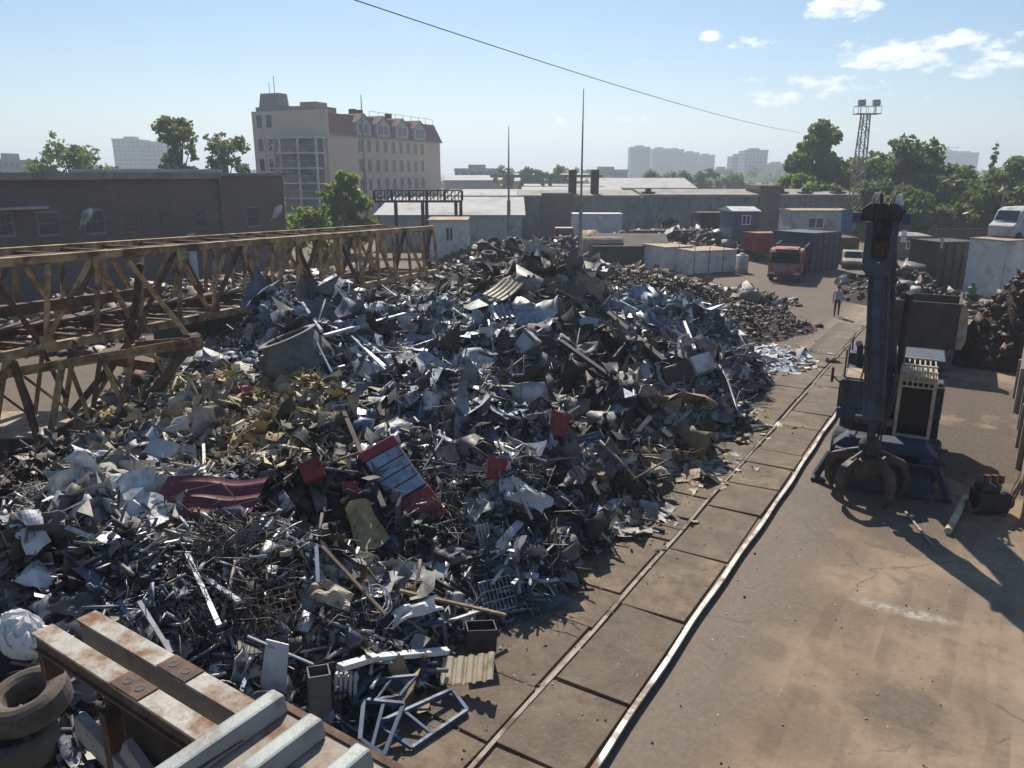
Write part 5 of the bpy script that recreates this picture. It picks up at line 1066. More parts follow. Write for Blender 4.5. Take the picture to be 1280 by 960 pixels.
# skip beside white container
t, L = boxbody('open_skip', 'tall dark open skip with pale rim ends beside the white van box', 1166, 1218, zat(1190, 303, 54), 54, 54.6, 3.0, 'dark_green', 'skip', ribs=5, rim=True)
for x in (-.02, L-.18): MB().b2((x, -.14, zat(1190, 310, 54)), (x+.2, -.081, zat(1190, 303, 54)+.35)).build('lifting_post', 'tan_roof', t)
t, L = boxbody('van_box', 'white van box body with tan roof at the end of the yard', 1247, 1345, zat(1250, 302, 50), 50, 53, 2.6, 'white_paint', 'container', top='tan_roof')
for x in (.05, L*.33, L*.66): MB().b2((x, -.03, .1), (x+.06, -.003, zat(1250, 304, 50)-.1)).build('seam', 'pale_grey', t)
vb = thing('scrap_van', 'wrecked pale van body dumped on top of the white van box', 'van', C(1268, 53.5, zat(1250, 302, 50)+.09), A+.55)
v_ = MB(); v_.prism([(-1.9, 0), (-2.0, .75), (-1.5, 1.0), (-1.05, 1.75), (-.4, 1.95), (2.0, 1.95), (2.2, 1.7), (2.2, 0)], -.85, .85, 'XZ'); v_.build('body', 'pale_grey', vb, bevel=.1)
MB().raw([(-1.5, -.72, 1.06), (-1.12, -.66, 1.7), (-1.12, .66, 1.7), (-1.5, .72, 1.06)], [(0, 1, 2, 3)]).xf(Matrix.Translation((-.03, 0, .02))).build('windscreen', 'window_glass', vb, solid=.03)
for x in (-.9, .15, 1.15): MB().b2((x, -.87, .95), (x+.85, -.853, 1.65)).build('side_window', 'window_glass', vb)
for x in (-1.3, 1.4): MB().lathe([(0, -.08), (.3, -.08), (.3, .08), (0, .08)], 14, (x, -.87, .05), 'Y').build('wheel', 'rubber', vb)
gp_ = thing('green_pump', 'small green pump unit standing before the white van box', 'pump', C(1213, 49), .2)
MB().b2((-.35, -.3, .0), (.35, .3, .55)).build('base', 'green_paint', gp_); MB().lathe([(.0, .55), (.26, .55), (.26, .9), (.12, 1.0), (.12, 1.25), (0, 1.25)], 14).build('motor', 'green_paint', gp_)
# tipper standing behind the handler, tailgate toward the camera
M['grey_dark_body'] = pmat('grey_dark_body', (.13, .125, .12), .7, 0, .3, 3, (.07, .055, .045), .5, .1, 15)
tp_ = thing('scrap_tipper', 'brown tipper trailer body with pale tan edge standing behind the material handler', 'trailer', C(1143, 31.5), .02)
b_ = MB(); hw_ = 1.36; z0, z1 = 1.0, 2.85
b_.b2((-hw_, 0, z0), (hw_, .1, z1)); b_.b2((-hw_, .102, z0), (hw_, 6.2, z0+.12)); b_.b2((-hw_, .102, z0+.122), (-hw_+.1, 3.2, z1-.05)); b_.b2((hw_-.1, .102, z0+.122), (hw_, 6.2, z1-.3)); b_.b2((-hw_+.102, 6.1, z0+.122), (hw_-.102, 6.2, z1-.5))
for x in (-.9, -.3, .3, .9): b_.b2((x-.04, -.06, z0+.1), (x+.04, -.003, z1-.1))
b_.b2((-hw_, -.05, z0-.02), (hw_, -.003, z0+.09)); b_.build('dump_body', 'brown_dark', tp_)
e = MB(); e.prism([(0, z0), (0, z1+.05), (.16, z1-.02), (.3, z1-.35), (.34, z0+.4), (.22, z0)], -.12, .2, 'XZ', c=(hw_+.003, 0, 0)); e.build('tan_edge', 'tan_roof', tp_)  # side edge strip in a paler tan than the body
MB().b2((-1.3, .12, .12), (1.34, 6.4, z0-.004)).build('chassis', 'grey_dark_body', tp_)
for s_ in (-1, 1):
    for y in (1.4, 2.7, 7.6): wheel(tp_, s_*1.08, y, .5, .42)
    MB().b2((s_*1.0, .34, .62), (s_*1.24, .397, .8)).build('tail_light', 'red_paint', tp_)
MB().b2((-.12, 6.3, .5), (.12, 8.0, .7)).build('drawbar', 'dark_steel', tp_)
# ================================================================ material handler
mh = thing('material_handler', 'big blue material handler with raised cab and grapple resting on the ground', 'crane', C(1104, 21.0), R(4.2))
Mh = mh
MB().b2((-.95, -2.2, .5), (.95, 2.2, 1.05)).build('undercarriage', 'dark_steel', mh, bevel=.03)
for s_ in (-1, 1):
    for y in (-1.35, 1.45): wheel(mh, s_*1.08, y, .58, .5, 'blue_dull')
    st_ = MB(); st_.b2((s_*1.0-.16, -2.75, .55), (s_*1.0+.16, -2.2, 1.0)); st_.beam((s_*1.25, -2.6, .8), (s_*1.55, -2.7, .14), .16); st_.b2((s_*1.5-.16, -2.85, .02), (s_*1.5+.16, -2.5, .1)); st_.build('outrigger', 'navy_paint', mh)
bl = MB(); bl.sheet(lambda u, v: Vector((-1.15+2.3*u, -2.75-.28*(v*2-1)**2-.05, .12+.85*v)), 8, 6); bl.build('dozer_blade', 'navy_paint', mh, solid=.06)
cv_ = MB(); cv_.prism([(-1.25, .98), (-.95, 1.28), (.95, 1.28), (1.25, .98)], -2.5, -1.9, 'XZ'); cv_.build('step_cover', 'navy_paint', mh, bevel=.02)
MB().lathe([(.0, 1.05), (.85, 1.05), (.85, 1.34), (.0, 1.34)], 28).build('slew_ring', 'dark_steel', mh)
up = MB(); up.b2((-1.3, -.9, 1.36), (-.62, 2.5, 2.42)); up.b2((-.618, -.2, 1.36), (1.28, 2.7, 2.3)); up.b2((-1.3, 1.2, 2.42), (1.28, 2.9, 2.75)); up.b2((-1.34, -1.0, 1.30), (-.6, -.902, 1.62)); up.build('upper_body', 'blue_paint', mh, bevel=.04)
MB().b2((-1.22, -.8, 2.423), (-.7, .4, 2.47)).build('hatch', 'tan_roof', mh, bevel=.01)
MB().b2((-1.28, -.6, 1.5), (-1.22, .3, 2.3)).xf(Matrix.Translation((-.085, 0, 0))).build('side_grille', 'dark_steel', mh)
eg = MB(); eg.tube([(-1.0, .9, 2.4), (-1.0, .9, 3.0), (-1.05, .75, 3.15)], .09, 10); eg.build('exhaust', 'dark_steel', mh)
hr = MB(); hr.tube([(-1.25, -.7, 2.4), (-1.25, -.7, 3.2), (-1.25, 1.6, 3.2), (-1.25, 1.6, 2.7)], .025, 6); hr.tube([(-1.25, .4, 2.45), (-1.25, .4, 3.2)], .02, 6); hr.build('handrail', 'dark_steel', mh)
mi = MB(); mi.tube([(-1.3, -.95, 2.3), (-1.5, -1.25, 2.55)], .02, 6); mi.box((-1.52, -1.28, 2.62), (.06, .16, .42)); mi.build('mirror', 'dark_steel', mh)
# cab
X0, X1, Y0, Y1, Z0, Z1 = .18, .98, -1.65, -.2, 1.22, 2.82
cbf = MB(); 
for (x, y, w_) in ((X0, Y0, .085), (X1, Y0, .085), (X0, Y1, .1), (X1, Y1, .1)): cbf.b2((x-w_/2, y-w_/2, Z0), (x+w_/2, y+w_/2, Z1))
for z in (Z0+.04, Z1-.05):
    cbf.beam((X0+.045, Y0, z), (X1-.045, Y0, z), .08); cbf.beam((X0+.052, Y1, z), (X1-.052, Y1, z), .08)
    for x in (X0, X1): cbf.beam((x, Y0+.045, z), (x, Y1-.052, z), .08)
cbf.build('cab_frame', 'cream_sheet', mh)
cs_ = MB().b2((X0+.05, Y1-.03, Z0+.09), (X1-.05, Y1+.03, Z1-.1)); cs_.b2((X0, Y0+.02, Z0-.12), (X1, Y1, Z0-.003)); cs_.build('cab_shell', 'blue_paint', mh)
MB().b2((X0+.05, Y0-.01, Z0+.09), (X1-.05, Y0+.01, Z1-.1)).build('windscreen', 'glass', mh)
for x in (X0, X1): MB().b2((x-.01, Y0+.05, Z0+.09), (x+.01, Y1-.06, Z1-.1)).build('side_glass', 'glass', mh)
rf = MB().b2((X0-.04, Y0-.03, Z1+.003), (X1+.04, Y1+.05, Z1+.06)); rf.build('cab_roof', 'cream_sheet', mh, bevel=.01)
gd = MB()
for k in range(7): x = X0+.02+(X1-X0-.04)*k/6; gd.beam((x, Y0-.2, Z1+.2), (x, Y1, Z1+.2), .035); gd.beam((x, Y0-.2, Z1+.18), (x, Y0-.2, Z1-.16), .03)
for y in (Y0-.2, Y0+.5, Y1): gd.beam((X0-.03, y, Z1+.24), (X1+.03, y, Z1+.24), .045)
gd.beam((X0-.03, Y0-.2, Z1-.17), (X1+.03, Y0-.2, Z1-.17), .04); gd.build('roof_guard', 'cream_sheet', mh)
se = MB().b2((.35, -.9, 1.4), (.82, -.5, 1.8)); se.b2((.35, -.5, 1.5), (.82, -.38, 2.4)); se.build('driver_seat', 'dark_steel', mh)
wp = MB(); wp.tube([(.55, Y0-.03, Z0+.15), (.7, Y0-.035, Z0+.8)], .012, 5); wp.build('wiper', 'dark_steel', mh)
pe = MB(); pe.b2((.25, -1.5, .9), (.95, -.3, 1.09)); pe.beam((.8, -1.5, .95), (.8, -.2, 1.0), .3); pe.build('cab_lift_arm', 'blue_paint', mh)
for k in range(3): MB().b2((1.1, -2.0+.22*k, .35+.28*k), (1.5, -1.82+.22*k, .39+.28*k)).build('step', 'dark_steel', mh)
lp = MB().lathe([(0, 0), (.08, .02), (.08, .1), (0, .12)], 10, (1.15, -1.0, 2.5)); lp.beam((1.0, -1, 2.5), (1.15, -1, 2.56), .03); lp.build('beacon', 'orange_paint', mh)
# boom and stick
BX = -.32; piv, tip, end = Vector((BX, .4, 2.2)), Vector((BX-.42, -2.25, 6.95)), Vector((BX, -3.35, 2.05))
sd0 = end-tip; ks = tip+sd0*.26; bo = MB(); d_ = (tip-piv); mid = piv+d_*.5+Vector((0, .25, .25))
bo.beam(piv, mid, .62, .75, (0, -1, .4)); bo.beam(mid-d_*.03, tip, .58, .55, (0, -1, .4)); bo.build('boom', 'blue_paint', mh, bevel=.03)
ln = MB()
for dx_ in (-.2, -.13, .1, .18): ln.tube([ks+Vector((dx_, -.30, -.1)), ks+sd0*.35+Vector((dx_, -.31, 0)), end+Vector((dx_*.8, -.31, .6))], .018, 5)
ln.build('hydraulic_line', 'rubber', mh)
br = MB()
for s_ in (-1, 1): br.prism([(-.5, 1.9), (-.35, 2.75), (.4, 2.75), (.8, 1.9)], BX+s_*.36, BX+s_*.42, 'YZ', c=(0, .3, 0))
br.build('boom_bracket', 'blue_paint', mh)
sk = MB(); sd_ = end-tip; ks = tip+sd_*.26
sk.beam(ks, end, .48, .5, (0, -1, 0)); sk.beam(ks+sd_*.04+Vector((0, -.262, 0)), end+Vector((0, -.262, .2)), .32, .03, (0, -1, 0)); sk.beam(ks+sd_*.36+Vector((0, -.27, 0)), ks+sd_*.375+Vector((0, -.27, 0)), .54, .05, (0, -1, 0)); sk.build('stick', 'blue_paint', mh, bevel=.025)
fk = MB(); n = 14                                   # wide rounded head with a slot, at the top of the stick
def ring(cx, cz, rx, rz_, a0, a1, n): return [(cx+rx*math.cos(a0+(a1-a0)*k/n), cz+rz_*math.sin(a0+(a1-a0)*k/n)) for k in range(n+1)]
zt, zb_ = tip.z-.1, ks.z-.1
outer = [(-.36, zt), (-.36, zb_+.35)]+[(-.33, zb_+.1), (-.24, zb_)]+[(.24, zb_), (.33, zb_+.1)]+[(.36, zb_+.35), (.36, zt)]
inner = [(-.2, zt), (-.2, zb_+.5)]+ring(0, zb_+.5, .2, .2, math.pi, 2*math.pi, 8)[1:-1]+[(.2, zb_+.5), (.2, zt)]
for y in (0,):
    for (a_, b_) in ((outer[:3], None),): pass
fk.prism(outer+inner[::-1], -.16, .16, 'XZ', c=(BX-.36, (tip.y+ks.y)/2-.22, 0)); fk.b2((BX-.36-.42, (tip.y+ks.y)/2-.22-.2, zb_-.08), (BX-.36+.42, (tip.y+ks.y)/2-.22+.2, zb_-.002)); fk.build('stick_fork', 'blue_paint', mh, bevel=.02)
MB().b2((BX-.52, tip.y-.2, zb_+.42), (BX-.2, tip.y+.1, zb_+.8)).build('knuckle', 'rust_steel', mh)
cyl = MB(); cyl.tube([(BX-.42, .1, 2.4), (BX-.42, -1.3, 5.0)], .1, 10); cyl.tube([(BX+.42, .1, 2.4), (BX+.42, -1.3, 5.0)], .1, 10); cyl.tube([(BX, -.6, 5.2), (BX-.36, -2.2, 6.2)], .1, 10); cyl.build('lift_cylinder', 'dark_steel', mh)
pn = MB(); pn.lathe([(0, -.52), (.13, -.52), (.13, .52), (0, .52)], 12, (tip.x, tip.y, tip.z+.05), 'X')
pn.build('pivot_pin', 'rust_steel', mh); pn = MB(); pn.lathe([(0, -.42), (.11, -.42), (.11, .42), (0, .42)], 12, tuple(end), 'X'); pn.build('pivot_pin', 'rust_steel', mh)
tip_b = MB(); tip_b.prism([(-.45, zt+.005), (-.45, zt+.3), (-.3, zt+.42), (.3, zt+.42), (.45, zt+.3), (.45, zt+.005)], -.2, .25, 'XZ', c=(tip.x, tip.y, 0)); tip_b.build('stick_head', 'dark_steel', mh, bevel=.02)
for s_ in (-1, 1): MB().b2((tip.x+s_*.55-.1, tip.y-.28, zt-.05), (tip.x+s_*.55+.1, tip.y-.05, zt+.2)).build('work_lamp', 'blue_dull', mh)
hs = MB()
for k in range(5):
    x = tip.x-.22+.11*k; u_ = random.uniform(.3, .62); hs.tube([(x, tip.y+.35, tip.z-.3)]+[(x+.1*math.sin(k*2.3)*math.sin(q), tip.y+.36*math.cos(q), tip.z+.1+u_*math.sin(q)) for q in (.2, .7, 1.2, 1.6, 2.1, 2.6, 2.95)]+[(x, tip.y-.38, tip.z-.3)], .022, 6)
hs.tube([(tip.x+.33, tip.y-.3, 6.6), (tip.x+.46, -2.9, 5), (BX+.38, -3.2, 3.2), (BX+.2, -3.5, 1.9), (BX+.12, -3.4, 1.5)], .03, 6); hs.tube([(tip.x+.37, tip.y-.3, 6.6), (tip.x+.5, -2.9, 5), (BX+.42, -3.2, 3.0), (BX+.26, -3.5, 1.8)], .03, 6); hs.build('hydraulic_hoses', 'rubber', mh)
hb_ = MB(); hb_.box((tip.x-.2, tip.y, zt+.52), (.14, .2, .3), (0, .3, 0)); hb_.build('hose_cover', 'white_sheet', mh); hb_ = MB(); hb_.box((tip.x+.32, tip.y, zt+.5), (.2, .22, .26), (0, -.2, 0)); hb_.build('hose_cover', 'white_sheet', mh)
gx_, gy_ = end.x, end.y-.1
lk = MB(); lk.beam(end-Vector((0, .05, .0)), (gx_, gy_, 1.62), .2, .22); lk.lathe([(0, 1.15), (.2, 1.15), (.26, 1.25), (.26, 1.5), (.16, 1.64), (0, 1.64)], 18, (gx_, gy_, 0)); lk.build('grapple_rotator', 'dark_steel', mh)
hub = MB().lathe([(0, .55), (.24, .55), (.34, .8), (.34, 1.08), (.2, 1.16), (0, 1.16)], 18, (gx_, gy_, 0)); hub.build('grapple_hub', 'grapple_steel', mh)
for k in range(5):
    a = R(72*k+20); ti = MB(); path = [(.26, .95), (.54, 1.1), (.82, .98), (.96, .68), (.93, .35), (.78, .06)]; wd = [.14, .17, .2, .2, .17, .06]; th = [.18, .22, .2, .16, .12, .05]
    vs = []
    for i, (r_, z) in enumerate(path):
        a1 = path[max(0, i-1)]; b1 = path[min(len(path)-1, i+1)]; tx_, tz2 = b1[0]-a1[0], b1[1]-a1[1]; l_ = math.hypot(tx_, tz2); nxn, nzn = -tz2/l_, tx_/l_
        for (q, s_) in ((-.5, -.5), (.5, -.5), (.5, .5), (-.5, .5)):
            rr, zz = r_+nxn*th[i]*s_, z+nzn*th[i]*s_; ww = wd[i]*q
            vs.append((gx_+rr*math.cos(a)-ww*math.sin(a), gy_+rr*math.sin(a)+ww*math.cos(a), zz))
    n_ = len(path); fs = [(i*4+j, i*4+(j+1) % 4, (i+1)*4+(j+1) % 4, (i+1)*4+j) for i in range(n_-1) for j in range(4)]+[(3, 2, 1, 0), (n_*4-4, n_*4-3, n_*4-2, n_*4-1)]
    ti.raw(vs, fs); t_ = ti.build('grapple_tine', 'grapple_steel', mh, bevel=.015)
    cy = MB(); cy.tube([(gx_+.2*math.cos(a), gy_+.2*math.sin(a), 1.3), (gx_+.62*math.cos(a), gy_+.62*math.sin(a), 1.14)], .06, 8); cy.build('tine_cylinder', 'dark_steel', t_)
# ================================================================ bay wall on the right, junk on the yard
for k in range(7):
    y = 20.4+k*2.05; hgt = 1.75+.12*((k*5) % 3)-.1*(k == 3); t = thing('bay_wall', ['end concrete bay wall panel with a timber post', 'second concrete bay panel from the open end', 'third bay panel, slightly lower than its neighbours', 'chipped low bay panel in the middle', 'fifth bay panel under the rust heap', 'sixth bay panel with rust spilling over', 'last bay panel deep in the rust heap'][k], 'wall', (1.62+.05*math.sin(k*2.), y, 0), .03*math.sin(k*1.7), 'concrete bay wall panels')
    t['kind'] = 'thing'; m = MB(); m.prism([(0, 0), (2.0, 0), (2.0, hgt), (1.7, hgt+.03), (.2, hgt-.04), (0, hgt-.1)], 0, .2, 'YZ'); m.build('panel', 'concrete', t, bevel=.03)
    MB().b2((-.12, .0, 0), (-.002, .16, hgt+(.2 if k == 0 else -.3))).build('post', 'wood' if k == 0 else 'concrete', t)
en = thing('scrap_engine', 'oily scrap engine block lying on the yard by the bay wall', 'engine', G(1234, 640), .5)
MB().box((0, 0, .32), (.75, .5, .5)).box((-.1, 0, .66), (.45, .4, .17)).build('block', 'dark_steel', en, bevel=.04)
for i in range(4): MB().lathe([(0, 0), (.07, 0), (.07, .2), (0, .2)], 8, (-.28+i*.17, .05, .75)).build('head_bolt', 'rust_steel', en)
MB().lathe([(0, -.05), (.2, -.05), (.2, .05), (0, .05)], 14, (.44, 0, .32), 'X').build('pulley', 'rust_steel', en); MB().tube([(-.3, -.2, .2), (-.55, -.3, .15), (-.6, -.1, .35)], .05, 7).build('manifold', 'rust_steel', en)
def rod(name, label, a, b, r, mat, cat): 
    o = MB().tube([Vector((0, 0, 0)), (b-a)*.5+Vector((0, 0, .003)), b-a], r, 10).build(name, mat, loc=a); return tag(o, label, cat)
rod('steel_pipe', 'thick pale pipe lying on the yard beside the scrap engine', G(1185, 664, .09), G(1207, 622, .16), .085, 'cream_sheet', 'pipe')
rod('steel_bar', 'thin straight bar lying on the ground past the grapple', G(1132, 640, .03), G(1166, 682, .03), .03, 'grey_steel', 'bar')
rod('prop_rod', 'rusty rod leaning on the bay wall post, inner one', G(1250, 640, .02), onx(1275, 592, 1.55), .03, 'rust_steel', 'rod'); rod('prop_rod', 'thinner rusty rod leaning outermost on the bay wall', G(1256, 646, .02), onx(1282, 598, 1.5), .022, 'rust_steel', 'rod')
# steel plates sticking out along the heap foot near the slabs, planks
def slabthing(name, label, cat, px, py, d, size, rot, mat, **k):
    o = MB().box((0, 0, 0), size).build(name, mat, loc=D(px, py, d) if d else hit(px, py)+Vector((0, 0, .12)), **k); o.rotation_euler = rot; return tag(o, label, cat)
# ================================================================ walking man
def skin_figure(name, verts, edges, radii, mat, parent=None, root=0, sub=1):
    me = bpy.data.meshes.new(name); me.from_pydata(verts, edges, []); o = bpy.data.objects.new(name, me); COL.objects.link(o)
    md = o.modifiers.new('skin', 'SKIN'); md.use_smooth_shade = True
    for i, r_ in enumerate(radii): me.skin_vertices[0].data[i].radius = (r_, r_) if not hasattr(r_, '__len__') else r_; me.skin_vertices[0].data[i].use_root = i == root
    s_ = o.modifiers.new('sub', 'SUBSURF'); s_.levels = s_.render_levels = sub
    dg = bpy.context.evaluated_depsgraph_get(); m2 = bpy.data.meshes.new_from_object(o.evaluated_get(dg)); o.modifiers.clear(); o.data = m2; m2.name = name
    if parent: o.parent = parent
    return o
vs = [(0, 0, .95), (0, -.01, 1.12), (0, -.01, 1.36), (0, -.02, 1.50), (0, -.03, 1.57), (0, -.04, 1.68), (0, -.03, 1.76),
      (-.19, 0, 1.43), (-.25, .04, 1.16), (-.24, -.07, .92), (-.235, -.10, .83), (.19, 0, 1.43), (.25, -.03, 1.16), (.24, .03, .90), (.235, .04, .81),
      (-.095, 0, .90), (-.10, -.11, .50), (-.10, -.09, .09), (-.105, -.25, .035), (.095, 0, .90), (.10, .05, .50), (.10, .22, .12), (.105, .08, .04)]
ed = [(0, 1), (1, 2), (2, 3), (3, 4), (4, 5), (5, 6), (2, 7), (7, 8), (8, 9), (9, 10), (2, 11), (11, 12), (12, 13), (13, 14), (0, 15), (15, 16), (16, 17), (17, 18), (0, 19), (19, 20), (20, 21), (21, 22)]
ra = [(.15, .12), (.145, .11), (.16, .115), .06, .06, .095, .07, .065, .047, .038, .03, .065, .047, .038, .03, .095, .065, .048, .038, .095, .065, .048, .038]
for sx, wz in ((-1, 10), (1, 14)):                     # five fingers on each hand, slightly curled
    wv = Vector(vs[wz])
    for f in range(5):
        b0 = len(vs); off = Vector((sx*(.0 if f < 4 else -.03), -.03+.018*f if f < 4 else -.045, -.035 if f < 4 else -.01)); L_ = [.07, .08, .075, .06, .05][f]
        p1 = wv+off; p2 = p1+Vector((-sx*.005, -.01 if f == 4 else 0, -L_*.55)); p3 = p2+Vector((-sx*.02, -.01, -L_*.45)); vs += [tuple(p1), tuple(p2), tuple(p3)]; ed += [(wz, b0), (b0, b0+1), (b0+1, b0+2)]; ra += [.011, .0095, .008]
man = thing('person', 'man in pale blue T-shirt and dark trousers walking down the yard', 'person', G(1045, 395.5), R(8))
body = skin_figure('body', vs, ed, ra, 'skin', man, 0, 2)
for mm in ('skin',): body.data.materials.append(M['skin'])
M['tshirt'] = pmat('tshirt', (.30, .36, .44), .9, 0, .12, 6, bump=.1); M['trousers'] = pmat('trousers', (.022, .024, .03), .9, 0, .2, 6, bump=.1); M['hair'] = pmat('dark_hair', (.03, .022, .017), .8, 0, .2, 30, bump=.2); M['shoe'] = pmat('shoe', (.02, .02, .02), .6, 0, .1, 9, bump=0)
for k in ('tshirt', 'trousers', 'shoe'): body.data.materials.append(M[k])
for p in body.data.polygons:
    c = p.center; arm = abs(c.x) > .17
    p.material_index = 3 if c.z < .075 else 2 if (c.z < .98 and not arm) else 1 if (c.z < 1.49 and (not arm or c.z > 1.18)) else 0
hd = MB().lathe([(.0, 1.795), (.06, 1.785), (.095, 1.75), (.103, 1.70), (.098, 1.66)], 14, (0, -.015, 0)); hd.build('hair', 'hair', man, smooth=True)
fc = MB().box((0, -.142, 1.675), (.022, .03, .045), (R(15), 0, 0), .6); fc.build('nose', 'skin', man)
for s_ in (-1, 1):
    MB().lathe([(0, -.01), (.012, 0), (0, .01)], 8, (s_*.035, -.128, 1.70), 'Y').build('eye', 'shoe', man); MB().box((s_*.098, -.035, 1.68), (.018, .035, .06)).build('ear', 'skin', man)
MB().box((0, -.13, 1.632), (.045, .012, .01)).build('mouth', 'maroon', man)
# ================================================================ single pieces one can pick out on the heap
RZ = Matrix.Rotation(A, 3, 'Z')
def pose(o, p, lean=0., roll=0., yaw=0.):
    """stand an object at p: local x across the view, local -y to the viewer; lean back, roll in the picture plane"""
    m = RZ @ Matrix.Rotation(yaw, 3, 'Z') @ Matrix.Rotation(lean, 3, 'X') @ Matrix.Rotation(roll, 3, 'Y')
    o.matrix_world = Matrix.Translation(p) @ m.to_4x4(); return o
def fat(o, t): md = o.modifiers.new('thick', 'SOLIDIFY'); md.thickness = t; md.offset = 0; return o
def up(p, z): return p+Vector((0, 0, z))
def toward(p, k): v = Vector((0, 0, H))-p; v.normalize(); return p+v*k
# red cooler lying on the slope
ck = thing('red_cooler', 'tipped red drinks cooler with pale ribbed panels and lettering on its red base', 'cooler')
pose(ck, toward(hit(537, 655), .42), R(-46), R(-31), R(6))
W_, Hc = .82, 2.05
MB().b2((-W_/2, 0, 0), (W_/2, .62, Hc)).build('body', 'dark_steel', ck, bevel=.03)
MB().b2((-W_/2-.01, -.035, .02), (W_/2+.01, -.003, .72)).build('base_panel', 'red_paint', ck, bevel=.015)
MB().b2((-W_/2-.01, -.05, Hc-.2), (W_/2+.01, .5, Hc+.04)).build('top_sign', 'red_paint', ck, bevel=.03)
M['panel_blue'] = pmat('pale_blue_panel', (.30, .35, .42), .5, .1, .2, 5, (.14, .11, .08), .4, .1, 20)
for k in range(4):
    z = .78+k*.27; MB().b2((-W_/2+.03, -.03, z), (W_/2-.03, -.004, z+.24)).build('shelf_panel', 'panel_blue', ck, bevel=.01)
cu = bpy.data.curves.new('lettering', 'FONT'); cu.body = 'Coca-Cola'; cu.size = .25; cu.shear = .35; cu.extrude = .002; cu.align_x = 'CENTER'
M['letter'] = pmat('faded_letters', (.42, .16, .15), .6, 0, .3, 9, (.25, .04, .04), .4, 0)
lt0 = bpy.data.objects.new('lettering', cu); COL.objects.link(lt0); lm = bpy.data.meshes.new_from_object(lt0.evaluated_get(bpy.context.evaluated_depsgraph_get())); bpy.data.objects.remove(lt0)
lo_ = bpy.data.objects.new('lettering', lm); COL.objects.link(lo_); lo_.parent = ck; lm.materials.clear(); lm.materials.append(M['letter'])
lo_.location = (0, -.037, .33); lo_.rotation_euler = (R(90), 0, 0); lo_.scale = (.62, 1.15, 1)
def corr(nu, nv, lx, ly, amp, n, bendf, z0=0.):
    b = MB(); b.sheet(lambda u, v: Vector(((u-.5)*lx, bendf(u, v)[0]+(0), (v-.5)*ly)) + Vector((0, amp*(1 if (u*n) % 1 < .38 else -1)*min(1, 9*min(abs(((u*n) % 1)-.38), (u*n) % 1, 1-((u*n) % 1)+.02)), 0))+Vector((0, 0, bendf(u, v)[1])), nu, nv); return b
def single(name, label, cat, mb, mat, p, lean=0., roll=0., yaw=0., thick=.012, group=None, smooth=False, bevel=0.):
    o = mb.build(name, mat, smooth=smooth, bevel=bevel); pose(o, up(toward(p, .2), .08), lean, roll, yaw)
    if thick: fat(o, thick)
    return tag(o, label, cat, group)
mr_ = MB(); mr_.sheet(lambda u, v: Vector(((u-.5)*1.7+.1*v, .05*abs(math.sin(v*3.14159*4.5))**.6*min(1, u*2.2)-1.3*max(0, .55-u)**2-.12*(v-.5)**2, (v-.5)*1.45-.9*max(0, .5-u)**1.6+.05*math.sin(u*7))), 26, 40)
single('corrugated_sheet', 'large maroon corrugated sheet buckled on the heap, the biggest of that colour', 'sheet', mr_, 'maroon', toward(hit(258, 642), .35), R(-58), R(-8), R(-18))
single('corrugated_sheet', 'cream corrugated sheet standing on the heap crest', 'sheet', corr(60, 6, .95, 1.15, .035, 5, lambda u, v: (.06*math.sin(v*3), 0)), 'cream_sheet', up(hit(628, 384), .55), R(-64), R(22), R(-18))
single('corrugated_sheet', 'pale blue corrugated sheet just under the cream one near the crest', 'sheet', corr(50, 6, .9, .8, .03, 5, lambda u, v: (.05*math.sin(v*4), 0)), 'panel_blue', up(hit(630, 407), .4), R(-66), R(-8), R(8))
single('corrugated_sheet', 'yellowish ribbed mat lying below the pale blue corrugated sheet', 'sheet', corr(50, 6, .8, .55, .02, 8, lambda u, v: (.08*math.sin(v*3+u), 0)), 'cream_sheet', up(hit(668, 410), .35), R(-68), R(-14), R(0))
single('corrugated_sheet', 'pale corrugated sheet resting on the slabs at the heap foot', 'sheet', corr(50, 5, .85, .5, .025, 5, lambda u, v: (.03*math.sin(u*4), 0)), 'cream_sheet', up(G(585, 856), .22), R(-68), R(-24), R(-28))
single('corrugated_sheet', 'white ribbed sheet half buried on the slope above the red crates', 'sheet', corr(50, 6, .8, .7, .025, 6, lambda u, v: (.1*math.sin(v*3), 0)), 'pale_grey', up(hit(505, 420), .2), R(-45), R(30), R(14))
single('louvre_grille', 'dark louvred grille plate lying beside the upper red crate', 'grille', (lambda b: [b.box((0, 0, -.4+.13*k), (.85, .05, .1), (R(35), 0, 0)) for k in range(7)] and b.b2((-.47, -.03, -.5), (-.43, .03, .5)).b2((.43, -.03, -.5), (.47, .03, .5)))(MB()), 'blue_dull', up(hit(738, 572), .18), R(-55), R(-12), R(8), 0)
# grey hopper with an oval mouth
hp = thing('grey_hopper', 'big dark grey sheet hopper with oval mouth near the heap ridge', 'hopper'); pose(hp, up(hit(378, 462), .05), R(-6), R(-20), R(20))
hb2 = MB(); hb2.lathe([(1.02, 0), (1.0, .3), (.74, .95), (.66, .93), (.9, .28), (.9, .02)], 26, closed=True); hb2.build('shell', 'dark_steel' if False else 'grey_dark', hp, smooth=False) if 'grey_dark' in M else None
M['grey_dark'] = pmat('dull_grey_sheet', (.12, .12, .115), .7, .0, .2, 3, (.07, .055, .045), .4, .1, 15)
if not hp.children:
    hb2.build('shell', 'grey_dark', hp); MB().lathe([(.74, .952), (.84, .97), (.84, 1.0), (.66, 1.0), (.66, .955)], 26).build('rim', 'grey_steel', hp)
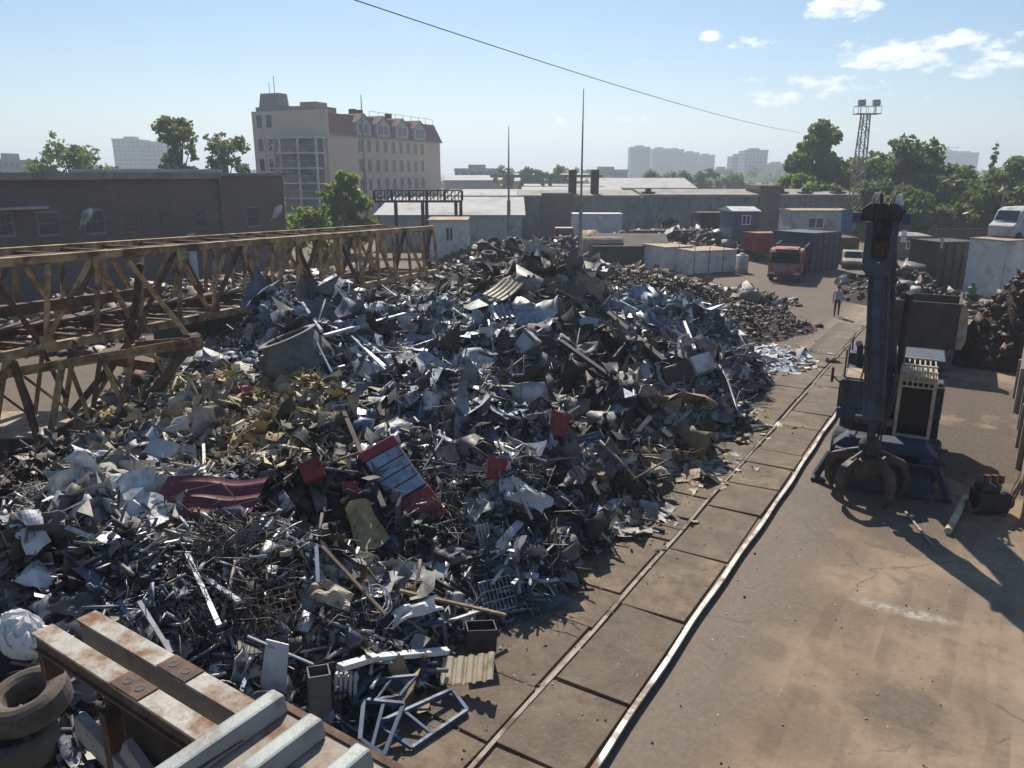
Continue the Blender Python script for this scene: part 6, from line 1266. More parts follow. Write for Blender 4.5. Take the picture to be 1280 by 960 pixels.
# hand-shaped sheets
def bent(lx, ly, f1, f2, fold=0., nu=10, nv=8, seed=0, cr=.03):
    r = random.Random(seed); ph = [r.uniform(0, 6) for _ in range(4)]
    return MB().sheet(lambda u, v: Vector(((u-.5)*lx*(1+.12*math.sin(v*5+ph[0])), f1*(u-.5)**2*lx*2+f2*(v-.5)**2*ly*2+fold*max(0, u+v*.5-.8)*lx+cr*math.sin(u*9+ph[1])*math.sin(v*7+ph[2])*2, (v-.5)*ly*(1+.15*math.sin(u*4+ph[3])))), nu, nv)
for (nm, lb, px, py, lx, ly, f1, f2, fo, mt, ln, rl, yw, cr) in [
    ('torn_sheet', 'bright magenta red torn sheet beside the yellow foam rubble', 296, 496, .75, .5, .3, .3, -.6, 'magenta', -35, 25, 10, .03),
    ('curved_sheet', 'long curved cream panel lying at the edge above the foam rubble', 240, 505, 1.5, .45, .25, .3, 0, 'cream_sheet', -60, 14, -8, .01),
    ('crumpled_sheet', 'large white crumpled sheet beside the maroon corrugated sheet', 152, 640, 1.3, .9, .15, -.1, .3, 'white_sheet', -62, 6, 15, .05),
    ('crumpled_sheet', 'second white crumpled sheet overlapping the large one on its uphill side', 122, 622, .9, .6, -.2, .2, -.3, 'white_sheet', -58, -6, -20, .05),
    ('bent_sheet', 'tall pale panel leaning over near the picture edge above the tyre', 38, 668, .42, .75, .12, .1, 0, 'white_sheet', -32, -28, 12, .01),
    ('bent_sheet', 'pale folded panel lying against the foot of the tall pale panel', 48, 722, .62, .42, .1, .4, .3, 'white_sheet', -55, 32, 10, .02),
    ('foam_sheet', 'bent yellow foam-backed sheet hanging below the silver shield-shaped plate', 458, 662, .55, .95, .25, -.35, .2, 'foam_yellow', -28, -18, 14, .02),
    ('foam_sheet', 'olive yellow curved strip of sheet standing above the hanging foam sheet', 442, 590, .35, .95, .5, .3, 0, 'foam_yellow', -35, -24, 40, .02),
    ('plate', 'silver shield-shaped plate above the hanging yellow sheet', 468, 622, .48, .5, .1, .1, 0, 'silver', -42, 6, 0, .005),
    ('plate', 'grey-green plate propped among the foam rubble', 405, 520, .75, .55, .1, .05, .2, 'plate_green', -50, -25, 10, .01),
    ('curved_trough', 'dark green curved trough sheet at the heap foot', 692, 692, 1.15, .5, .1, 1.1, 0, 'plate_green', -48, -32, 10, .02),
    ('crumpled_sheet', 'shining white sheet at the heap foot next to the slabs', 763, 655, .75, .5, .25, .3, .3, 'white_sheet', -60, 20, 0, .03),
    ('crumpled_sheet', 'pale blue sheet leaning on the slope below the shredded bright heap', 812, 432, .75, 1.0, .2, .1, .3, 'panel_blue', -40, -10, 10, .03),
    ('bent_sheet', 'flat brown panel standing out at the far foot of the heap', 850, 472, .95, .85, .05, .05, .0, 'brown_dark', -18, -22, 14, .01),
    ('bent_sheet', 'big buckled grey car panel on top of the heap crest', 655, 345, 1.7, .8, .35, .5, .2, 'pale_grey', -55, -6, 10, .05),
    ('bent_sheet', 'pale hood-shaped panel hanging below the crest', 700, 366, 1.3, 1.0, .3, .3, .3, 'cream_sheet', -38, 10, -15, .05),
    ('bent_sheet', 'grey square sheet standing upright behind the crest', 733, 345, .9, .8, .04, .05, 0, 'pale_grey', -12, 4, 0, .01),
    ('bent_sheet', 'yellow-green matted sheet lying over the crest top', 668, 330, 1.3, .6, .3, .3, -.2, 'foam_yellow', -70, 5, 0, .06),
    ('bent_sheet', 'tall folded white sheet at the tall-mast side of the crest', 706, 338, .5, .8, .3, .3, .4, 'white_sheet', -20, 12, 20, .03),
    ('bent_sheet', 'crumpled pale blue hood lying in the silver scrap uphill of the cooler', 520, 455, 1.2, .8, .3, .3, -.4, 'panel_blue', -55, 15, 0, .07),
    ('bent_sheet', 'pale blue torn square sheet high on the ridge by the pipes', 365, 400, .55, .5, .1, .1, .3, 'panel_blue', -30, -10, 10, .03),
    ('bent_sheet', 'small pale blue sheet on the ridge below the torn square one', 330, 430, .5, .5, .2, .1, .2, 'panel_blue', -35, 20, 10, .03),
    ('bent_sheet', 'grey board standing at the girder end of the ridge', 296, 428, .35, .9, .05, .0, 0, 'plate_green', -8, 12, 0, .01),
    ('bent_sheet', 'buckled grey door skin half way up above the red crates', 700, 500, 1.1, .9, .3, .3, .3, 'pale_grey', -42, -18, 0, .05),
    ('bent_sheet', 'silver curved sheet next to the buckled grey door skin', 765, 505, 1.0, .7, .5, .3, 0, 'silver', -45, -25, 0, .03),
    ('bent_sheet', 'bright white flat scrap catching the sun above the red crates', 645, 520, .5, .35, .0, .05, 0, 'white_sheet', -60, 10, 0, .0),
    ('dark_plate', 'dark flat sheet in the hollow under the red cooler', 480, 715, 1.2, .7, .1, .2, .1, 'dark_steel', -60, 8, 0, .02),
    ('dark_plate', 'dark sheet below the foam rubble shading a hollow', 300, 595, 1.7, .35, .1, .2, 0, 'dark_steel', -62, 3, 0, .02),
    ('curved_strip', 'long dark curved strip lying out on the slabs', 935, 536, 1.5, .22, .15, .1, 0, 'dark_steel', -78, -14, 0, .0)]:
    if mt == 'magenta' and mt not in M: M[mt] = pmat('magenta_sheet', (.34, .03, .075), .45, 0, .2, 4, bump=.05)
    if mt == 'foam_yellow' and mt not in M: M[mt] = pmat('foam_yellow', (.44, .34, .16), .85, 0, .35, 6, (.26, .19, .09), .45, .4, 18)
    if mt == 'plate_green' and mt not in M: M[mt] = pmat('greygreen_plate', (.105, .115, .085), .65, 0, .25, 4, (.07, .06, .045), .4, .1, 15)
    if -56 < ln < -24: ln -= 17
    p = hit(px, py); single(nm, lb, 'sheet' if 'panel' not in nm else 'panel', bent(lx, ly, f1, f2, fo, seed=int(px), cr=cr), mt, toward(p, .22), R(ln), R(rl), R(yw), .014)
# red crates
def crate(px, py, s_, ln, rl, lb):
    t = thing('red_crate', lb, 'crate', group='red crates and boxes in the heap'); pose(t, toward(hit(px, py), .38), R(ln), R(rl), R(10))
    b = MB(); b.b2((-s_/2, -s_*.4, 0), (s_/2, s_*.4, .03)); 
    for sx in (-1, 1): b.b2((sx*s_/2-.015*(sx+1), -s_*.4, .032), (sx*s_/2+.015*(1-sx), s_*.4, s_*.9))
    for sy in (-1, 1): b.b2((-s_/2+.032, sy*s_*.4-.015*(sy+1), .032), (s_/2-.032, sy*s_*.4+.015*(1-sy), s_*.9))
    b.build('shell', 'red_paint', t, bevel=.01); MB().b2((-s_/2-.02, -s_*.4-.02, s_*.84), (s_/2+.02, -s_*.4-.003, s_*.93)).build('rim', 'red_paint', t)
crate(690, 545, .62, -30, 20, 'red crate highest of the red boxes, beside the dark louvred grille'); crate(684, 606, .5, -40, -28, 'red crate tipped on its side under the louvred grille'); crate(621, 600, .48, -25, 10, 'red crate on the cooler side of the other red crates'); crate(437, 620, .28, -40, 10, 'small red box beside the silver shield-shaped plate'); crate(395, 600, .42, -35, -20, 'dull red box between the foam rubble and the olive strip')
# sun-lit pipes on the ridge, long dark profiles on the slope
def stick_px(name, lb, cat, a, b, r, mat, group, da=0., db=0., box=False, lift=.25):
    pa, pb = up(toward(hit(*a), lift+da+.38), .1), up(toward(hit(*b), lift+db+.38), .1); m = MB()
    (m.beam(Vector((0, 0, 0)), pb-pa, r*2, r*1.2) if box else m.tube([Vector((0, 0, 0)), (pb-pa)*.5+Vector((0, 0, -.01)), pb-pa], r, 8))
    o = m.build(name, mat, loc=pa); return tag(o, lb, cat, group)
M['pipe_blue'] = pmat('pale_blue_pipe', (.36, .42, .48), .45, .3, .15, 3, (.2, .16, .12), .3, .05, 15)
for k, (a, b, r, lb) in enumerate([((374, 376), (402, 418), .055, 'steep pale pipe poking up at the top of the ridge'), ((406, 424), (506, 396), .07, 'long pale blue pipe lying almost level across the ridge'), ((425, 398), (497, 420), .04, 'thin pale pipe crossing the long level one'), ((432, 412), (476, 446), .06, 'white pipe sloping down from the level pipe toward the slabs'),
        ((440, 425), (490, 475), .035, 'thin blue-grey pipe parallel below the white sloping pipe'), ((395, 430), (415, 470), .03, 'short thin pipe by the hopper mouth'), ((382, 402), (352, 424), .04, 'short pipe leaning to the girder by the torn blue sheet'), ((318, 460), (317, 482), .035, 'short white upright pipe stub under the hopper'), ((455, 440), (482, 463), .04, 'stub of pale pipe at the lower end of the pipe bundle'), ((410, 405), (450, 432), .03, 'thin grey pipe hidden among the ridge pipes')]):
    stick_px('pipe', lb, 'pipe', a, b, r, 'pipe_blue' if k != 3 else 'white_sheet', 'pale pipes on the heap ridge', box=k in (1, 8), lift=.62)
for k, (a, b, r, mt, lb) in enumerate([((752, 388), (830, 455), .10, 'brown_dark', 'long brown beam sliding down from the crest toward the brown panel'), ((738, 466), (838, 552), .11, 'dark_steel', 'longest dark profile running down the slope to the foot'), ((745, 460), (822, 515), .07, 'cream_sheet', 'pale-edged profile lying along the longest dark one'), ((700, 430), (770, 480), .08, 'dark_steel', 'dark profile higher up beside the buckled door skin'), ((722, 480), (800, 545), .06, 'brown_dark', 'brown profile under the longest dark one'),
        ((720, 395), (790, 440), .08, 'dark_steel', 'dark beam below the crest panels'), ((690, 405), (735, 425), .06, 'plate_green', 'olive strip beam right under the crest panels'), ((770, 400), (812, 420), .05, 'cream_sheet', 'pale lath by the bright shredded heap'), ((855, 405), (868, 440), .05, 'white_sheet', 'white upright lath in the bright shredded scrap'), ((790, 425), (795, 460), .05, 'pale_grey', 'pale curved bar beside the light blue leaning sheet')]):
    stick_px('metal_profile', lb, 'beam', a, b, r, mt, 'long profiles on the slope', box=True, lift=.42)
for k, (a, b, r, mt, lb) in enumerate([((425, 842), (470, 828), .07, 'white_sheet', 'white plank end lying over the radiator'), ((468, 829), (560, 820), .065, 'white_sheet', 'white plank continuing level toward the corrugated sheet'), ((403, 690), (482, 775), .03, 'wood', 'thin broken lath running down below the dark hollow'), ((396, 690), (398, 735), .03, 'pipe_blue', 'upright blue bar at the edge of the hollow'), ((355, 700), (395, 680), .06, 'cream_sheet', 'pale short plank above the wire tangle'), ((310, 803), (392, 838), .02, 'pipe_blue', 'thin blue bar lying over the white tapered panel'),
        ((175, 760), (215, 825), .03, 'pale_grey', 'pale bar leaning behind the foreground frame'), ((235, 700), (275, 790), .035, 'pipe_blue', 'blue-grey bar leaning among the wire tangle'), ((200, 690), (300, 760), .04, 'pale_grey', 'long pale profile crossing the wire tangle'), ((290, 655), (250, 720), .025, 'pale_grey', 'thin profile hanging from the maroon sheet'), ((255, 560), (257, 610), .03, 'white_sheet', 'white upright strip in front of the dark foam hollow'), ((500, 745), (632, 775), .035, 'wood', 'long wooden lath above the wire grid at the heap foot'), ((737, 640), (746, 622), .03, 'wood', 'short yellow wooden stick lying beside the slabs'), ((540, 790), (600, 770), .03, 'silver', 'silver strip pointing to the dark box'),
        ((340, 560), (395, 570), .04, 'cream_sheet', 'pale lath in the foam rubble'), ((430, 520), (480, 640), .05, 'brown_dark', 'dark bar running down beside the red cooler'), ((120, 560), (200, 545), .05, 'white_sheet', 'long white strip at the girder edge of the heap'), ((105, 570), (155, 555), .03, 'pale_grey', 'thin pale strip next to the long white one'), ((640, 600), (665, 655), .03, 'pale_grey', 'bent pale bar between two red crates')]):
    stick_px('loose_bar', lb, 'bar', a, b, r, mt, 'loose bars and laths on the heap', box=True, lift=.28)
# blue tube frames, grid, radiators, boxes at the near foot of the heap
def tubeframe(name, label, cat, pts, bars, r, mat):
    P = [G(*p[:2], p[2]) for p in pts]; o0 = P[0]; m = MB()
    for i in range(len(P)): m.beam(P[i]-o0, P[(i+1) % len(P)]-o0, r, r)
    for (a, b, u) in bars: m.beam(P[a].lerp(P[b], u)-o0, P[(a+2) % 4].lerp(P[(b+2) % 4], 1-u)-o0 if False else P[(b+1) % 4].lerp(P[(a+3) % 4], 1-u)-o0, r*.8, r*.8)
    return tag(m.build(name, mat, loc=o0), label, cat)
tubeframe('tube_frame', 'blue square tube frame lying half on the slabs at the heap foot', 'frame', [(515, 935, .1), (584, 888, .12), (565, 862, .22), (470, 905, .3)], [(0, 1, .35)], .055, 'blue_dull')
tubeframe('tube_frame', 'dark blue tube frame standing up behind the lying one', 'frame', [(512, 820, .35), (560, 815, .3), (552, 775, .8), (505, 785, .8)], [], .06, 'blue_dull')
tubeframe('tube_frame', 'dark blue tube frame near the foreground channels', 'frame', [(450, 925, .4), (480, 945, .2), (505, 880, .45), (455, 875, .55)], [(0, 1, .5)], .06, 'blue_dull')
tubeframe('tube_frame', 'dark blue rail frame under the white plank', 'frame', [(440, 880, .5), (500, 870, .4), (520, 845, .5), (460, 850, .6)], [(0, 1, .5)], .05, 'blue_dull')
gd_ = MB()
for k in range(9): gd_.tube([(-.3+.075*k, 0, -.3), (-.3+.075*k, 0, .3)], .008, 5)
for z in (-.3, -.1, .1, .3): gd_.tube([(-.3, -.012, z), (.3, -.012, z)], .01, 5)
single('wire_grid', 'small silver wire grid standing at the heap foot', 'grid', gd_, 'silver', toward(hit(622, 748), .2), R(-45), R(-15), R(0), 0)
gd_ = MB()
for k in range(12): gd_.tube([(-.6+.11*k, 0, -.35), (-.6+.11*k, .05*math.sin(k), .35)], .007, 5)
for k in range(7): gd_.tube([(-.6, -.012, -.35+.115*k), (.6, .02, -.35+.115*k)], .007, 5)
single('wire_grid', 'bent rusty wire basket grid behind the foreground frame', 'grid', gd_, 'rust_steel', toward(hit(320, 775), .25), R(-55), R(-12), R(10), 0)
def radiator(px, py, lb, n, ln, rl, lift=.15):
    t = thing('radiator', lb, 'radiator', group='old ribbed radiators'); pose(t, toward(hit(px, py), lift), R(ln), R(rl), R(5))
    for k in range(n): MB().b2((-.5*n*.07+k*.07, -.06, 0), (-.5*n*.07+k*.07+.05, .06, .55)).build('column', 'pale_grey', t, bevel=.015)
    m = MB(); m.b2((-.5*n*.07, -.03, .06), (.5*n*.07, .03, .12)); m.b2((-.5*n*.07, -.03, .44), (.5*n*.07, .03, .5)); m.build('header_pipe', 'pale_grey', t)
radiator(432, 885, 'pale ribbed radiator standing under the white plank', 5, -10, 4); radiator(610, 690, 'ribbed radiator piece at the heap foot uphill of the wire grid', 4, -30, -10); radiator(560, 640, 'ribbed radiator half hidden beside the red cooler base', 5, -35, 20)
def openbox(px, py, s_, lb, mt, ln, rl, yw=8, lift=.15):
    m = MB(); a, b, c_ = s_
    m.b2((-a/2, -b/2, 0), (a/2, b/2, .02)); m.b2((-a/2, -b/2, .022), (-a/2+.02, b/2, c_)); m.b2((a/2-.02, -b/2, .022), (a/2, b/2, c_)); m.b2((-a/2+.022, -b/2, .022), (a/2-.022, -b/2+.02, c_)); m.b2((-a/2+.022, b/2-.02, .022), (a/2-.022, b/2, c_))
    single('metal_box', lb, 'box', m, mt, toward(hit(px, py), lift), R(ln), R(rl), R(yw), 0, 'open metal boxes in the heap')
openbox(400, 905, (.3, .3, .75), 'open dark metal box standing before the foreground channels', 'grey_dark', -4, 3, 20, .3); openbox(600, 815, (.5, .4, .4), 'dark metal box with shiny rim at the heap foot by the slabs', 'dark_steel', -8, 4, 10, .1); openbox(650, 640, (.5, .4, .4), 'dented grey box below the red crates', 'grey_dark', -35, 20); openbox(560, 590, (.6, .5, .45), 'grey box tipped open beside the cooler', 'grey_dark', -50, -20); openbox(455, 480, (.6, .5, .5), 'grey box on the slope under the pipe bundle', 'pale_grey', -40, 30); openbox(880, 470, (.7, .6, .6), 'white box at the far foot of the heap', 'white_sheet', -35, -15); openbox(200, 580, (.6, .5, .4), 'pale box in the white crumpled scrap', 'pale_grey', -45, 20); openbox(345, 470, (.7, .6, .5), 'dark grey box by the hopper', 'grey_dark', -25, -10)
single('tapered_sheet', 'white tapered panel hanging upright behind the foreground frame', 'panel', MB().prism([(-.19, -.52), (.19, -.52), (.19, .46), (-.13, .52)], -.02, .02, 'XZ'), 'white_sheet', toward(hit(342, 852), .35), R(-18), R(3), R(0), 0)
# long sheets, dumped appliances and cable coils: the big pieces of the heap
for (px, py, lx, ly, f1, f2, ln, rl, yw, mt, lb) in [
    (175, 548, 2.2, .5, .12, .1, -66, 8, 0, 'plate_green', 'long grey-green sheet lying along the girder edge of the heap'), (135, 575, 1.7, .4, -.15, .1, -62, 10, 10, 'white_sheet', 'long white board below the long grey-green sheet'),
    (330, 575, 1.4, .5, .1, .2, -60, -8, 0, 'cream_sheet', 'cream board lying across the lower side of the foam rubble'), (480, 545, 1.5, .6, .3, .2, -45, -40, 10, 'pale_grey', 'buckled pale sheet leaning toward the slabs above the cooler'),
    (575, 500, 1.6, .6, .25, .1, -50, 25, 0, 'grey_dark', 'long dull grey sheet above the bright flat scrap'), (590, 445, 1.7, .7, .3, .3, -50, -12, 10, 'pale_grey', 'large buckled pale sheet in the middle of the silver scrap'),
    (720, 445, 1.9, .55, .2, .1, -45, -38, 0, 'plate_green', 'long olive sheet sliding down below the crest'), (800, 470, 1.6, .6, .25, .2, -45, -48, 0, 'pale_grey', 'pale sheet sliding down beside the brown standing panel'),
    (655, 620, 1.2, .5, .3, .2, -48, 22, 0, 'pale_grey', 'pale bent sheet between the two lower red crates'), (560, 700, 1.3, .5, .25, .2, -52, -18, 10, 'grey_dark', 'dull sheet in the hollow on the slabs side of the cooler'),
    (410, 745, 1.2, .45, .3, .2, -55, 18, 0, 'cream_sheet', 'cream bent sheet over the wire uphill of the radiator'), (520, 765, 1.3, .4, .3, .3, -55, -15, 12, 'white_sheet', 'curled white sheet above the blue tube frames'),
    (560, 745, .9, .4, .4, .1, -50, 30, 0, 'pale_grey', 'curled pale sheet behind the curled white one'), (95, 760, 1.2, .5, .2, .2, -58, 12, 0, 'grey_dark', 'dull grey sheet on the tyre side of the wire tangle'),
    (345, 690, 1.3, .4, .1, .1, -58, -22, 0, 'pale_grey', 'pale sheet lying downhill of the maroon corrugated sheet'), (800, 590, 1.5, .5, .2, .1, -62, -20, 8, 'cream_sheet', 'wide cream board sloping to the slabs at the heap foot')]:
    single('long_sheet' if lx > 1.25 else 'bent_sheet', lb, 'sheet', bent(lx*(.62 if py > 650 else .9), ly*(.7 if py > 650 else .95), f1, f2, .15, nu=14, nv=8, seed=px+py, cr=.035), mt, toward(hit(px, py), .42), R(ln), R(rl), R(yw), .014)
for (px, py, s_, ln, rl, yw, mt, lb) in [(600, 470, .8, -30, 24, 30, 'white_sheet', 'battered white cabinet in the middle of the silver scrap'), (735, 520, .75, -42, -30, -20, 'pale_grey', 'grey cabinet on its back below the dark profiles'), (540, 515, .7, -25, 15, 40, 'white_sheet', 'white metal cabinet uphill of the red cooler'), (445, 455, .7, -40, -20, 10, 'white_sheet', 'white cabinet shell below the pipe bundle'),
                                     (650, 440, .8, -20, 35, -30, 'pale_grey', 'dented grey cabinet below the yellowish ribbed mat'), (570, 610, .55, -40, 30, 20, 'grey_dark', 'dull grey cabinet on the slabs side of the cooler'), (700, 630, .5, -35, 15, 15, 'pale_grey', 'small pale cabinet below the tipped red crate'), (360, 640, .5, -35, -25, 25, 'white_sheet', 'small white cabinet between maroon sheet and red box')]:
    s_ *= .68; t = thing('dumped_cabinet', lb, 'cabinet', group='dumped metal cabinets in the heap'); pose(t, toward(hit(px, py), .12), R(ln), R(rl), R(yw))
    MB().b2((-s_*.45, -s_*.4, 0), (s_*.45, s_*.4, s_*1.2)).build('housing', mt, t, bevel=.02); MB().b2((-s_*.43, -s_*.4-.02, s_*1.02), (s_*.43, -s_*.4-.003, s_*1.17)).build('control_panel', 'grey_dark', t)
    m = MB(); m.b2((-s_*.40, -s_*.4-.015, s_*.06), (s_*.40, -s_*.4-.003, s_*.98)); m.build('door', mt, t, bevel=.006)
for k, (px, py, r_, lb) in enumerate([(560, 655, .3, 'loose coil of dark cable downhill of the cooler'), (650, 680, .28, 'loose coil of dark cable uphill of the curved trough'), (420, 560, .3, 'coil of cable between foam rubble and cooler'), (690, 460, .35, 'loop of dark cable under the olive sheet'), (130, 690, .3, 'coil of pale wire on the swarf uphill of the sack'), (470, 760, .25, 'coil of thin wire uphill of the tube frames')]):
    rr_ = random.Random(k+5); pts = [(r_*(1+.25*math.sin(i*.37+k))*math.cos(i*.42), .12*math.sin(i*.23+k), r_*(.8+.25*math.cos(i*.29))*math.sin(i*.42)) for i in range(70)]
    single('cable_coil', lb, 'cable', MB().tube(pts, .011, 5), 'rubber' if k < 4 else 'silver', toward(hit(px, py), .3), R(-55), R(20*k), R(0), 0, 'cable coils in the heap')
# ---------------------------------------------------------------- more countable sheets, bars, boards with labels told by neighbours
LM = [('red cooler', 520, 590), ('maroon corrugated sheet', 258, 640), ('grey hopper', 378, 445), ('cream crest sheet', 628, 375), ('highest red crate', 690, 540), ('yellow foam rubble', 305, 540), ('foreground frame', 330, 840), ('white plank', 480, 830), ('wire grid', 620, 745), ('crest panels', 690, 350), ('pipe bundle', 450, 415), ('brown standing panel', 850, 472), ('shredded bright heap', 815, 400), ('longest dark profile', 790, 510), ('white crumpled sheets', 140, 635), ('curved trough', 692, 692), ('wire tangle', 230, 725), ('dark hollow', 480, 710), ('tall pale panel', 35, 670), ('white ground litter', 960, 450), ('louvred grille', 740, 570), ('board rubble by the slabs', 880, 540)]
CN = {'silver': 'silver', 'bluegrey': 'blue-grey', 'skyblue': 'light blue', 'white': 'white', 'offwhite': 'off-white', 'grey': 'grey', 'dark': 'dark grey', 'black': 'black', 'rust': 'rusty', 'brown': 'brown', 'beige': 'beige', 'foam': 'mustard', 'palefoam': 'pale yellow', 'red': 'red', 'maroon': 'maroon', 'green': 'green', 'olive': 'olive', 'wood': 'wooden', 'navy': 'navy'}
def colname(c):
    return min(PAL, key=lambda k: sum((a-b)**2 for a, b in zip(PAL[k][0], c)))
gi2 = np.random.default_rng(77); made = []
def pieces(kind, n):
    cand = sample(gi2, n*14, .12); out = []
    for p in cand:                                  # keep them apart from each other
        q = pix(p)
        if 0 < q[0] < 985 and 325 < q[1] < 955 and all((q[0]-a)**2+(q[1]-b)**2 > 150 for a, b in out): out.append(q); yield_p.append(p)
        if len(out) >= n: break
for kind, n in (('sheet', 190), ('strip', 45), ('bar', 60), ('lump', 55)):
    yield_p = []; pieces(kind, n); P = np.array(yield_p); m_ = len(P); nr = normals(P); col, met = colours(gi2, P[:, :2])
    base = P.copy(); base[:, 2] += gi2.uniform(.22, .42, m_); Rm = rots(gi2, m_, .38, nr); near = np.clip(P[:, 1]/14, .55, 1.35)
    for i in range(m_):
        z1 = np.zeros((1, 3)); Ri = Rm[i:i+1]; one = lambda v: np.array([v]); s_ = near[i]
        if kind == 'sheet':
            l = gi2.uniform(.45, 1.15)*s_; cu_ = gi2.uniform(-.5, .5); cr = gi2.uniform(.08, .55); vf = gen_sheets(gi2, z1, Ri, one(l), one(l*gi2.uniform(.45, .95)), one(cr), one(cu_), 7, 6); ds = 'crumpled' if cr > .35 else 'curved' if abs(cu_) > .3 else 'bent' if cr > .2 else 'flat'; nm = 'scrap_sheet'; kd = 'metal sheet' if met[i] > .2 else 'board'
        elif kind == 'strip':
            l = gi2.uniform(.8, 1.6)*s_; cu_ = gi2.uniform(-.4, .4); vf = gen_sheets(gi2, z1, Ri, one(l), one(gi2.uniform(.08, .16)), one(.2), one(cu_), 9, 3); ds = 'curved' if abs(cu_) > .2 else 'long'; nm = 'scrap_strip'; kd = 'strip'
        elif kind == 'bar':
            l = gi2.uniform(.9, 2.0)*s_; vf = gen_bars(gi2, z1, Ri, one(l), one(gi2.uniform(.04, .09)), one(gi2.uniform(.03, .07)), one(gi2.normal()*.06), 5); ds = 'long' if l > 1.2 else 'short'; nm = 'scrap_bar'; kd = 'bar'
        else:
            d3 = np.array([[gi2.uniform(.4, .8), gi2.uniform(.3, .6), gi2.uniform(.18, .45)]])*s_; vf = gen_lumps(gi2, z1, Ri, d3); ds = 'dented'; nm = 'scrap_box'; kd = 'casing'
        c = np.clip(col[i]*(1+gi2.normal()*.15), .005, .75)
        o = np_mesh(nm, vf[0], 4, 'scrap', attrs={'met': np.full(len(vf[1]), met[i])}, faces=vf[1], fcol=np.tile(c, (len(vf[1]), 1))); o.location = base[i]
        if kind in ('sheet', 'strip'): fat(o, .012)
        q = pix(base[i]); k = min(range(len(LM)), key=lambda j: (LM[j][1]-q[0])**2+(LM[j][2]-q[1])**2); dx, dy = q[0]-LM[k][1], q[1]-LM[k][2]
        rel = ('uphill of' if dy < 0 else 'downhill of') if abs(dy) > abs(dx) else ('on the slabs side of' if dx > 0 else 'on the girder side of')
        made.append((o, f'{ds} {CN[colname(c)]} {kd}', f'{rel} the {LM[k][0]}', math.hypot(dx, dy), kind, kd))
byk = {}
for a in made: byk.setdefault((a[1], a[2]), []).append(a)
OR = ['first', 'second', 'third', 'fourth', 'fifth', 'sixth', 'seventh', 'eighth', 'ninth']
for (d_, r_), L_ in byk.items():
    L_.sort(key=lambda a: a[3])
    for i, a in enumerate(L_):
        tag(a[0], f'{d_} {r_}' if len(L_) == 1 else f'{d_}, {OR[min(i, 8)]} one out {r_}', a[5], {'sheet': 'scrap sheets on the heap', 'strip': 'scrap strips on the heap', 'bar': 'scrap bars on the heap', 'lump': 'scrap casings on the heap'}[a[4]])
# ================================================================ foreground: heavy steel frame, tyres, white sack
ZF = 3.75
O_, Q_ = G(107, 768, ZF), G(315, 888, ZF); e_ = (Q_-O_).normalized(); f_ = Vector((-e_.y, e_.x, 0)); 
if f_.dot(G(52, 785, ZF)-O_) < 0: f_ = -f_
WB = (G(52, 785, ZF)-O_).dot(f_); S1 = (G(52, 785, ZF)-O_).dot(e_); SQ = (Q_-O_).length
ff = thing('welded_chassis', 'heavy grey and rust steel chassis of paired beams and channels, close below the viewer', 'frame', (O_.x, O_.y, 0))
FM = Matrix((e_, f_, Vector((0, 0, 1)))).transposed().to_4x4()
def fb(lo, hi, **k): b = MB().b2(lo, hi); return b
BW = .20
def fbuild(m, name, mat, parent=ff, **k): m.xf(FM); return m.build(name, mat, parent, **k)
for nm, v0, s0, s1 in (('beam', 0, 0, SQ+1.4), ('beam', WB, S1, SQ+1.2)):
    t_ = fb((s0, v0-BW/2, ZF-.03), (s1, v0+BW/2, ZF)); o_ = fbuild(t_, 'top_flange', 'frame_rust', bevel=.006)
    dpt = .16 if v0 else .42; mw = 'rust_steel' if v0 else 'frame_grey'
    w_ = fb((s0+.01, v0-BW/2+.03, ZF-dpt), (s1, v0-BW/2+.06, ZF-.032)); w_.b2((s0+.01, v0+BW/2-.06, ZF-dpt), (s1, v0+BW/2-.03, ZF-.032)); w_.b2((s0, v0-BW/2, ZF-dpt-.03), (s1, v0+BW/2, ZF-dpt-.002)); fbuild(w_, 'web_plates', mw)
    pl_ = fb((s0+.62*SQ-.22, v0-BW/2+.004, ZF+.002), (s0+.62*SQ+.2, v0+BW/2-.004, ZF+.014)); fbuild(pl_, 'wear_plate', 'rust_steel')
    for d_ in (-.1, .08): h_ = MB().lathe([(0, ZF+.0145), (.042, ZF+.0145), (.042, ZF+.019), (.03, ZF+.019), (.03, ZF+.016), (0, ZF+.016)], 14, (s0+.62*SQ+d_, v0, 0)); fbuild(h_, 'bolt_hole', 'dark_steel')
ends = fb((S1+.02, WB-BW/2+.02, ZF-.5), (S1+.12, WB+BW/2-.02, ZF-.2)); fbuild(ends, 'end_bracket', 'rust_steel'); ends = MB(); ends.b2((.02, -BW/2, ZF-.75), (.3, BW/2, ZF-.452)); fbuild(ends, 'end_bracket', 'rust_steel')
M['floor_plate'] = pmat('dusty_floor_plate', (.33, .27, .215), .8, 0, .2, 5, (.19, .11, .065), .5, .15, 25)
fp = fb((SQ+.12, -BW/2-.02, ZF+.002), (SQ+2.6, 3.2, ZF+.03)); fbuild(fp, 'floor_plate', 'floor_plate')
ed_ = fb((SQ+.1, -BW/2-.09, ZF-.2), (SQ+2.6, -BW/2-.022, ZF+.05)); fbuild(ed_, 'edge_rail', 'rust_steel')
for k, (px, py) in enumerate([(318, 884), (376, 908), (432, 950)]):
    p_ = G(px, py, ZF+.19)-O_; s = p_.dot(e_); c_ = MB(); v0 = -BW/2-.03
    c_.prism([(s-.11, ZF+.032), (s-.075, ZF+.19), (s+.075, ZF+.19), (s+.11, ZF+.032)], v0+.03*k, 3.4, 'XZ'); fbuild(c_, 'channel', 'frame_grey', bevel=.025)
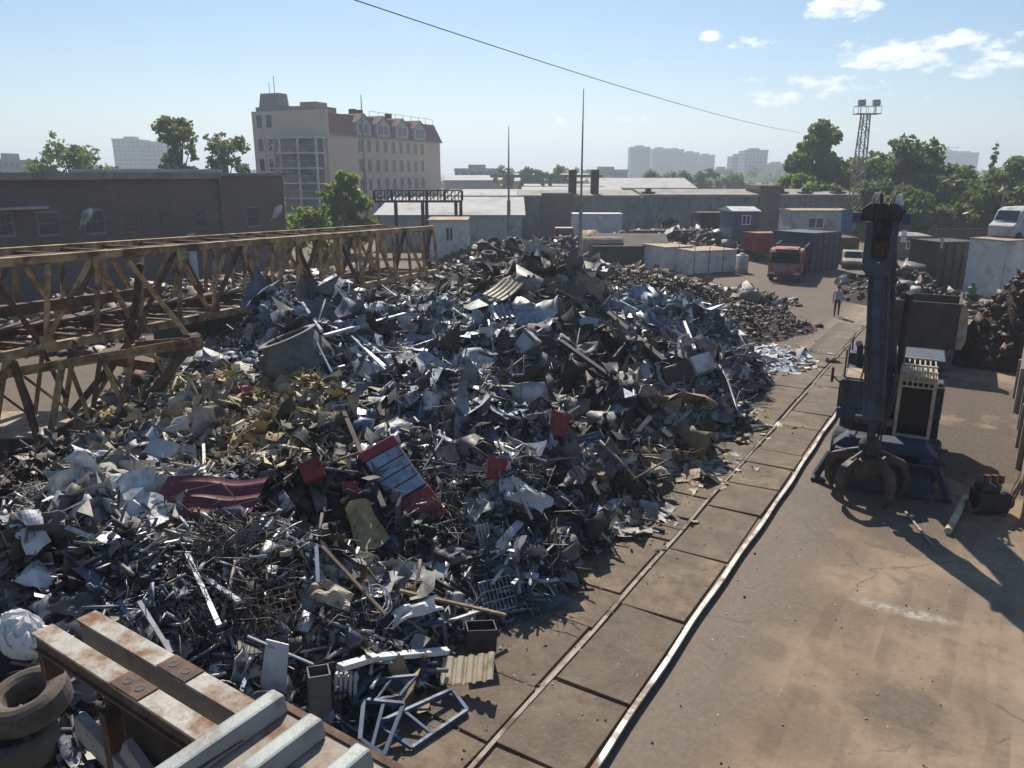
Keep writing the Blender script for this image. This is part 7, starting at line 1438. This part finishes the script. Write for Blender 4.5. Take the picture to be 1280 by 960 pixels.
cs2 = MB().tube([(SQ+.28, 0, ZF+.05), (SQ+.30, .7, ZF+.09), (SQ+.2, 1.5, ZF+.06), (SQ+.26, 3.0, ZF+.05)], .012, 6); fbuild(cs2, 'cable', 'rubber')
po = MB()
for (s, v) in ((.9*SQ, WB), (.42*SQ+S1, WB), (.95*SQ, 0), (.3, 0)): po.b2((s-.06, v-.07, 0), (s+.06, v+.07, ZF-.453))
fbuild(po, 'post', 'rust_steel'); 
lc_ = MB().beam((S1+.5, WB+.02, 2.9), (SQ+1.0, WB+.02, 2.1), .1, .25); lc_.beam((S1+.6, WB, 2.2), (SQ+1.2, WB+.1, 2.2), .12, .3); lc_.beam((SQ*.55, WB+.12, 3.2), (SQ+.6, WB+.12, 2.2), .08, .2); fbuild(lc_, 'lower_brace', 'grey_steel')
w0 = MB().b2((S1+.8, WB-.9, 1.4), (SQ+1.5, WB-.02-BW, 3.2)); fbuild(MB().b2((S1+.9, BW/2+.05, 1.2), (SQ+.9, BW/2+.07, ZF-.46)), 'web_panel', 'brown_dark')
ty = thing('truck_tyre', 'worn dusty truck tyre lying flat on the stack beside the frame', 'tyre', group='truck tyres by the frame'); pose(ty, D(33, 864, 7.9)+Vector((0, 0, -.13)), R(8), R(-6))
tyre_mesh(.47, .24, .36, 0).build('casing', 'dusty_rubber', ty, bevel=.0, smooth=False); MB().lathe([(.27, -.13), (.255, 0), (.27, .13)], 30).build('bead', 'rubber', ty)
ty2 = copy_thing(ty, (0, 0, 0), 0, 'lower truck tyre under the worn dusty one, mostly in shade'); pose(ty2, D(22, 925, 7.6)+Vector((-.1, 0, -.12)), R(-4), R(3))
sk_ = random.Random(9); sb_ = MB(); sn_ = [[sk_.uniform(-1, 1) for _ in range(15)] for _ in range(41)]
sb_.sheet(lambda u, v: Vector(((.33*math.cos(u*6.283), .25*math.sin(u*6.283), 0))) * (math.sin(min(1, v*1.05)*math.pi)**.55*(1+.09*sn_[int(u*40+.5) % 40][int(v*14+.5)])+.02)+Vector((.06*math.sin(v*5), 0, v*.62+.05*sn_[int(u*40+.5) % 40][int(v*14+.5)]*math.sin(v*3.14))), 40, 14)
single('plastic_sack', 'white crumpled plastic sack at the picture edge above the truck tyre', 'sack', sb_, 'white_sheet', up(D(14, 818, 8.8), -.1), R(-14), R(25), 0, .01)
